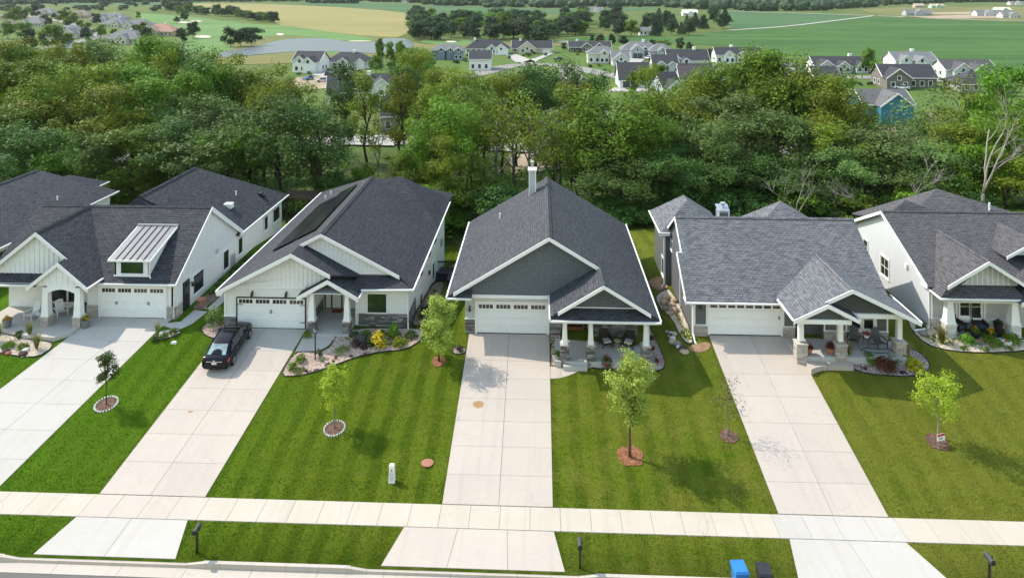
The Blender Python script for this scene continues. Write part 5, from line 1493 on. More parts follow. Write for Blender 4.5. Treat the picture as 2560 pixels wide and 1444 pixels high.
# kind, x, y, height, crown radius, place
WOOD = '''
oak -101.4 122.0 21.9 6.0 0; oak2 -99.4 127.0 22.1 6.3 0; bright -97.3 132.0 20.1 6.5 0; oak2 -84.8 122.0 21.8 6.0 0; silver -82.5 127.0 22.5 6.3 0; oak2 -80.2 132.0 20.1 6.5 0; oak -69.4 122.0 23.1 6.0 0; silver -67.3 127.0 21.7 6.3 0
oak -65.3 132.0 20.2 6.5 0; oak2 -84.5 104.0 17.4 6.0 0; bright -81.9 108.0 18.4 6.2 0; oak -78.8 112.0 19.1 6.4 0; oak2 -67.9 104.0 17.8 6.0 0; oak -64.3 108.0 17.8 6.2 0; silver -60.7 112.0 17.3 6.4 0; dark -51.4 104.0 18.7 6.0 0
oak2 -48.9 108.0 19.6 6.2 0; oak2 -46.1 112.0 18.4 6.4 0; oak2 -41.3 108.0 16.5 5.0 1; oak2 -39.9 114.0 15.3 5.2 1; oak2 -46.4 108.0 16.5 5.0 1; thin -36.2 114.0 13.3 5.2 1; oak -71.0 90.0 11.1 5.6 1; oak2 -68.5 93.0 12.1 5.8 1
dark -65.8 96.0 10.3 6.0 1; oak2 -56.9 90.0 13.9 5.6 1; oak -53.7 93.0 14.9 5.8 1; silver -50.6 96.0 12.8 6.0 1; silver -42.4 90.0 13.1 5.6 1; dark -39.1 93.0 12.3 5.8 1; dark -61.6 80.0 9.4 5.0 1; oak -57.7 82.0 8.4 5.1 1
bright -47.7 80.0 9.5 5.0 1; dark -44.0 82.0 9.9 5.1 1; silver -38.6 80.0 9.6 5.0 1; dark -30.9 82.0 13.0 5.1 1; dark -25.9 80.0 11.2 5.0 1; tall -23.2 92.0 16.2 2.9 2; tall -19.3 96.0 16.1 2.7 2; thin -21.9 94.0 12.5 1.9 2
bright -16.9 84.0 5.9 3.0 2; bush2 -20.8 80.0 4.7 2.1 2; bush -23.3 79.0 3.9 2.3 2; dark -36.2 128.0 18.3 3.8 2; oak2 -16.1 100.0 15.2 4.3 3; bright -11.1 84.0 13.4 4.7 3; oak2 -12.8 112.0 17.6 5.5 3; oak -8.3 104.0 15.9 5.1 3
thin -5.4 86.0 12.8 4.2 3; thin -1.0 84.0 13.1 4.1 3; thin -3.6 96.0 14.8 4.4 3; thin 2.5 88.0 12.3 3.5 3; bright -8.2 80.0 7.3 3.7 3; thin -7.2 79.0 5.5 3.1 3; dark -4.3 125.0 18.1 5.8 3; dark 2.9 128.0 19.0 6.7 3
oak2 -24.1 135.0 19.6 4.9 3; dark -25.4 130.0 17.3 4.7 3; oak 9.5 86.0 14.3 6.8 3; oak 6.2 84.0 11.7 4.1 3; oak2 14.0 88.0 13.1 5.2 3; silver 18.0 86.0 11.1 5.4 3; dark 9.4 79.0 6.7 5.7 3; dark 14.9 80.0 7.6 4.5 3
thin 19.4 98.0 14.1 4.2 3; dark 7.8 125.0 17.8 4.5 3; oak2 24.7 104.0 16.1 6.2 3; oak2 19.0 124.0 18.0 3.7 3; oak 31.6 104.0 20.3 8.2 4; oak 36.0 100.0 19.3 7.2 4; silver 23.8 88.0 12.7 6.4 4; silver 27.6 86.0 11.2 5.7 4
oak2 37.2 96.0 16.2 6.0 4; silver 31.9 86.0 10.2 5.1 4; oak2 38.2 92.0 14.0 4.8 4; dark 22.6 80.0 6.7 5.3 4; dark 28.1 78.0 5.6 4.9 4; oak 27.4 108.0 18.7 6.0 4; thin2 38.5 86.0 10.8 5.7 5; thin2 44.3 90.0 11.2 5.0 5
thin2 50.3 92.0 14.1 6.3 5; thin 57.2 96.0 16.4 5.7 5; bright 59.8 92.0 16.7 5.1 5; bright 52.3 84.0 11.5 4.1 5; silver 39.0 82.0 9.0 5.4 5; silver 44.8 82.0 8.6 5.1 5; oak2 49.1 84.0 9.9 4.7 5; thin2 45.1 86.0 9.8 5.1 5
bright 58.2 86.0 11.5 4.2 5; oak2 50.9 79.0 7.1 4.2 5; silver 35.0 80.0 7.8 3.9 5; oak2 -17.3 118.0 17.9 4.7 3; oak -9.2 94.0 13.7 4.0 3; oak2 -6.3 116.0 16.9 5.0 3; dark -0.7 118.0 16.9 5.0 3; oak2 4.7 104.0 15.3 4.1 3
silver 1.8 90.0 10.9 3.3 3; oak 4.3 84.0 9.5 3.0 3; bright -14.3 86.0 9.2 3.1 3; oak2 -11.0 80.0 9.3 3.2 3; oak 22.2 112.0 16.4 5.5 3; oak 13.9 82.0 10.3 3.5 3; oak2 12.5 92.0 11.5 4.5 3; dark 17.2 78.0 6.0 3.8 3
silver 19.9 82.0 9.9 4.0 3; oak2 34.4 84.0 9.8 4.1 4; oak 32.0 98.0 16.0 5.8 4; silver 32.2 110.0 16.1 5.1 4; dark 25.2 80.0 6.7 3.9 4; oak2 43.7 100.0 13.2 3.9 4; silver 39.8 79.0 7.0 3.9 5; oak2 55.7 98.0 12.0 4.8 5
bright 48.5 80.0 7.9 3.7 5; oak 66.1 100.0 13.3 4.9 5; silver 50.4 94.0 11.3 3.7 5; oak2 64.2 104.0 14.1 4.4 5; oak2 -63.2 114.0 20.6 5.6 1; bright -50.2 104.0 17.9 4.1 1; oak2 -70.8 98.0 15.7 4.8 1; oak -35.8 80.0 9.6 3.4 1
dark -51.5 80.0 8.9 3.7 1; bright -71.6 96.0 14.0 4.1 1; oak2 -37.6 94.0 14.2 3.7 1; oak -50.2 98.0 16.2 4.2 1; thin2 47.5 94.0 11.3 4.0 5; oak2 43.6 96.0 11.2 3.5 5; bush -63.8 77.6 1.9 3.1 6; bush -59.2 76.4 2.6 2.6 6
bush -56.9 77.2 0.3 3.1 6; bush2 -54.1 77.3 2.2 3.3 6; bush -51.5 77.6 1.0 2.8 6; bush2 -49.3 78.0 2.4 3.4 6; bush2 -46.7 78.3 0.8 3.0 6; bush2 -42.9 76.0 1.0 2.6 6; bush -39.7 76.6 0.8 3.0 6; bush -37.4 77.5 1.9 3.5 6
bush2 -34.8 79.0 0.9 3.2 6; bush2 -31.6 78.7 2.2 3.1 6; bush -17.3 77.5 1.4 2.7 6; bush2 -14.0 75.8 3.3 3.3 6; bush -12.6 78.2 1.9 3.4 6; bush2 -10.1 78.0 2.8 2.8 6; bush2 -6.8 79.0 0.8 2.8 6; bush -4.5 76.2 3.3 2.8 6
bush -1.8 78.5 1.5 2.8 6; bush2 1.4 77.1 1.2 3.0 6; bush 4.4 77.7 1.8 3.5 6; bush 7.2 76.3 2.4 2.7 6; bush 9.6 75.5 1.7 2.8 6; bush 12.7 77.7 2.0 2.5 6; bush 15.3 76.7 2.2 3.2 6; bush 17.4 77.9 1.7 3.5 6
bush 20.4 76.6 3.1 2.8 6; bush 23.1 76.6 3.0 2.8 6; bush 26.2 78.1 1.6 2.8 6; bush2 27.8 76.2 3.3 2.9 6; bush 30.7 76.7 2.2 3.3 6; bush2 33.1 76.7 2.8 3.1 6; bush 35.4 75.9 2.1 3.0 6; bush2 38.9 76.1 3.5 2.7 6
bush2 41.8 76.7 2.1 2.5 6; bush2 43.7 76.7 3.2 2.9 6; bush 46.7 76.0 3.2 2.4 6; bush2 49.9 77.0 1.8 3.5 6; bush 53.2 78.4 1.5 3.2 6; bush 53.8 76.3 3.0 2.5 6
'''
trng = random.Random(5)
recs = []
for rec in WOOD.replace('\n', ';').split(';'):
    if not rec.strip(): continue
    kind, x, y, h, w, where = rec.split()
    recs.append((kind, float(x), float(y), float(h), float(w), int(where)))
ORD = ['first', 'second', 'third', 'fourth', 'fifth', 'sixth', 'seventh', 'eighth', 'ninth', 'tenth', 'eleventh', 'twelfth']
for (kind, x, y, h, w, wi) in recs:
    v = var(kind + 'ABC'[trng.randrange(3)])
    sxy = w / RC[kind]; szz = h / HT[kind]
    z = zg(x, y)
    shrub = kind.startswith('bush')
    lab = KLAB[kind] + ' ' + WHERE[wi]
    same = sorted(r_[1] / r_[2] for r_ in recs if r_[0] == kind and r_[5] == wi)
    grp = lab
    if 1 < len(same) <= 12:
        lab = ORD[same.index(x / y)] + ' ' + KLAB[kind] + ' from the left ' + WHERE[wi]
    e = plant_tree('thicket_shrub' if shrub else 'woodland_tree', v, lab, grp, (x, y, z - .1), sxy, trng.uniform(0, 6.28), szz / sxy, cat='shrub' if shrub else 'tree')

# dead trees: bare limbs only
def dead_tree(seed, H, spread, r0, depth=3, lean=(0, 0), fork=3, bark='bark_pale'):
    rng = np.random.default_rng(seed)
    tb = MB()
    def grow(p, d, L, r, k):
        n = 5
        pts = [p]
        for j in range(n):
            d = d + rng.normal(size=3) * .13; d[2] += .05; d /= np.linalg.norm(d)
            p = p + d * L / n
            pts.append(p.copy())
        tb.tube([tuple(q) for q in pts], [r * (1 - .55 * j / n) for j in range(n + 1)], 6 if k > 1 else 4)
        if k == 0: return
        m = rng.integers(2, 5)
        for j in range(m):
            q = pts[rng.integers(2, n + 1)]
            v = d + rng.normal(size=3) * spread
            v[2] = abs(v[2]) * .8 + .15; v /= np.linalg.norm(v)
            grow(q, v, L * rng.uniform(.5, .8), r * .5, k - 1)
    for f in range(fork):
        v = np.array([rng.normal() * .4 + lean[0], rng.normal() * .3 + lean[1], 1.0]); v /= np.linalg.norm(v)
        grow(np.array([0, 0, H * .24]), v, H * .48, r0 * .62, depth)
    tb.tube([(0, 0, -.4), (.05, 0, H * .12), (0, 0, H * .25)], [r0 * 1.3, r0, r0 * .85], 8)
    return tb.mesh('dead_tree', bark, True)

# brush and saplings covering the ground of the wood
ur = np.random.default_rng(77)
n = 2300
U = np.column_stack([ur.uniform(-115, 75, n), 75.5 + 55 * ur.uniform(0, 1, n) ** 1.5])
U = U[~((U[:, 0] > -33) & (U[:, 0] < -16) & (U[:, 1] > 84))]
U = U[np.abs(U[:, 0] + 12) < U[:, 1] * .80]
CU = np.column_stack([U[:, 0], U[:, 1], zgv(U[:, 0], U[:, 1]) + ur.uniform(.2, 1.3, len(U))])
for k, m_ in enumerate(('leaf_mid', 'leaf_dark', 'leaf_bright')):
    V = leaves(ur, CU[k::3], ur.uniform(.8, 1.7, len(CU[k::3])), 30, .42, up=.5, flat=.7)
    tag(link(bpy.data.objects.new('undergrowth', raw_mesh('undergrowth', V, 4, m_)), None), ('mid green', 'dark green', 'bright green')[k] + ' brush covering the floor of the wood', 'undergrowth', kind='stuff')
# ------------------------------------------------------------------ the valley
def water():
    t = NT('pond_water')
    t.col((.085, .105, .125))
    t.bump(t.noise(.35, 4, .7), .3, .6)
    return done(t, 'pond_water', .45, .12)
water()
def fld(name, mat, dz, pts, it=1):
    r_ = smooth_ring(pts, it) if it else pts
    bm = bmesh.new()
    f = bm.faces.new([bm.verts.new((p[0], p[1], -8.0 + dz)) for p in r_])
    bmesh.ops.triangulate(bm, faces=[f])
    for ff in bm.faces:
        ff.normal_update()
        if ff.normal.z < 0: ff.normal_flip()
    me = bpy.data.meshes.new(name); bm.to_mesh(me); bm.free()
    me.materials.append(M(mat))
    return struct(link(bpy.data.objects.new(name, me), None))
def strip(name, mat, dz, w, pts):
    for _ in range(2):
        q = [pts[0]]
        for a, b in zip(pts, pts[1:]):
            q += [(a[0] * .75 + b[0] * .25, a[1] * .75 + b[1] * .25), (a[0] * .25 + b[0] * .75, a[1] * .25 + b[1] * .75)]
        pts = q + [pts[-1]]
    m = MB(); z = -8.0 + dz
    for a, b in zip(pts, pts[1:]):
        d = Vector((b[0] - a[0], b[1] - a[1])); n_ = Vector((-d.y, d.x)).normalized() * (w / 2)
        m.face([(a[0] - n_.x, a[1] - n_.y, z), (b[0] - n_.x, b[1] - n_.y, z), (b[0] + n_.x, b[1] + n_.y, z), (a[0] + n_.x, a[1] + n_.y, z)])
    for f in range(len(m.f)):
        pass
    o = m.build(name, mat)
    return struct(o)
fld('wheat_field', 'wheat', 0.10, [(-698.3, 1253.8), (-726.0, 1417.0), (-571.1, 1387.0), (-384.7, 1210.6), (-250.2, 1034.3), (-119.5, 800.9), (-109.0, 622.2), (-89.1, 458.7), (-103.1, 436.5), (-131.4, 464.7), (-160.9, 497.1), (-198.7, 544.9), (-241.3, 631.2), (-317.1, 793.0), (-438.2, 954.8)], 1)
fld('corn_field', 'corn', 0.12, [(89.7, 465.8), (131.6, 518.0), (145.8, 532.9), (200.3, 583.5), (294.3, 699.5), (375.4, 798.3), (419.8, 704.5), (482.6, 645.9), (226.7, 265.4), (175.4, 261.1), (177.1, 291.9), (167.6, 303.5), (148.4, 319.2), (125.1, 318.3), (114.0, 361.5), (99.2, 390.2), (79.3, 411.8)], 1)
fld('corn_field', 'corn', 0.13, [(34.3, 463.6), (89.7, 465.8), (77.0, 400.2), (47.6, 399.1), (10.9, 381.5), (12.4, 434.3)], 1)
fld('corn_field', 'corn_far', 0.11, [(206.8, 813.9), (256.3, 966.1), (332.0, 908.4), (381.5, 820.9), (299.6, 716.9), (204.4, 595.6), (147.2, 537.9), (168.7, 633.4)], 1)
fld('far_field', 'corn_far', 0.10, [(-580.9, 1543.3), (-463.7, 1640.1), (-260.5, 1332.3), (-30.9, 1083.3), (92.8, 1088.2), (194.4, 1182.7), (172.4, 1014.0), (45.2, 883.0), (-29.2, 853.3), (-114.9, 801.0), (-255.0, 1053.9), (-393.2, 1237.5)], 1)
fld('far_field', 'corn_far', 0.10, [(-1092.2, 1440.4), (-926.2, 1671.9), (-726.2, 1582.2), (-710.8, 1283.1), (-822.2, 1220.3)], 1)
fld('far_field', 'rough_grass', 0.10, [(488.8, 1104.1), (636.8, 1200.4), (874.3, 1261.0), (506.2, 708.0), (430.3, 722.1), (390.7, 821.3)], 1)
fld('golf_rough', 'rough_grass', 0.14, [(-341.4, 613.0), (-274.4, 541.9), (-264.8, 576.9), (-243.0, 590.2), (-227.3, 603.9), (-135.9, 480.7), (-87.5, 447.7), (-71.2, 400.0), (-61.2, 394.7), (32.2, 435.1), (29.5, 398.3), (-31.3, 364.9), (-57.6, 345.8), (-69.7, 310.5), (-110.1, 292.4), (-136.9, 283.7), (-176.0, 324.7), (-218.8, 367.2), (-260.1, 459.6)], 1)
fld('fairway', 'fairway', 0.18, [(-529.3, 888.4), (-440.0, 811.7), (-342.4, 709.3), (-261.0, 616.2), (-211.1, 579.0), (-149.4, 497.6), (-107.2, 443.3), (-106.8, 416.6), (-138.2, 435.1), (-169.1, 471.2), (-182.0, 455.0), (-179.0, 390.0), (-169.0, 350.2), (-206.2, 388.9), (-232.1, 453.0), (-305.7, 551.7), (-402.2, 688.9)], 1)
fld('fairway', 'fairway', 0.19, [(-199.5, 368.0), (-188.1, 389.6), (-163.1, 374.5), (-156.9, 341.8), (-170.3, 324.9)], 1)
fld('green', 'fairway', 0.22, [(-139.8, 456.7), (-118.7, 457.5), (-101.0, 433.1), (-108.0, 416.5), (-124.3, 422.3)], 1)
fld('fairway', 'fairway', 0.19, [(-76.8, 417.8), (-57.8, 438.3), (-25.6, 407.6), (-50.7, 384.2)], 1)
fld('fairway', 'fairway', 0.20, [(-121.2, 343.3), (-112.0, 352.4), (-97.3, 344.2), (-101.5, 331.6)], 1)
fld('sand_bunker', 'sand', 0.26, [(-322.5, 635.3), (-318.0, 622.6), (-319.9, 617.3), (-327.2, 622.2), (-335.8, 634.8), (-340.8, 648.0), (-338.9, 653.8), (-331.2, 648.5)], 1)
fld('sand_bunker', 'sand', 0.26, [(-323.3, 658.4), (-319.7, 647.5), (-321.7, 642.9), (-328.2, 647.1), (-335.5, 657.9), (-339.4, 669.3), (-337.4, 674.2), (-330.7, 669.7)], 1)
fld('sand_bunker', 'sand', 0.26, [(-214.5, 449.9), (-211.9, 441.0), (-214.2, 437.2), (-219.9, 440.6), (-226.0, 449.4), (-228.9, 458.7), (-226.7, 462.9), (-220.6, 459.1)], 1)
fld('sand_bunker', 'sand', 0.26, [(-176.0, 475.0), (-173.7, 466.5), (-174.3, 463.0), (-177.5, 466.3), (-181.5, 474.7), (-184.0, 483.5), (-183.5, 487.4), (-180.1, 483.7)], 1)
fld('sand_bunker', 'sand', 0.26, [(-49.6, 415.8), (-49.9, 410.1), (-51.9, 407.8), (-54.5, 409.9), (-56.2, 415.5), (-56.0, 421.3), (-54.0, 423.8), (-51.3, 421.5)], 1)
fld('sand_bunker', 'sand', 0.26, [(20.4, 415.5), (18.3, 410.1), (13.9, 407.7), (9.7, 409.7), (8.0, 415.0), (10.0, 420.5), (14.4, 423.0), (18.8, 420.9)], 1)
fld('sand_bunker', 'sand', 0.26, [(-100.4, 416.8), (-101.9, 413.9), (-107.0, 412.5), (-112.7, 413.5), (-115.7, 416.2), (-114.3, 419.2), (-109.1, 420.6), (-103.3, 419.6)], 1)
fld('pond', 'pond_water', 0.30, [(-154.8, 325.5), (-157.8, 350.6), (-154.3, 374.9), (-158.5, 414.5), (-155.8, 434.4), (-141.9, 438.4), (-124.0, 425.5), (-116.8, 413.1), (-104.9, 404.5), (-97.5, 410.8), (-99.8, 433.2), (-88.1, 444.1), (-76.8, 417.8), (-66.7, 368.4), (-73.4, 349.5), (-79.5, 336.6), (-93.3, 344.4), (-106.6, 348.2), (-119.4, 349.9), (-129.5, 338.7), (-138.2, 326.2), (-144.4, 314.6)], 1)
fld('yard', 'yard_grass', 0.16, [(6.5, 381.3), (29.5, 398.3), (79.3, 400.3), (126.9, 318.4), (165.9, 303.4), (175.4, 261.1), (149.8, 200.5), (95.5, 180.1), (15.1, 176.8), (-30.2, 169.7), (-55.4, 311.1), (-36.2, 351.0)], 1)
fld('yard', 'yard_grass', 0.15, [(-362.0, 455.5), (-382.9, 548.6), (-364.6, 612.0), (-233.3, 460.6), (-191.0, 356.2), (-211.1, 344.0), (-263.2, 331.3)], 1)
fld('yard', 'yard_grass', 0.17, [(-102.0, 271.0), (-74.2, 286.2), (-51.2, 254.3), (-34.1, 169.5), (-72.1, 191.6)], 1)
strip('valley_street', 'road_far', 0.30, 9.0, [(-92.2, 121.6), (-60.6, 139.3), (-37.9, 146.1), (-29.6, 147.2), (-4.0, 140.1), (27.5, 138.7), (59.6, 141.6), (100.5, 145.0)])
strip('valley_street', 'road_far', 0.30, 9.0, [(-77.4, 212.2), (-76.7, 236.9), (-73.1, 253.4), (-47.9, 238.1), (-28.0, 244.1), (-10.2, 296.4), (11.6, 289.7), (29.4, 246.4), (59.1, 232.6), (92.5, 253.2), (122.1, 256.6), (143.8, 245.7)])
strip('valley_street', 'road_far', 0.31, 8.0, [(11.6, 289.7), (11.1, 217.3), (14.6, 171.5), (13.6, 140.8)])
strip('valley_street', 'road_far', 0.31, 9.0, [(-592.9, 781.9), (-470.8, 668.9), (-358.0, 538.6), (-290.1, 450.6), (-270.4, 397.8), (-259.5, 353.5)])
strip('gravel_road', 'drive_far', 0.30, 5.0, [(141.9, 532.7), (200.3, 583.5), (265.6, 666.4), (376.1, 809.3), (386.1, 821.1)])
strip('gravel_road', 'drive_far', 0.30, 9.0, [(231.4, 998.6), (290.1, 936.1), (346.1, 868.3), (386.1, 821.1), (422.3, 721.8), (473.1, 682.4)])
fld('valley_drive', 'drive_far', 0.36, [(-16.9, 335.0), (-11.1, 335.2), (-0.9, 299.9), (-10.3, 299.6)], 0)
fld('valley_drive', 'drive_far', 0.36, [(3.9, 339.9), (9.2, 352.8), (-3.4, 296.7), (-8.5, 296.5)], 0)
fld('valley_drive', 'drive_far', 0.36, [(39.3, 322.0), (49.9, 326.1), (39.0, 286.4), (32.5, 286.1)], 0)
fld('valley_drive', 'drive_far', 0.36, [(23.6, 224.7), (35.1, 225.2), (33.8, 216.6), (20.9, 216.1)], 0)
fld('valley_drive', 'drive_far', 0.36, [(-85.8, 267.7), (-71.3, 263.2), (-71.3, 242.3), (-83.4, 253.0)], 0)
fld('bare_earth', 'dirt', 0.34, [(-86.8, 246.1), (-68.7, 253.6), (-64.3, 223.0), (-78.9, 209.7)], 0)
fld('bare_earth', 'dirt', 0.34, [(-82.0, 275.9), (-71.1, 270.9), (-69.2, 260.8), (-79.7, 265.4)], 0)
fld('bare_earth', 'dirt', 0.34, [(-6.1, 132.4), (7.2, 141.3), (7.9, 125.6), (-4.8, 119.8)], 0)
fld('bare_earth', 'dirt', 0.34, [(75.9, 163.2), (91.4, 163.9), (80.8, 140.8), (63.6, 140.1)], 0)
fld('bare_earth', 'dirt', 0.30, [(387.0, 777.6), (506.3, 849.6), (526.1, 783.1), (433.1, 740.3)], 0)
fld('valley_drive', 'drive_far', 0.36, [(-40.9, 150.8), (-31.4, 149.5), (-29.5, 140.5), (-37.4, 140.9)], 0)
fld('bare_earth', 'dirt', 0.30, [(485.2, 914.6), (584.5, 963.3), (570.4, 877.3), (480.2, 860.9)], 0)

for n_, c in dict(f_white=(.76, .76, .75), f_cream=(.60, .54, .44), f_tan=(.46, .35, .26), f_grey=(.30, .31, .33), f_greyw=(.52, .53, .54), f_blue=(.17, .22, .27), f_blueg=(.36, .39, .42), f_pale=(.62, .61, .58), f_paleblue=(.48, .56, .62), f_brown=(.10, .075, .06), f_char=(.17, .15, .14), f_teal=(.035, .17, .23), f_stonew=(.62, .58, .52), f_green=(.38, .56, .46)).items():
    plain(n_, c, .75, .2, var=.08, scale=.6)
for n_, c in dict(f_roof=(.052, .052, .060), f_roof2=(.085, .082, .088), f_roofgrey=(.165, .165, .175), f_roofbrown=(.080, .066, .070), f_roofbrown2=(.20, .16, .13), f_roofterra=(.36, .21, .15), f_roofslate=(.12, .115, .125), f_dirtroof=(.42, .34, .25)).items():
    plain(n_, c, .85, .2, var=.15, scale=1.2)
def far_house(label, xy, rz, W_, D_, hh, wall, roof, style, pitch, gables, chim, gar):
    e = thing('house', label, 'house', (xy[0], xy[1], -8.0 + .1), None, rz, local=True)
    D_ *= .74; hh *= .84
    W2 = W_ / 2; ov = .6; T = hh + pitch * D_ / 2
    if style == 'gable':
        one('wall', e, wall, lambda m: m.prism([(-W2, 0, -.5), (-W2, 0, hh), (-W2, D_ / 2, T - .15), (-W2, D_, hh), (-W2, D_, -.5)], (W_, 0, 0)))
        zE = hh - pitch * ov
        ro = roofs(e, roof, [[(-W2 - .4, -ov, zE), (W2 + .4, -ov, zE), (W2 + .4, D_ / 2, T), (-W2 - .4, D_ / 2, T)], [(-W2 - .4, D_ / 2, T), (W2 + .4, D_ / 2, T), (W2 + .4, D_ + ov, zE), (-W2 - .4, D_ + ov, zE)]], th=.2)
        for sx in (-1, 1):
            board(e, (sx * (W2 + .43), -ov, zE + .03), (sx * (W2 + .43), D_ / 2, T + .03), .08, .35, name='rake_board')
        back = D_ / 2
    else:
        one('wall', e, wall, lambda m: m.box(-W2, W2, 0, D_, -.5, hh))
        ins = min(D_ / 2, W2 * .8); T = hh + pitch * ins; zE = hh - pitch * ov
        a, b, c_, d_ = (-W2 - ov, -ov, zE), (W2 + ov, -ov, zE), (W2 + ov, D_ + ov, zE), (-W2 - ov, D_ + ov, zE)
        r0, r1 = (-W2 + ins, D_ / 2, T), (W2 - ins, D_ / 2, T)
        ro = roofs(e, roof, [[a, b, r1, r0], [c_, d_, r0, r1], [b, c_, r1], [d_, a, r0]], th=.2)
    board(e, (-W2 - .5, -ov - .04, zE + .02), (W2 + .5, -ov - .04, zE + .02), .1, .22, name='gutter')
    occ = []
    for gi, (fx, fw, pr) in enumerate(gables):
        cx, w2 = fx * W_, fw * W_ / 2
        pg = max(pitch, .75); tg = hh + pg * w2
        yb = min(D_ / 2, (tg - hh) / pitch + .5)
        one('gable_wall', e, wall, lambda m: m.prism([(cx - w2, -pr, -.4), (cx + w2, -pr, -.4), (cx + w2, -pr, hh - .05), (cx, -pr, tg - .2), (cx - w2, -pr, hh - .05)], (0, pr + .6, 0)))
        zg_ = hh - pg * .4
        roofs(e, roof, [[(cx, -pr - .4, tg), (cx, yb, tg), (cx - w2 - .4, .3, zg_), (cx - w2 - .4, -pr - .4, zg_)], [(cx, -pr - .4, tg), (cx + w2 + .4, -pr - .4, zg_), (cx + w2 + .4, .3, zg_), (cx, yb, tg)]], 'gable_roof', .18)
        board(e, (cx - w2 - .42, -pr - .43, zg_), (cx, -pr - .43, tg + .03), .08, .4, name='rake_board'); board(e, (cx, -pr - .43, tg + .03), (cx + w2 + .42, -pr - .43, zg_), .08, .4, name='rake_board')
        occ.append((cx - w2, cx + w2))
        if 'unfinished' in label: continue
        if hh > 4.2 or w2 > 2.2:
            window(e, 'F', -pr, cx - .5, cx + .5, hh - .9, hh + .35, fw=.14, sill=False)
        if not gar or abs(gar[0] - fx) > .01:
            for s_ in (-.5, .5):
                if w2 > 1.8: window(e, 'F', -pr, cx + s_ * w2 - .55, cx + s_ * w2 + .55, .8, 2.3, fw=.14, sill=False)
    if gar:
        gx, gw = gar[0] * W_, gar[1] * W_
        py = -max([p for (fx, fw, p) in gables if abs(fx - gar[0]) < .08] + [0])
        nd = 2 if gw > 4.2 else 1
        for k in range(nd):
            a = gx - gw / 2 + k * gw / nd
            boxo('garage_door', e, a + .12, a + gw / nd - .12, py - .05, py + .02, .05, 2.5, 'panel_char' if 'dark garage' in label or 'double' in label else 'door_white')
        occ.append((gx - gw / 2, gx + gw / 2))
    x_ = -W2 + 1.4 if 'unfinished' not in label else W2
    while x_ < W2 - 1:
        if not any(a - .9 < x_ < b + .9 for a, b in occ):
            window(e, 'F', 0, x_ - .55, x_ + .55, .8, 2.4, fw=.14, sill=False)
            if hh > 4.8: window(e, 'F', 0, x_ - .5, x_ + .5, 3.5, 4.8, fw=.14, sill=False)
        x_ += 2.6
    for s_, f_ in ((-1, 'L'), (1, 'R')):
        window(e, f_, s_ * W2, D_ * .3, D_ * .3 + 1.1, 1.0, 2.4, fw=.14, sill=False)
        window(e, f_, s_ * W2, D_ * .62, D_ * .62 + 1.1, 1.0, 2.4, fw=.14, sill=False)
    if chim:
        c_ = one('chimney', ro, 'f_white', lambda m: m.box(chim[0] * W_ - .6, chim[0] * W_ + .6, chim[1] * D_ - .4, chim[1] * D_ + .6, hh, T + .9))
    return e
far_house('white two-storey house with gabled garage at left of the valley street', (-88.8, 262.5), -0.12, 10.8, 12.0, 5.5, 'f_white', 'f_roof', 'gable', 0.70, [(0.22, 0.4, 3.5), (-0.2, 0.45, 1)], None, (0.22, 0.28))
far_house('large white hip-roofed house beside the pond', (-76.7, 274.7), 0.00, 17.6, 14.0, 3.6, 'f_white', 'f_roof', 'hip', 0.62, [(-0.05, 0.26, 2), (0.33, 0.2, 1.5)], (0.1, 0.5), (0.02, 0.2))
far_house('dark-roofed farmhouse with white gable band nearest the left valley street', (-49.0, 191.2), 0.25, 18.6, 16.0, 4.6, 'f_white', 'f_roof', 'gable', 0.62, [(0.28, 0.5, 3)], (0.1, 0.5), None)
far_house('blue-grey two-storey house behind the wood', (-41.5, 311.6), 0.05, 13.9, 11.0, 5.6, 'f_blue', 'f_roofgrey', 'hip', 0.55, [(-0.18, 0.24, 1.2), (0.12, 0.24, 2), (0.38, 0.26, 4)], None, None)
far_house('white house with two tall front gables by the golf course', (-25.6, 336.7), 0.00, 20.8, 13.0, 3.8, 'f_white', 'f_roof', 'hip', 0.75, [(0.12, 0.24, 2), (0.34, 0.3, 4)], (-0.3, 0.5), (0.36, 0.22))
far_house('white house with plain dark roof half hidden by oaks', (-23.3, 271.5), 0.03, 8.4, 12.0, 5.6, 'f_white', 'f_roof', 'gable', 0.60, [], None, None)
far_house('cream stone house with wide gable and three pale dormers', (-3.9, 343.7), 0.00, 19.6, 12.0, 3.4, 'f_cream', 'f_roof', 'gable', 0.70, [(-0.12, 0.44, 3)], (-0.3, 0.5), (0.36, 0.2))
far_house('dark brown house with low grey roof beside the field', (25.0, 351.3), 0.00, 20.9, 12.0, 3.3, 'f_brown', 'f_roof', 'gable', 0.55, [(-0.08, 0.28, 3), (0.22, 0.26, 2)], (-0.3, 0.5), None)
far_house('pale house with grey-green hip roof and rear windows', (26.6, 297.9), 0.00, 12.6, 11.0, 5.6, 'f_pale', 'f_roofgrey', 'hip', 0.60, [(0.05, 0.3, 0.8)], None, None)
far_house('small white gabled garage house among the valley homes', (33.3, 290.5), 0.00, 7.0, 11.0, 3.6, 'f_pale', 'f_roofgrey', 'gable', 0.70, [(0, 0.95, 2)], None, None)
far_house('blue-grey house with twin gables and dark garage door', (46.2, 322.3), 0.00, 17.3, 12.0, 5.2, 'f_blueg', 'f_roofgrey', 'hip', 0.65, [(-0.12, 0.34, 4), (0.1, 0.18, 1), (0.33, 0.2, 1)], (0.1, 0.5), (-0.12, 0.26))
far_house('long dark-roofed house with white double garage', (30.4, 225.0), 0.00, 10.0, 16.0, 3.6, 'f_white', 'f_roof', 'gable', 0.80, [], None, (-0.15, 0.5))
far_house('white house with timbered gable and maroon roof panel', (57.5, 273.4), 0.00, 15.6, 13.0, 5.2, 'f_white', 'f_roof', 'gable', 0.75, [(-0.3, 0.28, 3), (-0.12, 0.2, 5)], (0.2, 0.5), None)
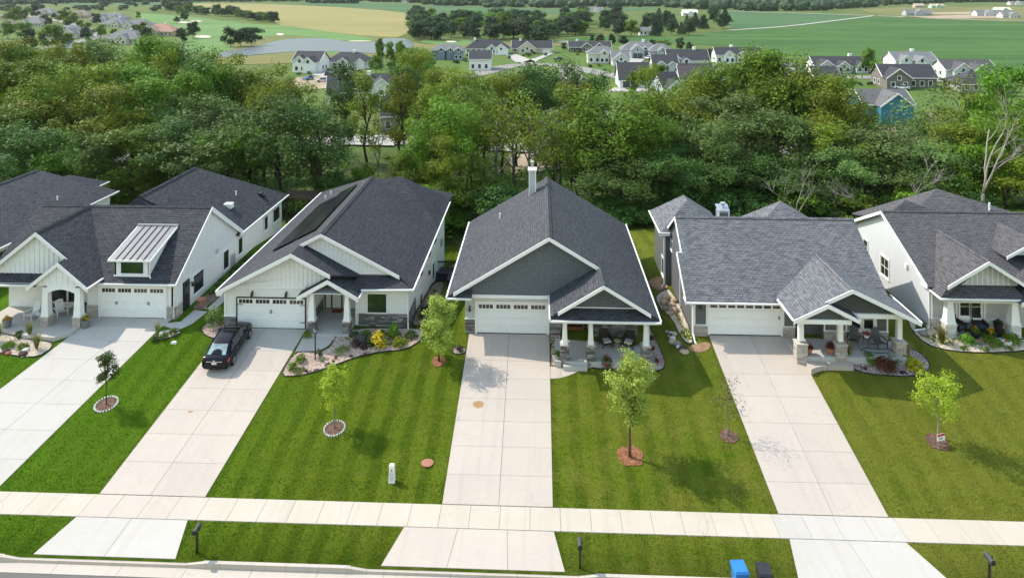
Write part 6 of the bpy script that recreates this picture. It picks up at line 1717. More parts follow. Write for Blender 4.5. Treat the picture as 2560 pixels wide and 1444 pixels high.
far_house('white farmhouse with curved gables facing the corn field', (84.3, 300.2), 0.00, 19.2, 11.0, 4.8, 'f_white', 'f_roof', 'gable', 0.65, [(-0.22, 0.22, 1.5), (0.05, 0.2, 1.5), (0.32, 0.2, 3)], (-0.1, 0.6), (0.42, 0.12))
far_house('house with broad purple-brown roof behind the oaks', (53.4, 225.9), 0.00, 16.8, 14.0, 3.4, 'f_grey', 'f_roofbrown', 'gable', 0.75, [(0.38, 0.2, 1)], None, None)
far_house('small pale blue gabled house behind the oaks', (38.8, 206.6), 0.30, 5.9, 12.0, 3.6, 'f_paleblue', 'f_roof', 'gable', 0.90, [(0, 0.9, 2)], None, None)
far_house('long grey house with three front gables by the corn', (114.3, 269.3), 0.00, 20.6, 13.0, 3.4, 'f_greyw', 'f_roof', 'gable', 0.62, [(-0.34, 0.3, 3), (-0.02, 0.24, 2.5), (0.32, 0.22, 2)], (0.25, 0.6), (-0.34, 0.2))
far_house('small stone-walled grey house at the street corner', (96.2, 238.8), 0.00, 8.5, 11.0, 3.4, 'f_cream', 'f_roof', 'gable', 0.65, [], None, None)
far_house('white house with stepped roofs beside the corn field', (144.0, 274.3), 0.00, 15.4, 13.0, 5.6, 'f_white', 'f_roofgrey', 'gable', 0.55, [(-0.28, 0.3, 1.5), (0.05, 0.26, 3)], (0.1, 0.6), None)
far_house('charcoal barn-like house with brown gable end', (118.1, 228.5), -0.05, 16.3, 13.0, 4.6, 'f_char', 'f_roof', 'gable', 0.72, [(-0.28, 0.46, 3)], None, (-0.2, 0.12))
far_house('grey craftsman house with stacked gables at far right', (152.1, 253.4), 0.00, 17.4, 13.0, 4.2, 'f_greyw', 'f_roof2', 'gable', 0.60, [(-0.22, 0.36, 2), (0.08, 0.3, 4)], None, (0.36, 0.2))
far_house('dark hip-roofed house behind the scraggly trees', (137.5, 220.8), 0.00, 15.1, 14.0, 3.4, 'f_grey', 'f_roof', 'hip', 0.60, [], None, None)
far_house('unfinished house with teal sheathing and bare gable', (83.5, 171.2), 0.00, 11.5, 12.0, 5.4, 'f_teal', 'f_roofslate', 'gable', 0.62, [(0.05, 0.66, 3)], None, None)
far_house('dark-roofed house hidden behind the middle oaks', (4.1, 179.2), 0.05, 12.3, 14.0, 3.4, 'f_greyw', 'f_roof', 'gable', 0.60, [], None, None)
far_house('grey house hidden behind the narrow trees', (-30.4, 155.4), 0.20, 9.8, 15.0, 4.6, 'f_grey', 'f_roof', 'gable', 0.60, [(0.1, 0.5, 3)], None, None)
far_house('white gabled house between the twin-gabled house and maroon roof', (46.8, 263.0), 0.00, 9.3, 11.0, 4.6, 'f_greyw', 'f_roof', 'gable', 0.75, [(-0.2, 0.36, 2), (0.25, 0.3, 1)], None, None)
far_house('grey hip-roofed house behind the timbered gable', (54.5, 315.5), 0.00, 10.8, 11.0, 5.2, 'f_blueg', 'f_roofgrey', 'hip', 0.65, [(0, 0.4, 2)], None, None)
far_house('low dark-roofed house in front of the white farmhouse', (53.4, 239.1), 0.00, 11.5, 12.0, 3.6, 'f_white', 'f_roof', 'gable', 0.70, [(-0.25, 0.3, 2)], None, None)
far_house('pale house with grey roof left of the long grey one', (87.4, 248.7), 0.00, 8.5, 11.0, 3.6, 'f_pale', 'f_roofgrey', 'gable', 0.65, [(0.1, 0.4, 2)], None, None)
far_house('tan house with hip roof at the left edge of the far estate', (-548.6, 701.1), 0.00, 20.3, 19.0, 4.4, 'f_tan', 'f_roofbrown2', 'hip', 0.62, [(0, 0.3, 3)], (0.1, 0.5), None)
far_house('grey-roofed house behind round trees on the far estate', (-572.2, 782.8), 0.00, 24.6, 19.0, 4.4, 'f_cream', 'f_roofgrey', 'hip', 0.62, [(0.1, 0.3, 3)], (0.1, 0.5), None)
far_house('brown-roofed brick house on the far estate street', (-483.9, 713.0), 0.00, 25.1, 19.0, 4.4, 'f_tan', 'f_roofbrown2', 'hip', 0.62, [(0.1, 0.3, 2)], (0.1, 0.5), None)
far_house('large grey house with steep roofs above the golf fairway', (-405.6, 639.5), 0.00, 31.4, 19.0, 4.4, 'f_greyw', 'f_roofgrey', 'hip', 0.62, [(-0.1, 0.3, 3), (0.25, 0.25, 2)], (0.1, 0.5), None)
far_house('cream house with grey hip roof in the far cul-de-sac', (-418.6, 558.7), 0.00, 18.3, 19.0, 4.4, 'f_cream', 'f_roofgrey', 'hip', 0.62, [(-0.2, 0.3, 3)], (0.1, 0.5), None)
far_house('grey house with white stone gable in the far cul-de-sac', (-303.5, 431.9), 0.00, 25.0, 19.0, 4.4, 'f_stonew', 'f_roofgrey', 'hip', 0.62, [(0.28, 0.34, 4), (-0.2, 0.3, 2)], (0.1, 0.5), None)
far_house('beige house between grey homes on the far estate', (-344.3, 550.2), 0.00, 18.0, 19.0, 4.4, 'f_cream', 'f_roofgrey', 'hip', 0.62, [(0.2, 0.3, 3)], (0.1, 0.5), None)
far_house('grey-roofed house above the large pale lawn', (-307.2, 519.7), 0.00, 19.6, 19.0, 4.4, 'f_greyw', 'f_roofgrey', 'hip', 0.62, [(-0.2, 0.3, 3)], (0.1, 0.5), None)
far_house('terracotta-roofed house beside the golf course', (-252.7, 452.1), 0.00, 21.6, 19.0, 4.4, 'f_tan', 'f_roofterra', 'hip', 0.62, [(-0.1, 0.4, 3)], (0.1, 0.5), None)
far_house('grey house with raised deck above the trees', (-237.9, 387.6), 0.00, 21.4, 19.0, 4.4, 'f_cream', 'f_roofgrey', 'hip', 0.62, [(0.1, 0.3, 3)], (0.1, 0.5), None)
far_house('tan house at the extreme left of the far estate', (-423.3, 536.0), 0.00, 10.1, 19.0, 4.4, 'f_tan', 'f_roofbrown2', 'hip', 0.62, [], None, None)
far_house('small blue-roofed garden shed above the wood', (-251.0, 361.0), 0.00, 5.0, 6.0, 3.0, 'f_paleblue', 'f_roofgrey', 'gable', 0.62, [], None, None)
far_house('white farmhouse among the spruces beyond the valley', (70.8, 476.7), 0.00, 7.1, 8.0, 4.4, 'f_white', 'f_roofgrey', 'gable', 0.60, [], None, None)
far_house('long white barn beyond the dark wood', (172.8, 812.6), 0.00, 16.7, 14.0, 4.4, 'f_white', 'f_white', 'gable', 0.60, [(0, 0.4, 3)], None, None)
far_house('white farm building on the far field edge', (73.8, 927.5), 0.00, 18.0, 14.0, 4.4, 'f_white', 'f_roofgrey', 'gable', 0.60, [(0, 0.4, 3)], None, None)
far_house('tiny white barn near the top of the frame', (-280.5, 1434.8), 0.00, 9.8, 10.0, 4.4, 'f_white', 'f_roofgrey', 'gable', 0.60, [], None, None)
far_house('new house with green sheathing on the far building site', (627.7, 1130.9), 0.00, 19.4, 14.0, 4.4, 'f_green', 'f_dirtroof', 'gable', 0.60, [(0, 0.4, 3)], None, None)
far_house('long grey house at the left of the far building site', (435.7, 823.1), 0.00, 29.2, 14.0, 4.4, 'f_blueg', 'f_roofgrey', 'gable', 0.60, [(0, 0.4, 3)], None, None)
far_house('tan new house at the far building site', (611.3, 1152.3), 0.00, 14.5, 14.0, 4.4, 'f_tan', 'f_dirtroof', 'gable', 0.60, [], None, None)
far_house('pale green new house at the right of the far building site', (602.0, 933.7), 0.00, 19.2, 14.0, 4.4, 'f_green', 'f_cream', 'gable', 0.60, [(0, 0.4, 3)], None, None)
far_house('grey-roofed house low on the far building site', (507.5, 814.6), 0.00, 24.2, 14.0, 4.4, 'f_greyw', 'f_roofgrey', 'gable', 0.60, [(0, 0.4, 3)], None, None)
far_house('dark grey house at the right end of the far building site', (499.6, 762.0), 0.00, 19.2, 14.0, 4.4, 'f_greyw', 'f_roofgrey', 'gable', 0.60, [(0, 0.4, 3)], None, None)
far_house('white house at the top right corner', (894.1, 1347.3), 0.00, 27.7, 14.0, 4.4, 'f_white', 'f_roofgrey', 'gable', 0.60, [(0, 0.4, 3)], None, None)

# ------------------------------------------------------------------ trees across the valley
FV = {'round': [tree_meshes('far_round', 101 + k, 12, 6, base=.10, limbs=8, subs=5, per=42, size=1.15, leafm='leaf_far', clump=.30, flat=.85) for k in range(3)],
      'oakf': [tree_meshes('far_oak', 201 + k, 12, 6.5, base=.22, limbs=8, subs=5, per=40, size=1.1, leafm='leaf_far', clump=.27) for k in range(2)],
      'loose': [tree_meshes('far_loose', 301 + k, 12, 6, base=.10, limbs=8, subs=5, per=36, size=1.05, leafm='leaf_mid', clump=.28, flat=.85) for k in range(2)],
      'bigl': [tree_meshes('far_big', 351 + k, 12, 6, base=.08, limbs=11, subs=6, per=70, size=.55, leafm='leaf_mid', clump=.24, flat=.85) for k in range(2)],
      'poplar': [tree_meshes('far_poplar', 401 + k, 12, 2.4, base=.10, limbs=9, subs=4, per=50, size=.6, leafm='leaf_mid', clump=.36, shape='oval', flat=1.1) for k in range(2)]}
def pine_meshes(seed):
    rng = np.random.default_rng(seed)
    tb = MB(); tb.tube([(0, 0, -.3), (0, 0, 6), (0, 0, 11.5)], [.28, .17, .04], 6)
    C = []; rad = []
    for z in np.arange(1.0, 11.6, .75):
        r = 3.4 * (1 - z / 12.2); n = max(3, int(r * 3.2))
        for k in range(n):
            a = 6.283 * k / n + rng.uniform(0, 1)
            C.append((r * .72 * math.cos(a), r * .72 * math.sin(a), z)); rad.append(.45 + r * .22)
    V = leaves(rng, np.array(C), np.array(rad), 20, .8, up=.2, out=.3, centre=np.array([0, 0, 4.0]), flat=.6, aspect=.4)
    return tb.mesh('pine_trunk', 'bark_brown', True), raw_mesh('pine_crown', V, 4, 'leaf_pine')
FV['pine'] = [pine_meshes(77), pine_meshes(78)]
FRC = {'round': 6, 'oakf': 6.5, 'loose': 6, 'poplar': 2.4, 'pine': 3.4, 'bigl': 6}
TLAB = [
('dark spreading oak, left of the three by the pond', 'three oaks by the pond'),
('dark spreading oak, middle of the three by the pond', 'three oaks by the pond'),
('dark spreading oak, right of the three by the pond', 'three oaks by the pond'),
('large round dark tree on the fairway', 'golf course trees'),
('loose green tree beside the large round one on the fairway', 'golf course trees'),
('broad dark tree standing alone before the wood', 'single trees in the valley'),
('small dark tree beside the broad one before the wood', 'single trees in the valley'),
('airy green tree at the corner of the long grey house', 'single trees in the valley'),
('round dark tree at the end of the far hedgerow', 'far hedgerow trees'),
('narrow upright tree before the pond', 'upright trees before the pond'),
('narrow tree right of the upright tree before the pond', 'upright trees before the pond'),
('rightmost narrow tree before the pond', 'upright trees before the pond'),
('small bright tree under the upright trees', 'single trees in the valley'),
('large loose green tree beside the blue-grey house', 'single trees in the valley'),
('green tree in front of the large loose one', 'single trees in the valley'),
('dark tree of the far hedgerow beside the wheat field', 'far hedgerow trees'),
('dark tree of the wood beyond the valley houses', 'trees of the dark wood beyond the valley'),
('dark spruce of the farmstead grove', 'farmstead grove trees'),
('rounded tree of the farmstead grove', 'farmstead grove trees'),
('light green tree in front of the white farmhouse', 'single trees in the valley'),
('garden tree among the far estate houses', 'garden trees of the far estate'),
('broad bushy tree in the far estate gardens', 'garden trees of the far estate'),
('small garden tree between the valley houses', 'garden trees of the valley street'),
('far-off tree behind the left estate', 'tree line behind the left estate'),
('small foundation shrub beside a valley house', 'foundation shrubs of the valley houses')]
# kind, x, y, height, crown radius, label
for rec in '''
oakf -168.1 374.3 10.3 5.3 0; oakf -163.7 377.1 9.7 4.7 1; oakf -158.7 379.9 9.6 6.3 2; round -219.9 435.3 10.4 4.0 3; round -211.7 406.2 7.9 4.2 4; round 3.6 417.9 9.8 7.9 5; round -2.4 417.6 4.8 3.6 6; loose 122.4 266.0 9.4 2.7 7
round -243.1 631.1 10.1 5.4 8; poplar -64.0 276.6 12.2 2.1 9; poplar -56.5 263.8 12.1 2.3 10; poplar -52.4 260.2 12.3 2.5 11; loose -61.4 259.9 6.7 3.0 12; bigl -40.7 228.6 12.1 7.2 13; bigl -35.2 211.4 10.3 5.4 14; round -538.8 987.9 14.6 6.2 15
round -498.6 925.5 12.2 7.8 15; loose -509.1 948.4 12.0 8.3 15; round -498.3 941.3 12.1 8.9 15; round -458.7 883.8 12.5 5.9 15; loose -450.9 874.7 10.9 5.8 15; round -454.1 891.3 12.9 6.2 15; round -413.4 831.3 10.2 6.6 15; loose -422.0 845.4 9.2 7.0 15
loose -404.1 821.4 9.3 5.2 15; round -393.7 810.0 8.7 6.5 15; round -379.2 803.8 10.9 5.3 15; round -377.3 804.8 12.2 5.2 15; round -355.3 767.8 9.0 7.4 15; loose -353.6 781.9 11.9 5.5 15; round -347.8 773.6 10.6 6.4 15; round -335.4 759.2 11.2 6.3 15
loose -321.0 731.8 9.7 4.6 15; round -310.9 724.5 8.2 5.7 15; round -309.8 725.0 7.8 6.5 15; loose -289.8 683.8 8.8 6.0 15; round -280.9 676.1 7.8 6.5 15; loose -278.1 681.8 8.3 5.8 15; round -263.9 653.7 6.9 6.3 15; loose -254.9 641.2 8.6 4.1 15
round -259.2 660.7 8.9 6.3 15; round -40.3 429.4 10.0 4.5 16; oakf -83.8 517.7 11.4 4.8 16; loose -38.9 560.8 12.1 6.0 16; round 19.6 490.2 11.2 6.6 16; round 20.9 545.5 9.8 5.0 16; oakf -21.9 439.2 10.3 4.5 16; loose 6.0 454.2 8.7 4.8 16
round -35.2 517.5 10.4 5.1 16; round -40.7 658.9 12.4 8.5 16; oakf -120.0 679.4 13.9 7.3 16; loose -26.3 513.2 12.1 4.8 16; round -11.0 517.5 10.1 6.7 16; round -0.7 434.8 10.5 5.3 16; oakf -32.2 540.4 9.5 6.5 16; loose -55.9 626.2 11.0 7.8 16
round 0.3 542.4 12.3 4.9 16; round -17.6 535.9 11.6 5.9 16; oakf -73.5 442.0 10.3 4.7 16; loose -78.9 471.5 10.2 5.8 16; round -103.9 586.3 10.9 7.4 16; round -120.0 660.1 12.6 8.6 16; oakf 41.1 633.3 10.6 6.4 16; loose -73.4 586.5 10.4 5.7 16
round -67.2 431.1 11.1 6.6 16; round -51.1 571.9 11.2 6.5 16; oakf -48.4 537.0 10.1 5.5 16; loose -23.3 442.6 9.8 6.6 16; round -76.8 430.7 10.7 4.3 16; round -73.8 614.6 12.2 5.9 16; oakf -77.2 456.6 9.5 6.4 16; loose 38.5 619.4 13.3 8.1 16
round 24.7 659.8 14.0 5.8 16; round -46.1 446.8 10.3 5.5 16; oakf -58.3 608.2 11.4 5.8 16; loose -55.9 491.2 10.8 6.0 16; round -31.7 438.7 9.7 5.0 16; round -72.1 513.3 9.7 6.6 16; oakf -7.5 437.7 10.3 5.1 16; loose -37.4 530.5 11.8 7.2 16
round 0.7 451.0 10.2 5.2 16; round -92.7 517.7 10.7 7.0 16; oakf -61.7 606.8 11.8 5.5 16; loose -1.2 463.1 10.3 4.6 16; round -116.8 644.9 10.4 5.8 16; round -60.8 426.9 10.8 6.6 16; oakf -9.5 483.1 11.6 5.8 16; loose -83.2 556.3 10.7 5.7 16
round -48.5 473.3 9.3 6.0 16; round 19.9 561.7 9.6 6.9 16; oakf -89.3 499.3 11.7 6.4 16; loose 27.6 609.1 11.0 5.6 16; round -38.4 552.9 10.3 5.8 16; round 2.5 475.9 10.7 5.9 16; oakf 24.0 475.3 9.4 6.5 16; loose -6.3 432.4 8.8 4.7 16
round -29.6 639.0 11.0 6.0 16; round -5.1 490.0 11.6 7.2 16; oakf 31.4 599.1 11.6 5.3 16; loose 9.9 488.1 10.4 6.2 16; round 33.3 561.1 12.7 7.7 16; round -76.5 471.1 11.5 6.4 16; oakf 30.0 495.4 10.7 7.1 16; loose -26.0 551.8 12.7 5.4 16
round -104.4 616.1 12.1 5.8 16; round 12.3 466.2 9.1 5.2 16; oakf -84.3 482.6 11.3 5.7 16; loose 28.4 478.0 9.4 4.8 16; round -17.1 444.6 10.5 5.6 16; round -22.6 615.1 12.8 8.0 16; oakf -69.0 475.0 11.7 5.5 16; loose -55.2 495.9 9.5 6.8 16
round -9.9 431.2 11.3 5.5 16; round -63.5 531.2 12.4 5.7 16; oakf -80.2 444.4 8.7 5.6 16; loose -64.4 614.3 10.7 5.2 16; round -28.4 430.1 9.3 4.7 16; round -74.7 539.1 12.4 5.8 16; oakf -10.4 468.1 11.5 5.8 16; loose -101.4 574.4 10.4 5.1 16
round -109.3 610.8 12.5 6.3 16; round -24.0 563.5 9.8 7.0 16; oakf -3.1 659.3 10.7 7.3 16; loose -33.9 614.4 11.3 7.2 16; round 22.1 518.3 10.9 7.1 16; round -117.4 669.9 11.7 7.0 16; oakf -65.7 592.8 11.7 7.3 16; loose -98.8 627.0 13.1 7.4 16
round -57.4 450.8 9.9 4.5 16; round 30.1 530.7 12.4 5.3 16; oakf -11.9 598.2 12.1 6.4 16; loose -87.6 489.4 10.1 7.0 16; round 41.6 673.8 14.2 6.1 16; round -81.2 460.2 8.7 4.7 16; oakf -16.8 444.9 10.4 5.2 16; loose -76.4 668.6 11.2 8.4 16
pine 104.3 586.7 12.9 6.4 17; round 63.5 544.6 11.6 4.8 18; pine 128.1 583.4 12.5 6.0 17; round 94.7 570.2 11.3 3.8 18; round 95.6 613.9 10.2 5.4 18; pine 105.6 558.5 11.8 5.5 17; round 118.1 658.2 10.6 5.1 18; round 100.5 478.1 10.3 4.9 18
round 51.8 465.3 10.7 4.1 18; round 89.9 554.9 10.5 5.7 18; round 73.4 668.4 14.4 5.3 18; pine 108.1 641.5 13.9 7.0 17; round 143.8 557.1 11.6 5.8 18; round 49.3 532.5 10.4 5.6 18; pine 77.3 471.5 10.7 5.1 17; round 89.1 477.6 11.0 3.7 18
pine 86.7 511.8 11.2 3.6 17; round 62.1 647.4 10.9 6.6 18; pine 128.4 555.5 9.9 5.5 17; pine 177.3 680.6 13.8 5.7 17; pine 108.2 508.9 11.0 3.9 17; pine 177.8 675.6 10.9 6.3 17; round 57.5 549.8 11.4 5.7 18; round 85.2 560.4 9.6 4.5 18
round 133.1 578.5 9.6 3.9 18; pine 80.1 543.6 9.7 4.7 17; round 183.3 745.8 13.5 6.9 18; round 51.6 473.5 10.6 3.6 18; round 68.4 623.5 10.6 4.7 18; round 69.4 643.0 13.8 4.6 18; round 60.2 646.6 11.0 6.4 18; pine 118.7 570.7 11.0 4.4 17
pine 97.8 488.9 8.8 4.0 17; round 154.4 629.7 13.3 4.0 18; loose 60.1 464.7 10.6 5.3 19; round -225.1 391.0 9.5 3.7 20; round -330.4 625.0 5.8 2.9 20; round -566.5 768.6 5.5 2.7 20; round -262.9 395.6 9.0 3.6 20; round -304.5 405.8 8.0 3.5 20
round -347.0 669.9 9.6 4.6 20; round -604.6 814.1 11.6 4.8 20; round -416.1 573.6 9.1 4.1 20; loose -421.9 719.0 7.2 2.8 20; loose -255.4 439.7 9.9 4.1 20; loose -359.1 476.1 7.2 3.2 20; loose -529.9 674.8 7.2 2.9 20; round -387.9 597.7 9.6 4.1 20
round -270.1 360.9 6.4 3.0 20; loose -351.1 520.9 7.3 3.3 20; loose -278.6 447.4 5.2 2.6 20; round -291.8 399.5 5.6 2.4 20; loose -438.4 830.1 10.4 4.4 20; round -505.4 708.3 5.7 2.8 20; loose -281.5 474.8 6.6 2.5 20; loose -391.6 572.5 10.9 4.3 20
round -321.6 427.3 6.4 3.1 20; loose -471.6 647.5 7.2 3.2 20; round -557.2 747.9 6.5 2.8 20; round -391.3 499.6 7.1 3.1 20; round -520.8 685.2 9.7 4.3 20; loose -274.8 427.6 8.8 3.5 20; round -261.7 370.9 4.6 2.2 20; loose -400.1 576.8 7.4 3.3 20
loose -295.1 444.5 9.3 4.1 20; loose -251.3 362.9 7.8 3.8 20; round -389.9 540.8 8.2 3.1 20; round -349.9 505.7 7.2 3.0 20; loose -595.3 790.7 10.2 4.6 20; loose -258.2 360.7 12.4 6.2 21; loose -334.3 427.2 10.7 5.4 21; loose -329.4 434.4 9.9 5.0 21
loose -470.1 607.8 13.9 6.9 21; loose -425.4 609.6 12.5 6.3 21; loose 63.1 359.5 5.3 4.1 22; round 72.2 364.4 6.2 2.3 22; round 75.8 360.0 4.5 1.9 22; round 45.6 382.9 6.1 2.8 22; round 40.8 398.8 5.9 1.8 22; round 60.1 378.4 4.3 2.2 22
round 31.0 419.0 4.3 1.7 22; round 34.0 398.5 5.5 2.3 22; round 75.1 316.3 4.7 2.0 22; round 79.5 320.0 4.4 1.6 22; round 12.4 364.3 3.7 1.7 22; round 94.7 317.1 2.2 1.3 22; loose 127.3 255.7 1.5 2.9 22; round 102.4 234.3 1.3 0.7 22
round 105.1 234.4 1.2 0.6 22; round 108.8 235.5 1.2 0.6 22; round 171.1 263.2 3.3 2.0 22; loose 137.0 214.3 4.9 3.7 22; round 71.7 325.1 4.1 1.9 22; round -5.7 331.5 1.5 1.5 22; round 16.3 357.6 2.9 1.0 22; loose 40.6 246.8 5.6 3.1 22
loose 28.0 210.0 7.2 2.4 22; loose 37.9 222.7 7.6 3.2 22; round -893.0 1200.4 8.7 8.3 23; round -561.5 1005.8 7.1 7.0 23; round -530.4 939.1 5.4 4.8 23; round -943.5 1238.1 10.0 10.4 23; round -652.9 978.0 7.3 7.0 23; round -642.8 925.0 5.7 4.6 23
round -754.7 966.1 7.6 7.7 23; round -685.3 1156.9 7.4 6.6 23; round -721.1 1252.0 7.7 9.0 23; round -790.7 1248.7 6.9 6.6 23; round -775.5 1049.6 5.5 8.3 23; round -682.3 1008.7 6.4 8.0 23; round -726.3 945.5 5.7 6.3 23; round -654.4 1003.8 7.0 7.5 23
round -813.4 1040.5 7.1 7.3 23; round -759.0 989.0 5.4 4.7 23; round -716.3 916.6 5.2 6.7 23; round -795.0 1018.6 6.0 7.1 23; round -610.2 1004.2 7.0 7.5 23; round -967.4 1218.1 7.3 7.8 23; round -745.5 1239.7 7.3 8.3 23; round -861.6 1210.0 7.4 5.7 23
round -752.8 951.7 5.9 7.1 23; round -718.4 981.3 8.0 4.6 23; round -603.0 939.4 7.3 4.8 23; round -598.6 981.7 5.6 7.1 23; round -741.9 1165.3 9.3 9.3 23; round -823.1 1061.2 7.6 4.9 23; round -617.6 931.1 5.9 6.1 23; round -530.7 951.4 8.0 4.7 23
loose -77.9 267.7 0.8 0.4 24; round 37.4 311.2 1.3 0.6 24; round -80.4 271.6 1.5 0.7 24; loose 133.7 270.5 1.1 0.6 24; round -68.9 263.4 1.1 0.5 24; loose -7.8 328.3 1.1 0.5 24; loose -74.0 264.7 0.9 0.5 24; loose 151.1 246.8 1.3 0.6 24
loose 60.4 269.4 1.2 0.5 24; round -36.5 297.6 1.2 0.6 24; loose 103.8 258.3 0.7 0.4 24; round -32.9 327.6 1.6 0.7 24; round -34.9 296.1 1.2 0.6 24; loose 77.3 296.1 1.4 0.7 24; loose -79.8 265.2 0.8 0.4 24; round -13.9 317.6 1.5 0.8 24
loose 111.6 221.3 0.8 0.4 24; loose 139.0 268.9 1.0 0.5 24; round -74.7 266.8 1.0 0.5 24; loose 95.0 233.8 1.1 0.6 24; round 49.8 259.9 1.1 0.5 24; loose 122.2 222.5 0.8 0.6 24; loose -89.9 258.1 0.7 0.5 24; round 73.7 290.5 1.3 0.6 24
round 20.2 281.7 1.5 0.7 24; loose -35.5 295.7 1.8 0.8 24; round 85.6 292.3 0.8 0.6 24; loose 139.3 262.3 1.0 0.5 24; loose 82.0 291.5 1.1 0.6 24; round 61.7 263.3 0.9 0.5 24; loose -32.2 302.0 1.5 0.7 24; round 60.5 264.8 0.5 0.4 24
loose 75.5 286.7 0.9 0.4 24; loose 121.8 223.4 0.9 0.5 24; round 109.4 260.6 1.4 0.7 24; round 102.2 260.7 0.7 0.4 24; loose 18.7 342.6 1.0 0.5 24; loose 64.4 263.9 1.4 0.7 24; round 72.7 290.1 0.8 0.6 24; round 144.2 242.2 0.6 0.4 24
round 88.1 295.7 1.0 0.7 24; loose 24.0 286.1 1.3 0.7 24; round -3.0 338.4 1.5 0.7 24; loose 91.8 231.9 1.0 0.4 24; loose -5.3 325.2 1.6 0.7 24; round 114.6 223.6 1.2 0.6 24; round -33.7 325.6 1.4 0.7 24; round 152.1 250.9 0.7 0.4 24
round 87.5 232.8 1.1 0.6 24; loose -67.4 261.9 1.0 0.7 24; round 82.0 286.6 1.1 0.7 24; loose -89.3 255.3 0.9 0.6 24; loose 34.9 291.5 0.6 0.5 24; loose 109.2 222.1 0.5 0.4 24; loose -85.9 257.0 1.3 0.6 24; loose 27.0 337.9 1.0 0.8 24
loose -81.2 266.1 1.3 0.7 24; round -70.3 265.2 0.8 0.5 24; round -75.0 262.9 0.9 0.6 24; round 90.9 295.7 1.3 0.7 24; loose 85.2 284.5 1.2 0.7 24; round 2.6 330.0 1.5 0.7 24; loose -29.3 320.0 1.9 0.8 24; round 133.8 263.2 0.6 0.5 24
loose 17.6 332.6 1.3 0.8 24; loose 48.0 305.9 0.9 0.5 24; round 146.2 246.6 0.8 0.4 24; round 149.0 267.3 0.7 0.5 24; round 145.8 271.2 1.3 0.6 24; round 49.5 318.6 0.9 0.6 24
'''.replace('\n', ';').split(';'):
    if not rec.strip(): continue
    kind, x, y, h, w, lab = rec.split()
    x, y, h, w, (lab, grp) = float(x), float(y), float(h), float(w), TLAB[int(lab)]
    s_ = max(.15, w / FRC[kind])
    plant_tree('valley_tree' if kind != 'pine' else 'spruce_tree', trng.choice(FV[kind]), lab, grp, (x, y, -8.05), s_, trng.uniform(0, 6.28), (h / 12) / s_)

for n_, c in dict(far_silver=(.45, .46, .48), far_blue=(.05, .16, .34), far_white=(.72, .72, .72), far_dark=(.03, .03, .035)).items(): plain(n_, c, .35, .5)
for (col_, lab, x, y, rz) in [
('far_silver', 'silver car on the left valley street', -73.8, 235.0, 1.97),
('far_blue', 'blue car on the left valley street', -80.4, 239.9, 2.81),
('far_white', 'white pickup before the large hip-roofed house', -76.8, 270.7, 0.37),
('far_dark', 'dark truck on the left valley street', -74.9, 253.3, 2.30),
('far_dark', 'second dark truck beside the first on the valley street', -77.5, 252.1, 0.27),
('far_dark', 'dark car on the middle valley street', 8.0, 310.2, 1.88),
('far_white', 'white car before the twin-gabled house', 48.3, 315.2, 0.59),
('far_white', 'white car beside the charcoal barn-like house', 113.7, 224.8, 0.99),
]:
    e = thing('parked_car', lab, 'car', (x, y, -7.62), None, rz, local=True)
    one('body', e, col_, lambda m: m.hexa([(-.85, -2.2, .3), (.85, -2.2, .3), (.85, 2.2, .3), (-.85, 2.2, .3)], [(-.8, -2.15, .9), (.8, -2.15, .9), (.8, 2.1, .82), (-.8, 2.1, .82)]))
    one('cabin', e, 'glass_dark', lambda m: m.hexa([(-.78, -1.6, .88), (.78, -1.6, .88), (.78, 1.0, .86), (-.78, 1.0, .86)], [(-.6, -1.0, 1.42), (.6, -1.0, 1.42), (.6, .3, 1.42), (-.6, .3, 1.42)]))
    boxo('roof', e, -.62, .62, -1.05, .35, 1.42, 1.47, col_)
    for s_ in (-1, 1):
        for q in (-1.35, 1.35): one('wheel', e, 'black_metal', lambda m: m.tube([(s_ * .68, q, .31), (s_ * .9, q, .31)], .31, 10))
# far-off woods that read as one mass
FARW = [[(-1133, 1236), (-831, 1533), (-598, 1587), (-775, 2058), (-1847, 2015)], [(-39, 1126), (95, 1110), (199, 1208), (240, 1035), (300, 968), (401, 1005), (582, 1223), (808, 1478), (1112, 1656), (1551, 2076), (-69, 2011)], [(-598, 1587), (-458, 1691), (-247, 1436), (-33, 1150), (-60, 2086), (-775, 2058)], [(876, 1602), (1296, 1618), (1944, 2428), (1314, 2402)], [(-487, 1427), (-362, 1395), (-420, 1550), (-542, 1590)], [(-212, 1273), (-133, 1221), (-169, 1477), (-252, 1514)], [(-98, 1147), (-64, 1125), (-77, 1340), (-115, 1338)]]
def icos():
    bm = bmesh.new(); bmesh.ops.create_icosphere(bm, subdivisions=2, radius=1.0)
    v = np.array([tuple(q.co) for q in bm.verts]); f = np.array([[q.index for q in ff.verts] for ff in bm.faces]); bm.free()
    return v, f
iv, if_ = icos()
frng = np.random.default_rng(4)
VV = []; FF = []; nb = 0
for reg in FARW:
    xs_ = [p[0] for p in reg]; ys_ = [min(p[1], 2600) for p in reg]
    x0, x1, y0, y1 = max(min(xs_), -1900), min(max(xs_), 1900), min(ys_), max(ys_)
    n = int(min(2600, (x1 - x0) * (y1 - y0) / 330))
    P = np.column_stack([frng.uniform(x0, x1, n), y0 + (y1 - y0) * frng.uniform(0, 1, n) ** 1.6])
    P = P[in_poly(P, reg)]
    P = P[np.abs(P[:, 0]) < P[:, 1] * .85]
    for p in P:
        r = frng.uniform(5, 9.5); hgt = frng.uniform(8, 16)
        k = 1 + frng.normal(size=len(iv)) * .13
        v = iv * k[:, None] * np.array([r, r, hgt * .55]) + np.array([p[0], p[1], -8 + hgt * .5])
        VV.append(v); FF.append(if_ + nb); nb += len(iv)
VV = np.concatenate(VV); FF = np.concatenate(FF)
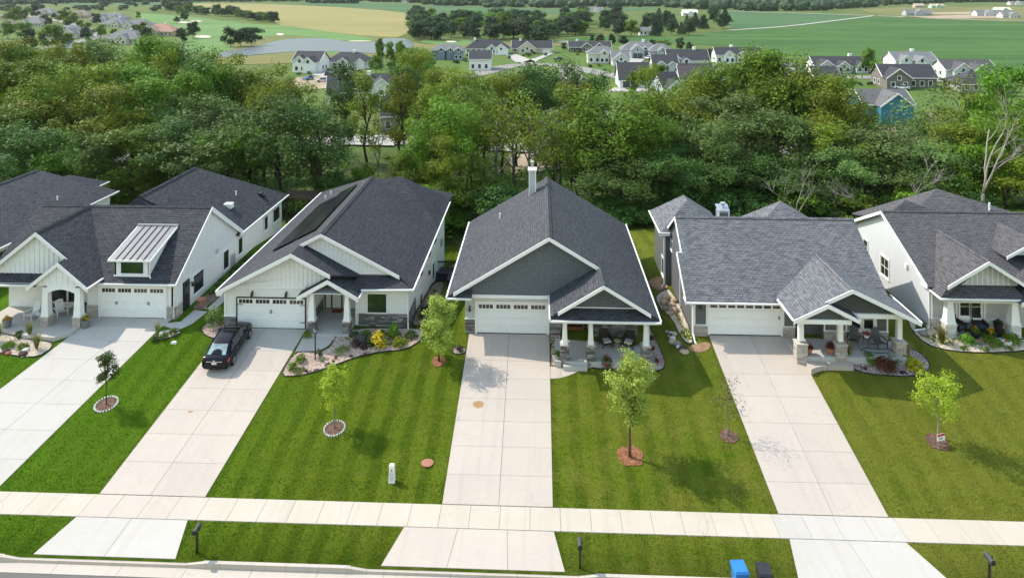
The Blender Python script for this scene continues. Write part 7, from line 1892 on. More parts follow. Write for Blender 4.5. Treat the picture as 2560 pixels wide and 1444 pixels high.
fm = raw_mesh('far_woods', VV[FF].reshape(-1, 3), 3, 'leaf_far')
tag(link(bpy.data.objects.new('far_woods', fm), None), 'dark green woods along the far horizon', 'woods', kind='stuff')
# ------------------------------------------------------------------ dead trees in the wood
for (lab, x, y, H, s_, r0, lean, fork) in (
        ('tall bare white tree with forked trunk behind the right-hand house', 46.5, 75.5, 14.5, 31, .19, (.25, 0), 3),
        ('dead grey tree behind the charcoal house roof', 26.5, 73.5, 7.0, 33, .10, (-.3, 0), 3),
        ('leaning bare tree with thick pale limb behind the right-hand house', 38.5, 76, 7.5, 37, .2, (.5, 0), 2),
        ('fallen-looking bare tree left of the thick pale limb', 33.5, 76, 5.5, 41, .16, (-.8, 0), 2)):
    me = dead_tree(s_, H, .5, r0, 3, lean, fork)
    o = link(bpy.data.objects.new('dead_tree', me), None, (x, y, zg(x, y)))
    tag(o, lab, 'tree')

# ------------------------------------------------------------------ young trees in the front lawns
def yard_tree(label, x, y, s_, **kw):
    me = tree_meshes('yard', s_, **kw)
    return plant_tree('yard_tree', me, label, None, (x, y, zg(x, y)), 1.0, 0.0)
yard_tree('small dark-leaved tree in a white stone ring on the left lawn', -26.2, 41.3, 11, H=3.1, Rc=.72, base=.45, limbs=8, subs=4, per=55, size=.11, leafm='leaf_dark', clump=.34, r0=.035, barkm='bark_brown')
yard_tree('lime-green maple in a stone ring on the lawn of the solar-panel house', -11.85, 39.95, 12, H=3.4, Rc=.95, base=.36, limbs=11, subs=5, per=70, size=.10, leafm='leaf_lime', clump=.30, r0=.035, barkm='bark_grey', shape='oval')
yard_tree('bushy green tree left of the middle driveway', -6.66, 45.85, 13, H=4.3, Rc=1.35, base=.10, limbs=16, subs=7, per=50, size=.12, leafm='leaf_pale', clump=.24, r0=.06, shape='oval')
yard_tree('largest lawn tree with pale leaves and red mulch right of the middle driveway', 4.92, 38.5, 14, H=6.0, Rc=1.3, base=.28, limbs=20, subs=7, per=60, size=.11, leafm='leaf_pale', clump=.24, r0=.09, barkm='bark_red', shape='oval', fork=True)
yard_tree('spindly purple-leaved sapling beside the charcoal house driveway', 10.63, 39.9, 15, H=3.3, Rc=.95, base=.30, limbs=10, subs=4, per=6, size=.09, leafm='leaf_purple', clump=.35, r0=.03, barkm='bark_grey')
yard_tree('lime-green maple with a small sign at its foot on the right lawn', 22.06, 39.8, 16, H=3.9, Rc=1.2, base=.34, limbs=11, subs=4, per=55, size=.11, leafm='leaf_lime', clump=.30, r0=.04, barkm='bark_pale')

# ------------------------------------------------------------------ bedding plants
prng = np.random.default_rng(21)
def bush_mesh(seed, r, h, n, size, mats, aspect=.55, share=None):
    rng = np.random.default_rng(seed)
    C = []
    for k in range(max(6, int(n / 18))):
        d = rng.normal(size=3); d[2] = abs(d[2]); d /= np.linalg.norm(d)
        C.append((d[0] * r * .68, d[1] * r * .68, h * .15 + d[2] * h * .62))
    C = np.array(C)
    out = []
    for i, m_ in enumerate(mats):
        per = max(2, int(n / len(C) * (share[i] if share else 1)))
        cc = C if i == 0 else C + (C - np.array([0, 0, h * .2])) * .25
        V = leaves(rng, cc, r * .42, per, size, up=.45, out=.6, centre=np.array([0, 0, h * .3]), flat=h / r * .7 if h < r else 1.0, aspect=aspect)
        out.append(raw_mesh('foliage', V, 4, m_))
    return out
def bush(label, x, y, r, h, n=420, size=.11, mats=('leaf_mid',), name='garden_shrub', cat='shrub', share=None, z=None, group=None, seed=None):
    ms = bush_mesh(seed or int(prng.integers(1, 99999)), r, h, n, size, mats, share=share)
    zz = zg(x, y) + .02 if z is None else z
    if len(ms) == 1:
        return tag(link(bpy.data.objects.new(name, ms[0]), None, (x, y, zz)), label, cat, group)
    e = thing(name, label, cat, (x, y, zz), group)
    for nm, m_ in zip(('leaves', 'flowers'), ms): link(bpy.data.objects.new(nm, m_), e, (x, y, zz))
    return e
def blades_mesh(seed, n, h, spread, w, mat):
    rng = np.random.default_rng(seed)
    Q = []
    for k in range(n):
        a = rng.uniform(0, 6.283); L = h * rng.uniform(.65, 1.1); sp = spread * rng.uniform(.1, 1) 
        b = np.array([math.cos(a), math.sin(a), 0]) ; sd = np.array([-b[1], b[0], 0]) * w * rng.uniform(.6, 1.3)
        p0 = b * rng.uniform(0, .12) * spread
        p1 = p0 + b * sp * .4 + np.array([0, 0, L * .65]); p2 = p0 + b * sp + np.array([0, 0, L * rng.uniform(.75, 1)])
        Q += [p0 - sd, p0 + sd, p1 + sd * .8, p1 - sd * .8, p1 - sd * .8, p1 + sd * .8, p2 + sd * .15, p2 - sd * .15]
    return raw_mesh('blades', np.array(Q), 4, mat)
def grass_clump(label, x, y, h, sp, mats=('leaf_mid', 'blade_tan'), n=160, z=None, w=.012):
    zz = zg(x, y) + .02 if z is None else z
    e = thing('ornamental_grass', label, 'grass', (x, y, zz))
    for i, m_ in enumerate(mats):
        me = blades_mesh(int(prng.integers(1, 99999)), int(n * (1 if i == 0 else .5)), h * (1 if i == 0 else 1.18), sp, w, m_)
        link(bpy.data.objects.new('blades' if i == 0 else 'seed_heads', me), e, (x, y, zz))
    return e
def rock(label, x, y, r, mat, seed, z=None, flat=.65, name='boulder', cat='rock', group=None):
    rng = np.random.default_rng(seed)
    bm = bmesh.new(); bmesh.ops.create_icosphere(bm, subdivisions=2, radius=r)
    d = [Vector(rng.normal(size=3)).normalized() for _ in range(7)]
    for v in bm.verts:
        k = 1 + sum(.10 * max(0, v.co.normalized().dot(q)) for q in d) - .18
        v.co *= k * (1 + rng.normal() * .05)
        v.co.z *= flat
    me = bpy.data.meshes.new('rock'); bm.to_mesh(me); bm.free(); me.materials.append(M(mat))
    zz = (zg(x, y) if z is None else z) + r * flat * .45
    return tag(link(bpy.data.objects.new(name, me), None, (x, y, zz)), label, cat, group)
# bed of the solar-panel house
B = 'in the pink gravel bed of the solar-panel house'
bush('round green shrub just left of the black lamp post', -15.75, 45.55, .38, .55, 420, .1)
bush('round green shrub nearest the drive ' + B, -16.05, 44.85, .38, .5, 420, .1, ('leaf_mid',))
bush('low olive mat plant at the drive end of the pink gravel bed', -15.55, 44.55, .5, .22, 420, .08, ('leaf_olive',))
bush('green shrub just right of the black lamp post', -14.75, 45.95, .32, .6, 300, .1, ('leaf_dark',))
bush('low dark green dome before the porch ' + B, -13.25, 46.6, .62, .42, 700, .07, ('leaf_mid',))
bush('tall green shrub under the black-framed window corner', -10.2, 48.35, .48, .95, 700, .12, ('leaf_bright',))
bush('golden yellow flowering bush ' + B, -10.95, 47.25, .55, .95, 520, .12, ('leaf_mid', 'leaf_yellow'), share=(1, 1.5))
bush('yellow-green flowering plant at the downspout', -9.55, 47.35, .5, .5, 420, .12, ('leaf_mid', 'leaf_gold'), share=(1, .35))
bush('grey-green shrub at the right end ' + B, -8.95, 48.3, .4, .5, 360, .12, ('leaf_silver',))
bush('green clump between maroon mounds and yellow bush', -11.7, 47.4, .36, .4, 300, .1, ('leaf_dark',))
bush('small dark shrub by the porch pier ' + B, -12.9, 48.3, .26, .35, 240, .1, ('leaf_dark',))
bush('small green shrub before the stone wall ' + B, -12.1, 48.5, .34, .3, 260, .1, ('leaf_mid',))
bush('blue-green shrub left of the yellow bush ' + B, -11.0, 48.35, .34, .45, 260, .1, ('leaf_dark',))
bush('spiky green plant beside the porch step', -16.15, 47.95, .3, .55, 260, .12, ('leaf_olive',))
bush('dark maroon mound ' + B, -12.55, 47.2, .38, .5, 360, .1, ('leaf_purple',)); bush('second dark maroon mound ' + B, -11.9, 47.05, .34, .45, 300, .1, ('leaf_purple',))
for k, (x, y, r, m_) in enumerate([(-13.9, 45.3, .22, 'leaf_rust'), (-14.3, 45.75, .32, 'leaf_olive'), (-12.55, 46.1, .15, 'leaf_rust'), (-13.5, 46.0, .2, 'leaf_rust'), (-11.6, 46.3, .32, 'leaf_rust'), (-14.95, 44.6, .26, 'leaf_purple'), (-13.6, 45.55, .12, 'leaf_rust')]):
    bush('low rusty ground plant ' + B, x, y, r, .12, 130, .07, (m_,), group='low rusty ground plants', name='ground_plant')
rock('dark round boulder ' + B, -12.35, 47.75, .48, 'rock_dark', 3, flat=.8)
for k, (x, y, r) in enumerate([(-14.45, 44.75, .2), (-13.75, 45.0, .14), (-14.0, 44.9, .1)]): rock('small flat dark stone ' + B, x, y, r, 'rock_dark', 5 + k, flat=.3, group='small flat stones in the pink gravel')
bush('broad grey-green shrub left of the white garage with barn lamps', -23.2, 49.1, .72, 1.6, 900, .15, ('leaf_silver',)); bush('small green shrub beside the broad grey-green one', -22.3, 48.1, .3, .35, 240, .1)
for k, (x, y, r) in enumerate([(-22.7, 49.6, .28), (-22.35, 49.3, .2), (-22.45, 48.6, .16)]): rock('pale boulder at the corner of the solar-panel house garage', x, y, r, 'boulder%d' % (k % 3), 15 + k, group='pale boulders at the garage corner')
# retaining walls and steps beside the solar-panel house
rw = thing('retaining_wall', 'curved dark block wall beside the solar-panel house', 'wall', (-8.6, 51.0, -1))
pts = [(-9.0, 52.6), (-8.5, 52.7), (-8.0, 52.5), (-7.75, 52.0), (-7.75, 51.4), (-7.9, 50.8), (-8.1, 50.2), (-8.2, 49.7)]
for k, (a, b) in enumerate(zip(pts, pts[1:])):
    zt = min(zg(*a), zg(*b)) + .45
    for j in range(2): one('block', rw, 'block_dark', lambda m: m.beam((a[0], a[1], zt - j * .26), (b[0], b[1], zt - j * .26), .3, .25))
one('coping', rw, 'block_dark', lambda m: [m.beam((a[0], a[1], min(zg(*a), zg(*b)) + .52), (b[0], b[1], min(zg(*a), zg(*b)) + .52), .36, .07) for a, b in zip(pts, pts[1:])])
rw2 = thing('retaining_wall', 'dark block wall below the small deck between the houses', 'wall', (-8, 60, -1.5))
for k, (a, b) in enumerate([((-9.2, 61.8), (-8.0, 61.7)), ((-8.0, 61.7), (-7.7, 60.6)), ((-7.7, 60.6), (-7.8, 59.2))]):
    for j in range(3): one('block', rw2, 'block_dark', lambda m: m.beam((a[0], a[1], zg(*b) + .75 - j * .3), (b[0], b[1], zg(*b) + .75 - j * .3), .32, .29))
dk = thing('deck_railing', 'small brown railing between the two middle houses', 'railing', (-8.5, 64, -2))
for k in range(8): boxo('baluster', dk, -9.3 + k * .22, -9.25 + k * .22, 64.0, 64.05, -2.3, -1.0, 'bark_brown')
boxo('top_rail', dk, -9.4, -7.6, 63.97, 64.09, -1.0, -.9, 'bark_brown'); boxo('floor', dk, -9.4, -7.6, 63.9, 66, -2.4, -2.2, 'bark_brown')
rock('pale rock beyond the small brown railing', -8.0, 66.5, .6, 'boulder1', 66)
bush('dark shrub inside the curved block wall', -8.55, 51.2, .5, .5, 400, .12, ('leaf_dark',))
for k, (x, y) in enumerate([(-8.6, 53.8), (-8.7, 56), (-8.8, 58.2)]): bush('small sparse plant in the brown side bed between the middle houses', x, y, .25, .25, 120, .1, ('leaf_mid',), group='plants in the brown side bed')

# bed of the middle house
bush('pink rose bush left in front of the middle porch', 4.35, 45.62, .45, .72, 480, .11, ('leaf_dark', 'petal_pink'), share=(1, .25)); bush('pink rose bush behind the pale lawn tree', 5.7, 45.6, .42, .78, 420, .11, ('leaf_dark', 'petal_pink'), share=(1, .5)); bush('red and white rose bush at the right end of the middle porch', 6.6, 45.55, .36, .7, 360, .11, ('leaf_dark', 'petal_red'), share=(1, .4))
for y in (46.1, 47.3, 48.4): bush('small maroon heuchera along the right side of the middle porch', 7.65, y, .2, .2, 150, .09, ('leaf_maroon',), group='maroon plants beside the middle porch')
bush('dark maroon mound left of the middle driveway', -5.4, 46.95, .28, .3, 220, .1, ('leaf_purple',))
def pot(label, x, y, z, r, h, mat, plants, taper=.75, group=None):
    e = thing('planter', label, 'planter', (x, y, z), group)
    m = MB(); m.lathe([(r * taper, 0), (r, h * .92), (r * 1.06, h * .92), (r * 1.06, h), (r * .9, h), (r * .88, h * .9), (.01, h * .9)], 16, (x, y, z))
    m.build('pot', mat, e, smooth=False)
    for (mt, rr_, hh_, n, sz) in plants:
        ms = bush_mesh(int(prng.integers(1, 9999)), rr_, hh_, n, sz, (mt,))
        link(bpy.data.objects.new('plant', ms[0]), e, (x, y, z + h * .85))
    return e
plain('pot_grey', (.16, .17, .18), .6, .3); plain('pot_black', (.018, .018, .02), .4, .4); plain('pot_clay', (.36, .15, .08), .8, .2); plain('pot_stone', (.42, .39, .35), .85, .2); plain('pot_white', (.75, .75, .74), .5, .3)
pot('stone-coloured planter with a green plant beside the middle porch step', 1.08, 45.95, -.33, .26, .5, 'pot_stone', [('leaf_dark', .3, .4, 200, .12)])
rock('pale stone beside the stone-coloured planter', 1.35, 45.75, .12, 'boulder1', 91)
# house 1 planting
pot('dark tub of orange flowers at the left edge', -37.7, 48.1, .15, .3, .62, 'pot_grey', [('leaf_dark', .3, .3, 160, .1), ('petal_orange', .32, .4, 120, .1)])
pot('dark tub of yellow flowers beside the arched porch pier', -32.15, 48.35, .15, .3, .6, 'pot_grey', [('leaf_mid', .3, .3, 160, .1), ('leaf_yellow', .32, .42, 150, .1)])
pot('pot of red and green flowers behind the white patio chairs', -36.0, 50.3, .15, .25, .4, 'pot_grey', [('leaf_mid', .3, .5, 200, .1), ('petal_red', .28, .5, 50, .1)])
C1 = 'in the cream gravel bed at left'
grass_clump('tall ornamental grass at the left edge ' + C1, -37.2, 46.6, 1.2, .6); grass_clump('tall grass with tan plumes beside the left porch pier', -35.4, 47.2, 1.05, .45); grass_clump('tall ornamental grass at the drive corner ' + C1, -34.0, 46.0, 1.05, .55)
bush('bright green shrub second from the edge ' + C1, -36.05, 46.15, .48, .42, 480, .11, ('leaf_bright',)); bush('bright green shrub between two grasses ' + C1, -34.95, 45.95, .4, .42, 400, .11, ('leaf_bright',)); bush('dark green shrub behind the grasses ' + C1, -36.1, 47.15, .38, .4, 300, .11, ('leaf_dark',))
for k, (x, y, r, m_) in enumerate([(-36.9, 45.75, .3, 'rock_maroon'), (-35.85, 45.6, .26, 'rock_dark'), (-35.55, 45.45, .2, 'rock_rust'), (-34.5, 45.4, .3, 'rock_maroon'), (-34.6, 45.75, .26, 'stone_pale2'), (-34.4, 45.25, .14, 'boulder3')]):
    rock(['maroon rock nearest the left edge ', 'black rock ', 'rust-red rock ', 'maroon rock by the drive ', 'white rock ', 'small grey stone '][k] + C1, x, y, r, m_, 70 + k, flat=.6)
C2 = 'in the small bed right of the left driveway'
grass_clump('feathery tan grass ' + C2, -26.5, 47.55, 1.0, .4); bush('right round green shrub ' + C2, -25.55, 47.85, .32, .5, 340, .1); bush('middle green shrub ' + C2, -26.0, 47.45, .32, .4, 320, .1); bush('left dark green shrub ' + C2, -26.5, 47.15, .3, .4, 320, .1, ('leaf_dark',))
rock('white stone ' + C2, -26.25, 47.6, .12, 'stone_pale2', 88)
for k in range(9):
    bush('leafy plant in the strip along the white side wall', -25.75 + .05 * (k % 2), 54.2 + k * .85, .45, .5, 260, .16, ('leaf_dark' if k % 3 else 'leaf_mid',), group='plants along the white side wall')
m = MB(); m.lathe([(.12, 0), (.1, .45), (.3, .5), (.34, .6), (.26, .56), (.01, .55)], 14, (-25.55, 51.9, .15)); tag(m.build('bird_bath', plain('terracotta', (.50, .21, .13), .8, .2)), 'small terracotta bird bath beside the black side door', 'bird bath')
for k in range(5): rock('grey-brown cobble by the black side door', -25.95 + .2 * k, 51.7 + (k % 2) * .25, .13, 'boulder%d' % (2 + k % 3), 110 + k, group='cobbles by the side door')
o = one('lawn_box', None, 'pvc_white', lambda m: m.hexa([(-25.28, 46.9, zg(-25, 47)), (-24.88, 46.9, zg(-25, 47)), (-24.88, 47.15, zg(-25, 47)), (-25.28, 47.15, zg(-25, 47))], [(-25.22, 46.93, zg(-25, 47) + .1), (-24.94, 46.93, zg(-25, 47) + .1), (-24.94, 47.12, zg(-25, 47) + .1), (-25.22, 47.12, zg(-25, 47) + .1)])); tag(o, 'small white utility lid lying in the left lawn', 'utility lid')
# house 4 planting
C4 = 'in the curved bed of the charcoal house'
bush('rust-brown spiky shrub ' + C4, 21.9, 45.3, .72, .85, 700, .16, ('leaf_rust',)); bush('golden-yellow shrub ' + C4, 23.75, 45.35, .48, .62, 520, .12, ('leaf_mid', 'leaf_gold'), share=(.3, 1.6)); bush('second golden shrub towards the porch ' + C4, 23.6, 46.0, .34, .6, 320, .12, ('leaf_gold',))
bush('low green hedge before the porch ' + C4, 21.2, 46.05, .6, .5, 520, .11, ('leaf_mid',)); bush('dark green hedge right of the rust shrub ' + C4, 22.7, 45.95, .6, .45, 520, .11, ('leaf_dark',)); grass_clump('upright tan grass beside the middle stone pier', 20.0, 46.15, 1.1, .35, ('leaf_olive', 'blade_tan')); grass_clump('tan grass beside the right stone pier', 24.0, 46.7, .8, .45, ('blade_tan',))
bush('tiny maroon plant at the left end ' + C4, 20.55, 45.35, .2, .16, 120, .08, ('leaf_maroon',)); bush('tiny maroon plant before the golden shrub ' + C4, 22.85, 44.98, .22, .2, 140, .08, ('leaf_maroon',))
pot('clay pot of dark red flowers left on the charcoal house porch', 17.4, 46.1, .57, .24, .34, 'pot_clay', [('leaf_maroon', .32, .42, 260, .1)]); pot('clay pot of red flowers beside the middle stone pier', 18.8, 46.15, .57, .26, .34, 'pot_clay', [('leaf_maroon', .34, .45, 200, .1), ('leaf_dark', .2, .4, 60, .1)])
# boulders left of the charcoal house
for k, (x, y, r) in enumerate([(9.6, 53.9, .33), (9.35, 53.1, .36), (9.85, 52.7, .3), (9.3, 52.2, .3), (9.85, 51.8, .32), (9.5, 51.4, .24), (10.1, 53.3, .3)]): rock('tan boulder of the rockery beside the charcoal house', x, y, r, 'boulder%d' % [1, 0, 1, 4, 0, 1, 0][k], 130 + k, flat=.75, group='tan rockery boulders beside the charcoal house')
rk = random.Random(8)
for k in range(15):
    t = k / 14
    rock('grey rounded stone of the rock pile on the lawn strip', 8.95 + .35 * t + rk.uniform(-.22, .22), 48.9 - 2.0 * t + rk.uniform(-.12, .12), rk.uniform(.16, .28), ['boulder4', 'stone_pale1', 'boulder3', 'rock_dark', 'boulder2'][k % 5], 150 + k, group='rock pile on the lawn strip')
rock('flat tan slab at the foot of the rock pile', 9.55, 46.75, .32, 'boulder1', 171, flat=.3)
# house 5 planting
C5 = 'in the cream bed of the right-hand house'
grass_clump('large fountain grass ' + C5, 26.75, 47.75, 1.15, .7, ('leaf_olive', 'blade_tan'), 260); bush('left bright green hydrangea ' + C5, 28.35, 47.75, .55, .6, 560, .13, ('leaf_bright',)); bush('middle bright green hydrangea ' + C5, 29.9, 47.6, .62, .65, 640, .13, ('leaf_bright',)); bush('right green hydrangea ' + C5, 31.35, 47.8, .58, .65, 600, .13, ('leaf_bright',))
for k, x in enumerate((27.9, 29.15, 30.7)): bush('small low green dome at the front ' + C5, x, 47.15, .3, .26, 240, .08, ('leaf_mid',), group='small green domes in the cream bed')
pot('tall black planter on the right-hand porch, left one', 28.0, 48.6, .72, .26, .85, 'pot_black', [('leaf_dark', .3, .4, 220, .12)], .7); pot('tall black planter beside the right porch column', 30.95, 48.6, .72, .28, .85, 'pot_black', [('leaf_dark', .32, .45, 220, .12)], .7); pot('black planter of orange flowers before the right-hand porch', 29.2, 48.2, .45, .28, .7, 'pot_black', [('leaf_mid', .3, .4, 200, .12), ('petal_orange', .2, .6, 60, .1)], .7); pot('second black planter of orange flowers before the right-hand porch', 30.2, 48.2, .5, .28, .6, 'pot_black', [('leaf_mid', .3, .35, 160, .12), ('petal_orange', .3, .5, 120, .1)], .7)
pot('white-rimmed bowl planter ' + C5, 30.85, 47.6, .62, .3, .22, 'pot_white', [('petal_red', .2, .12, 60, .08)]); pot('small grey bowl of flowers ' + C5, 29.15, 47.65, .58, .22, .25, 'pot_grey', [('petal_orange', .18, .15, 60, .08)])
bush('dark spiky plant at the corner of the white wall', 26.2, 49.3, .4, .8, 120, .3, ('leaf_dark',)); rock('grey stone at the corner of the white wall', 26.0, 48.6, .28, 'boulder4', 190)
o = one('splash_spout', None, 'pvc_white', lambda m: m.tube([(25.6, 48.95, .78), (26.4, 49.1, .84)], .07, 8)); tag(o, 'white drain pipe lying in the gravel by the white wall', 'drain pipe')

# ------------------------------------------------------------------ seats on the porches
def adirondack(label, x, y, z, rz, mat):
    e = thing('adirondack_chair', label, 'chair', (x, y, z), None, rz, local=True)
    for k in range(6): one('seat_slat', e, mat, lambda m: m.prism([(-.27, -.30 + k * .1, .36 - k * .022), (.27, -.30 + k * .1, .36 - k * .022), (.27, -.215 + k * .1, .342 - k * .022), (-.27, -.215 + k * .1, .342 - k * .022)], (0, 0, .025)))
    for k in range(6):
        a = -.27 + k * .091; top = .95 + .1 * math.sin(math.pi * (k + .5) / 6)
        one('back_slat', e, mat, lambda m: m.hexa([(a, .27, .24), (a + .08, .27, .24), (a + .08, .30, .24), (a, .30, .24)], [(a - .01, .55, top), (a + .085, .55, top), (a + .085, .58, top), (a - .01, .58, top)]))
    for s_ in (-1, 1):
        boxo('arm_rest', e, s_ * .36 - .06, s_ * .36 + .06, -.38, .42, .54, .57, mat); boxo('front_leg', e, s_ * .33 - .02, s_ * .33 + .02, -.34, -.26, 0, .54, mat)
        one('rear_leg', e, mat, lambda m: m.hexa([(s_ * .3 - .02, .45, 0), (s_ * .3 + .02, .45, 0), (s_ * .3 + .02, .6, 0), (s_ * .3 - .02, .6, 0)], [(s_ * .3 - .02, -.3, .3), (s_ * .3 + .02, -.3, .3), (s_ * .3 + .02, -.3, .38), (s_ * .3 - .02, -.3, .38)]))
    return e
plain('chair_grey', (.085, .09, .10), .7, .3); plain('wicker', (.030, .024, .022), .7, .3, var=.3, scale=40); plain('cushion', (.62, .60, .55), .9, .1); plain('cushion_blue', (.05, .075, .13), .9, .1); plain('chair_white', (.78, .78, .77), .5, .3); plain('table_tan', (.45, .40, .31), .6, .3)
adirondack('grey adirondack chair right on the charcoal house porch', 22.35, 47.0, .57, .15, 'chair_grey'); adirondack('grey adirondack chair left on the charcoal house porch', 20.75, 47.25, .57, -.5, 'chair_grey')
adirondack('white adirondack chair left on the arched porch patio', -36.9, 49.4, .19, -.2, 'chair_white'); adirondack('white adirondack chair behind the left arched porch pier', -35.1, 50.0, .19, .9, 'chair_white')
def side_table(label, x, y, z, r, h, mat):
    e = thing('side_table', label, 'table', (x, y, z))
    m = MB(); m.lathe([(r, h - .03), (r, h), (.01, h + .002)], 18, (x, y, z)); m.build('table_top', mat, e)
    for k in range(3):
        a = k * 2.09 + .4
        one('leg', e, mat, lambda m: m.tube([(x + r * .8 * math.cos(a), y + r * .8 * math.sin(a), z), (x + r * .6 * math.cos(a), y + r * .6 * math.sin(a), z + h - .02)], .018, 6))
    return e
side_table('dark table between the grey adirondack chairs', 21.55, 47.15, .57, .28, .55, 'chair_grey'); pot('bowl of red flowers on the dark porch table', 21.55, 47.15, 1.13, .17, .18, 'pot_white', [('petal_red', .24, .26, 200, .08)])
side_table('round tan side table between two wicker chairs', 5.2, 47.35, .0, .24, .5, 'table_tan'); side_table('small white table between the white patio chairs', -36.1, 49.2, .19, .25, .5, 'chair_white')
def wicker(label, x, y, z, rz, seat='cushion', round_=False):
    e = thing('wicker_armchair', label, 'chair', (x, y, z), None, rz, local=True)
    boxo('seat_base', e, -.32, .32, -.32, .3, .22, .36, 'wicker'); boxo('cushion', e, -.27, .27, -.31, .22, .36, .45, seat)
    one('backrest', e, 'wicker', lambda m: m.hexa([(-.34, .24, .3), (.34, .24, .3), (.34, .34, .3), (-.34, .34, .3)], [(-.30, .36, .95), (.30, .36, .95), (.30, .44, .95), (-.30, .44, .95)]))
    for s_ in (-1, 1):
        one('arm', e, 'wicker', lambda m: m.hexa([(s_ * .38 - .04, -.32, .3), (s_ * .38 + .04, -.32, .3), (s_ * .38 + .04, .32, .3), (s_ * .38 - .04, .32, .3)], [(s_ * .38 - .04, -.34, .60), (s_ * .38 + .04, -.34, .60), (s_ * .36 + .04, .38, .72), (s_ * .36 - .04, .38, .72)]))
        for q in (-.28, .3): boxo('leg', e, s_ * .33 - .025, s_ * .33 + .025, q - .025, q + .025, 0, .24, 'wicker')
    return e
wicker('dark wicker armchair left of the tan side table', 4.45, 47.55, 0, .35); wicker('dark wicker armchair right of the tan side table', 6.0, 47.5, 0, -.35)
wicker('wicker armchair with blue cushion left on the right-hand porch', 28.6, 49.05, .72, .5, 'cushion_blue'); wicker('rounded wicker armchair with blue cushion before the right-hand porch window', 30.1, 49.2, .72, 0, 'cushion_blue')
side_table('small table between the blue-cushioned wicker chairs', 29.35, 49.1, .72, .25, .5, 'chair_grey')
o = one('garden_hose', None, plain('hose_green', (.03, .06, .055), .5, .4), lambda m: m.tube([(23.1, 46.9, .75), (22.9, 46.6, .60), (22.5, 46.25, .60), (21.9, 46.2, .60), (21.3, 46.3, .60), (20.9, 46.6, .60), (21.2, 46.8, .60), (22.0, 46.75, .60), (22.9, 46.75, .60)], .028, 6)); tag(o, 'dark garden hose looped on the charcoal house porch floor', 'hose')
o = one('door_mat', None, plain('mat_rust', (.22, .08, .04), .95, .1), lambda m: m.box(-15.5, -14.7, 51.4, 51.95, .1, .125)); tag(o, 'rust-coloured mat at the double front door', 'mat')
o = one('floor_mat', None, 'cushion', lambda m: m.box(1.85, 2.65, 46.2, 46.95, 0, .02)) if False else None
e = thing('fire_pit', 'dark round ornament with orange centre under the arched porch', 'ornament', (-34.1, 50.6, .19)); m = MB(); m.lathe([(.15, 0), (.4, .25), (.46, .5), (.40, .5), (.02, .35)], 16, (-34.1, 50.6, .19)); m.build('bowl', 'rock_dark', e); m = MB(); m.lathe([(.16, .0), (.12, .22), (.01, .3)], 10, (-34.05, 50.15, .25)); m.build('centre', 'petal_orange', e)
# pergola beside the wood, behind the solar-panel house
e = thing('pergola', 'dark wooden pergola at the edge of the wood behind the left houses', 'pergola', (-25.3, 73.5, -1))
for x in (-26.6, -24.2):
    for y in (72.6, 74.6): boxo('post', e, x - .09, x + .09, y - .09, y + .09, -1.2, 1.9, 'bark_brown')
for x in (-26.6, -24.2): boxo('beam', e, x - .06, x + .06, 72.1, 75.1, 1.9, 2.1, 'bark_brown')
for k in range(8): boxo('rafter', e, -27.1, -23.7, 72.2 + k * .38, 72.26 + k * .38, 2.1, 2.25, 'bark_brown')

# ------------------------------------------------------------------ street furniture
def mailbox(label, x, y, tilt=0.0, rz=0.0, mat='black_metal'):
    z = zg(x, y)
    e = thing('mailbox', label, 'mailbox', (x, y, z), 'mailboxes along the kerb', rz, local=True)
    boxo('post', e, -.045, .045, -.045, .045, -.1, 1.02, mat)
    one('bracket', e, mat, lambda m: m.beam((0, -.02, .95), (0, .26, 1.0), .05, .06))
    def body(m):
        n = 9; r = .1
        prof = [(-r, 1.02), (r, 1.02)] + [(r * math.cos(math.pi * k / n), 1.14 + r * math.sin(math.pi * k / n)) for k in range(n + 1)]
        m.hexa([(p[0], -.27, p[1]) for p in prof], [(p[0], .25, p[1]) for p in prof])
    one('box', e, plain('mailbox_grey', (.045, .045, .048), .4, .5), body)
    one('door', e, mat, lambda m: m.box(-.085, .085, -.285, -.268, 1.04, 1.2)); boxo('flag', e, .1, .115, -.05, .02, 1.12, 1.26, mat)
    return e
mailbox('black mailbox in the verge right of the left apron', -15.84, 31.75); mailbox('black mailbox in the verge right of the middle apron', 1.8, 31.62); mailbox('brownish mailbox in the verge at bottom right', 19.69, 31.5)
x, y = -7.77, 36.5; z = zg(x, y)
e = thing('utility_pedestal', 'white utility pedestal standing in the lawn left of the middle driveway', 'pedestal', (x, y, z))
one('body', e, 'pvc_white', lambda m: m.hexa([(x - .17, y - .13, z - .05), (x + .17, y - .13, z - .05), (x + .17, y + .13, z - .05), (x - .17, y + .13, z - .05)], [(x - .13, y - .1, z + .82), (x + .13, y - .1, z + .82), (x + .13, y + .1, z + .82), (x - .13, y + .1, z + .82)]))
one('cap', e, 'pvc_white', lambda m: m.hexa([(x - .15, y - .12, z + .82), (x + .15, y - .12, z + .82), (x + .15, y + .12, z + .82), (x - .15, y + .12, z + .82)], [(x - .1, y - .08, z + .91), (x + .1, y - .08, z + .91), (x + .1, y + .08, z + .91), (x - .1, y + .08, z + .91)]))
one('warning_label', e, plain('label_red', (.5, .08, .09), .6, .2), lambda m: m.prism([(x - .06, y - .117, z + .60), (x + .06, y - .117, z + .60), (x + .0, y - .112, z + .73)], (0, -.004, 0)))
one('panel', e, plain('panel_lightgrey', (.55, .56, .57), .5, .3), lambda m: m.box(x - .09, x + .09, y - .135, y - .126, z + .12, z + .52))
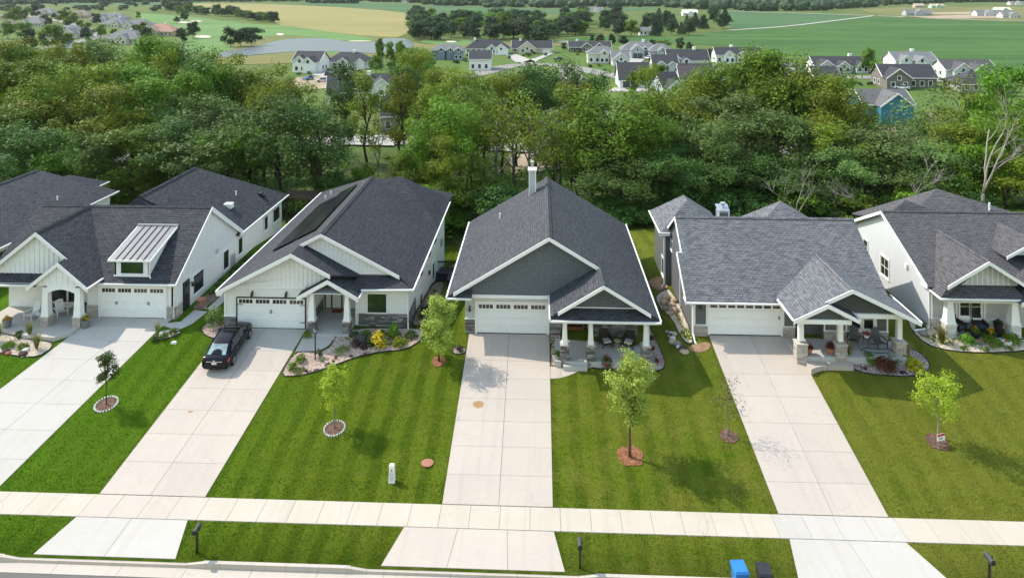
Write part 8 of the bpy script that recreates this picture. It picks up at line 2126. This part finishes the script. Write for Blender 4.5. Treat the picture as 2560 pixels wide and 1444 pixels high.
def bin_(label, x, y, rz, mat, lid, hgt=1.05):
    z = -2.1
    e = thing('wheeled_bin', label, 'bin', (x, y, z), None, rz, local=True)
    one('tub', e, mat, lambda m: m.hexa([(-.22, -.26, .06), (.22, -.26, .06), (.22, .24, .06), (-.22, .24, .06)], [(-.29, -.36, hgt), (.29, -.36, hgt), (.29, .34, hgt), (-.29, .34, hgt)]))
    one('lid', e, lid, lambda m: (m.hexa([(-.31, -.39, hgt), (.31, -.39, hgt), (.31, .38, hgt), (-.31, .38, hgt)], [(-.27, -.33, hgt + .09), (.27, -.33, hgt + .09), (.29, .36, hgt + .05), (-.29, .36, hgt + .05)])))
    one('handle', e, lid, lambda m: m.tube([(-.24, .42, hgt - .02), (.24, .42, hgt - .02)], .018, 6))
    for s_ in (-1, 1): one('wheel', e, 'black_metal', lambda m: m.tube([(s_ * .24, .25, .13), (s_ * .30, .25, .13)], .13, 12))
    return e
plain('bin_blue', (.02, .17, .50), .45, .4, var=.08); plain('bin_black', (.02, .02, .022), .5, .4)
bin_('blue wheeled recycling bin in the verge at the bottom edge', 8.7, 30.9, .08, 'bin_blue', 'bin_blue'); b = bin_('black wheeled rubbish bin beside the blue one', 9.75, 30.9, -.05, 'bin_black', 'bin_black', .98)
one('emblem', b, 'pvc_white', lambda m: m.prism([(-.06, -.364, .72), (.06, -.364, .72), (.0, -.368, .78)], (0, -.004, 0)))
x, y = -14.85, 45.73; z = zg(x, y)
e = thing('lamp_post', 'black garden lamp post in the pink gravel bed', 'lamp post', (x, y, z))
one('post', e, 'black_metal', lambda m: m.tube([(x, y, z - .1), (x, y, z + 1.75)], .045, 8)); m = MB(); m.lathe([(.06, 1.75), (.12, 1.80), (.12, 1.84)], 10, (x, y, z)); m.build('collar', 'black_metal', e)
m = MB(); m.lathe([(.09, 1.84), (.12, 2.05), (.10, 2.06)], 10, (x, y, z)); m.build('globe', plain('lamp_glass', (.35, .38, .40), .2, .5), e); m = MB(); m.lathe([(.16, 2.05), (.03, 2.16), (.01, 2.24)], 10, (x, y, z)); m.build('finial', 'black_metal', e)
x, y = 22.15, 39.62; z = zg(x, y)
e = thing('yard_sign', 'small red and white sign on two legs at the foot of the right maple', 'sign', (x, y, z), None, .35, local=True)
for s_ in (-.2, .2): boxo('leg', e, s_ - .01, s_ + .01, -.01, .01, -.1, .5, 'steel')
boxo('board', e, -.28, .28, -.015, .0, .28, .66, 'pvc_white'); boxo('red_band', e, -.28, .28, -.019, -.0145, .52, .66, 'label_red'); boxo('lettering', e, -.16, .1, -.019, -.0145, .38, .43, 'black_metal')

# ------------------------------------------------------------------ the parked car
def car(label, x, y, rz):
    z = zg(x, y) + .03
    e = thing('car', label, 'car', (x, y, z), None, rz, local=True)
    sl_ = math.atan2(zg(x, y + 2) - zg(x, y - 2), 4.0)
    e.rotation_euler = (sl_, 0, rz)
    t = NT('car_paint'); t.col((.008, .008, .012)); done(t, 'car_paint', .12, .22)
    plain('tail_red', (.45, .012, .02), .15, .6, var=.1); plain('tyre', (.018, .018, .018), .9, .1); plain('alloy', (.55, .56, .58), .3, .5, metal=.8); plain('chrome', (.65, .66, .68), .15, .6, metal=.9); plain('plate_white', (.60, .66, .66), .5, .3)
    glass('car_glass', (.018, .024, .026), .03)
    # lower body: stations along the length, +y is the nose
    st = [(-2.26, .30, .74, .62, .78), (-2.20, .22, .90, .80, .84), (-2.05, .19, 1.0, .86, .875), (-1.7, .18, 1.04, .885, .89), (-1.0, .18, .98, .90, .90), (0, .18, .96, .90, .90), (.9, .18, .95, .90, .895), (1.3, .18, .93, .885, .885), (1.75, .19, .86, .84, .865), (2.1, .22, .74, .74, .80), (2.25, .30, .60, .60, .66)]
    bm = bmesh.new(); rings = []
    for (yy, zb, zt, wt, wm) in st:
        prof = [(0, zb), (wm * .82, zb), (wm, zb + .14), (wm * 1.005, zb + (zt - zb) * .55), (wt * .99, zt - .06), (wt * .90, zt - .005), (0, zt + .025)]
        ring = [bm.verts.new((px_, yy, pz)) for px_, pz in prof] + [bm.verts.new((-px_, yy, pz)) for px_, pz in prof[-2:0:-1]]
        rings.append(ring)
    for a, b in zip(rings, rings[1:]):
        for k in range(len(a)):
            k2 = (k + 1) % len(a)
            bm.faces.new((a[k], a[k2], b[k2], b[k]))
    bm.faces.new(rings[0][::-1]); bm.faces.new(rings[-1])
    bmesh.ops.recalc_face_normals(bm, faces=bm.faces)
    me = bpy.data.meshes.new('body'); bm.to_mesh(me); bm.free(); me.materials.append(M('car_paint'))
    o = link(bpy.data.objects.new('body', me), e)
    ss = o.modifiers.new('sub', 'SUBSURF'); ss.levels = 2; ss.render_levels = 2
    me.polygons.foreach_set('use_smooth', [True] * len(me.polygons))
    # cabin
    gh = [(-1.98, .98, .74, .985, .70), (-1.25, .97, .80, 1.36, .60), (-.75, .97, .815, 1.445, .585), (-.1, .96, .82, 1.46, .58), (.35, .95, .82, 1.43, .575), (1.22, .93, .76, .95, .66)]
    bm = bmesh.new(); rings = []
    for (yy, zb, wb, zt, wt) in gh:
        prof = [(wb, zb - .05), (wb * .985, zb + (zt - zb) * .25), (wt * 1.02, zt - .045 * (zt > 1.1)), (wt * .85, zt), (0, zt + .02)]
        ring = [bm.verts.new((px_, yy, pz)) for px_, pz in prof] + [bm.verts.new((-px_, yy, pz)) for px_, pz in prof[-2::-1]]
        rings.append(ring)
    for a, b in zip(rings, rings[1:]):
        for k in range(len(a) - 1): bm.faces.new((a[k], a[k + 1], b[k + 1], b[k]))
    bmesh.ops.recalc_face_normals(bm, faces=bm.faces)
    me = bpy.data.meshes.new('roof'); bm.to_mesh(me); bm.free(); me.materials.append(M('car_paint'))
    o = link(bpy.data.objects.new('roof', me), e); ss = o.modifiers.new('sub', 'SUBSURF'); ss.levels = 2; ss.render_levels = 2
    me.polygons.foreach_set('use_smooth', [True] * len(me.polygons))
    # glazing, a finger proud of the cabin shell
    def quad(nm, pts, mat, th=.012):
        v = [Vector(p) for p in pts]; n_ = (v[1] - v[0]).cross(v[2] - v[0]).normalized()
        if n_.z < 0: n_ = -n_
        return one(nm, e, mat, lambda m: m.prism([tuple(p) for p in v], tuple(n_ * th)))
    t2 = 'glass_blue'
    quad('rear_window', [(-.60, -1.86, 1.04), (.60, -1.86, 1.04), (.52, -1.22, 1.365), (-.52, -1.22, 1.365)], 'rear_glass' if 'rear_glass' in MATS else glass('rear_glass', (.16, .21, .22), .05))  # paler than the other car glass: sky reflection put into its colour
    quad('windscreen', [(-.62, 1.14, 1.0), (.62, 1.14, 1.0), (.53, .40, 1.425), (-.53, .40, 1.425)], 'car_glass')
    for s_ in (-1, 1):
        def side(nm, ya, yb, za, zb_, yc, yd):
            X = lambda zz: s_ * (.835 - (zz - .95) * .43)
            pts = [(X(za), ya, za), (X(za), yb, za), (X(zb_), yd, zb_), (X(zb_), yc, zb_)]
            one(nm, e, 'car_glass', lambda m: m.prism(pts, (s_ * .02, 0, .004)))
        side('side_window', .0, .98, .99, 1.36, .0, .48); side('side_window', -.95, -.06, .99, 1.37, -.9, -.06); side('quarter_window', -1.45, -1.0, 1.0, 1.26, -1.12, -.95)
        one('mirror', e, 'car_paint', lambda m: m.hexa([(s_ * .88, .72, .96), (s_ * 1.04, .74, .98), (s_ * 1.04, .86, .98), (s_ * .88, .88, .96)], [(s_ * .9, .74, 1.08), (s_ * 1.03, .76, 1.08), (s_ * 1.03, .84, 1.08), (s_ * .9, .86, 1.08)]))
        for yy in (.12, -.82): boxo('door_handle', e, s_ * .905 - .012, s_ * .905 + .02 * s_, yy - .09, yy + .09, .82, .845, 'chrome')
        tl = one('taillight', e, 'tail_red', lambda m: m.hexa([(s_ * .50, -2.235, .70), (s_ * .86, -2.12, .68), (s_ * .885, -1.92, .74), (s_ * .80, -1.9, .74)], [(s_ * .50, -2.20, .84), (s_ * .84, -2.10, .88), (s_ * .88, -1.86, .90), (s_ * .80, -1.86, .90)]))
        one('headlight', e, 'chrome', lambda m: m.hexa([(s_ * .45, 2.16, .60), (s_ * .78, 1.98, .62), (s_ * .80, 1.86, .64), (s_ * .5, 1.9, .62)], [(s_ * .48, 2.08, .72), (s_ * .78, 1.92, .76), (s_ * .80, 1.82, .77), (s_ * .5, 1.85, .74)]))
        for yy in (1.36, -1.34):
            w_ = bpy.data.objects.new('wheel', None)
            link(w_, e, (s_ * .80, yy, .31)); WO[w_.name] = (s_ * .80, yy, .31)
            one('tyre', w_, 'tyre', lambda m: m.tube([(s_ * .69, yy, .31), (s_ * .72, yy, .31), (s_ * .90, yy, .31), (s_ * .915, yy, .31)], [.29, .315, .315, .28], 20))
            one('rim', w_, 'alloy', lambda m: m.tube([(s_ * .9, yy, .31), (s_ * .922, yy, .31)], [.22, .205], 16))
            for k in range(5):
                a = k * 1.2566
                one('spoke_gap', w_, 'tyre', lambda m: m.tube([(s_ * .915, yy + .13 * math.cos(a), .31 + .13 * math.sin(a)), (s_ * .926, yy + .13 * math.cos(a), .31 + .13 * math.sin(a))], .05, 6))
    boxo('chrome_strip', e, -.52, .52, -2.262, -2.235, .80, .83, 'chrome'); boxo('licence_plate', e, -.16, .16, -2.268, -2.25, .63, .77, 'plate_white'); boxo('badge', e, -.05, .05, -2.27, -2.24, .845, .90, 'chrome'); one('exhaust', e, 'chrome', lambda m: m.tube([(.5, -2.25, .27), (.5, -2.05, .27)], .03, 8))
    return e
car('black sedan parked nose-in at the white garage', -20.95, 46.45, .02)

# ------------------------------------------------------------------ summer haze over the valley
t = NT('haze_air')
for n_ in list(t.n):
    if n_.bl_idname != 'ShaderNodeOutputMaterial': t.n.remove(n_)
pv = t.n.new('ShaderNodeVolumePrincipled')
pv.inputs['Color'].default_value = (.86, .93, 1.0, 1)
pv.inputs['Density'].default_value = .00004
pv.inputs['Anisotropy'].default_value = .2
t.link(pv.outputs[0], t.n['Material Output'].inputs['Volume'])
MATS['haze_air'] = t.m
hz = one('haze', None, 'haze_air', lambda m: m.box(-3990, 3990, -190, 6400, -9.2, 27.0))
tag(hz, 'thin pale summer haze over the whole valley', 'haze', kind='stuff')
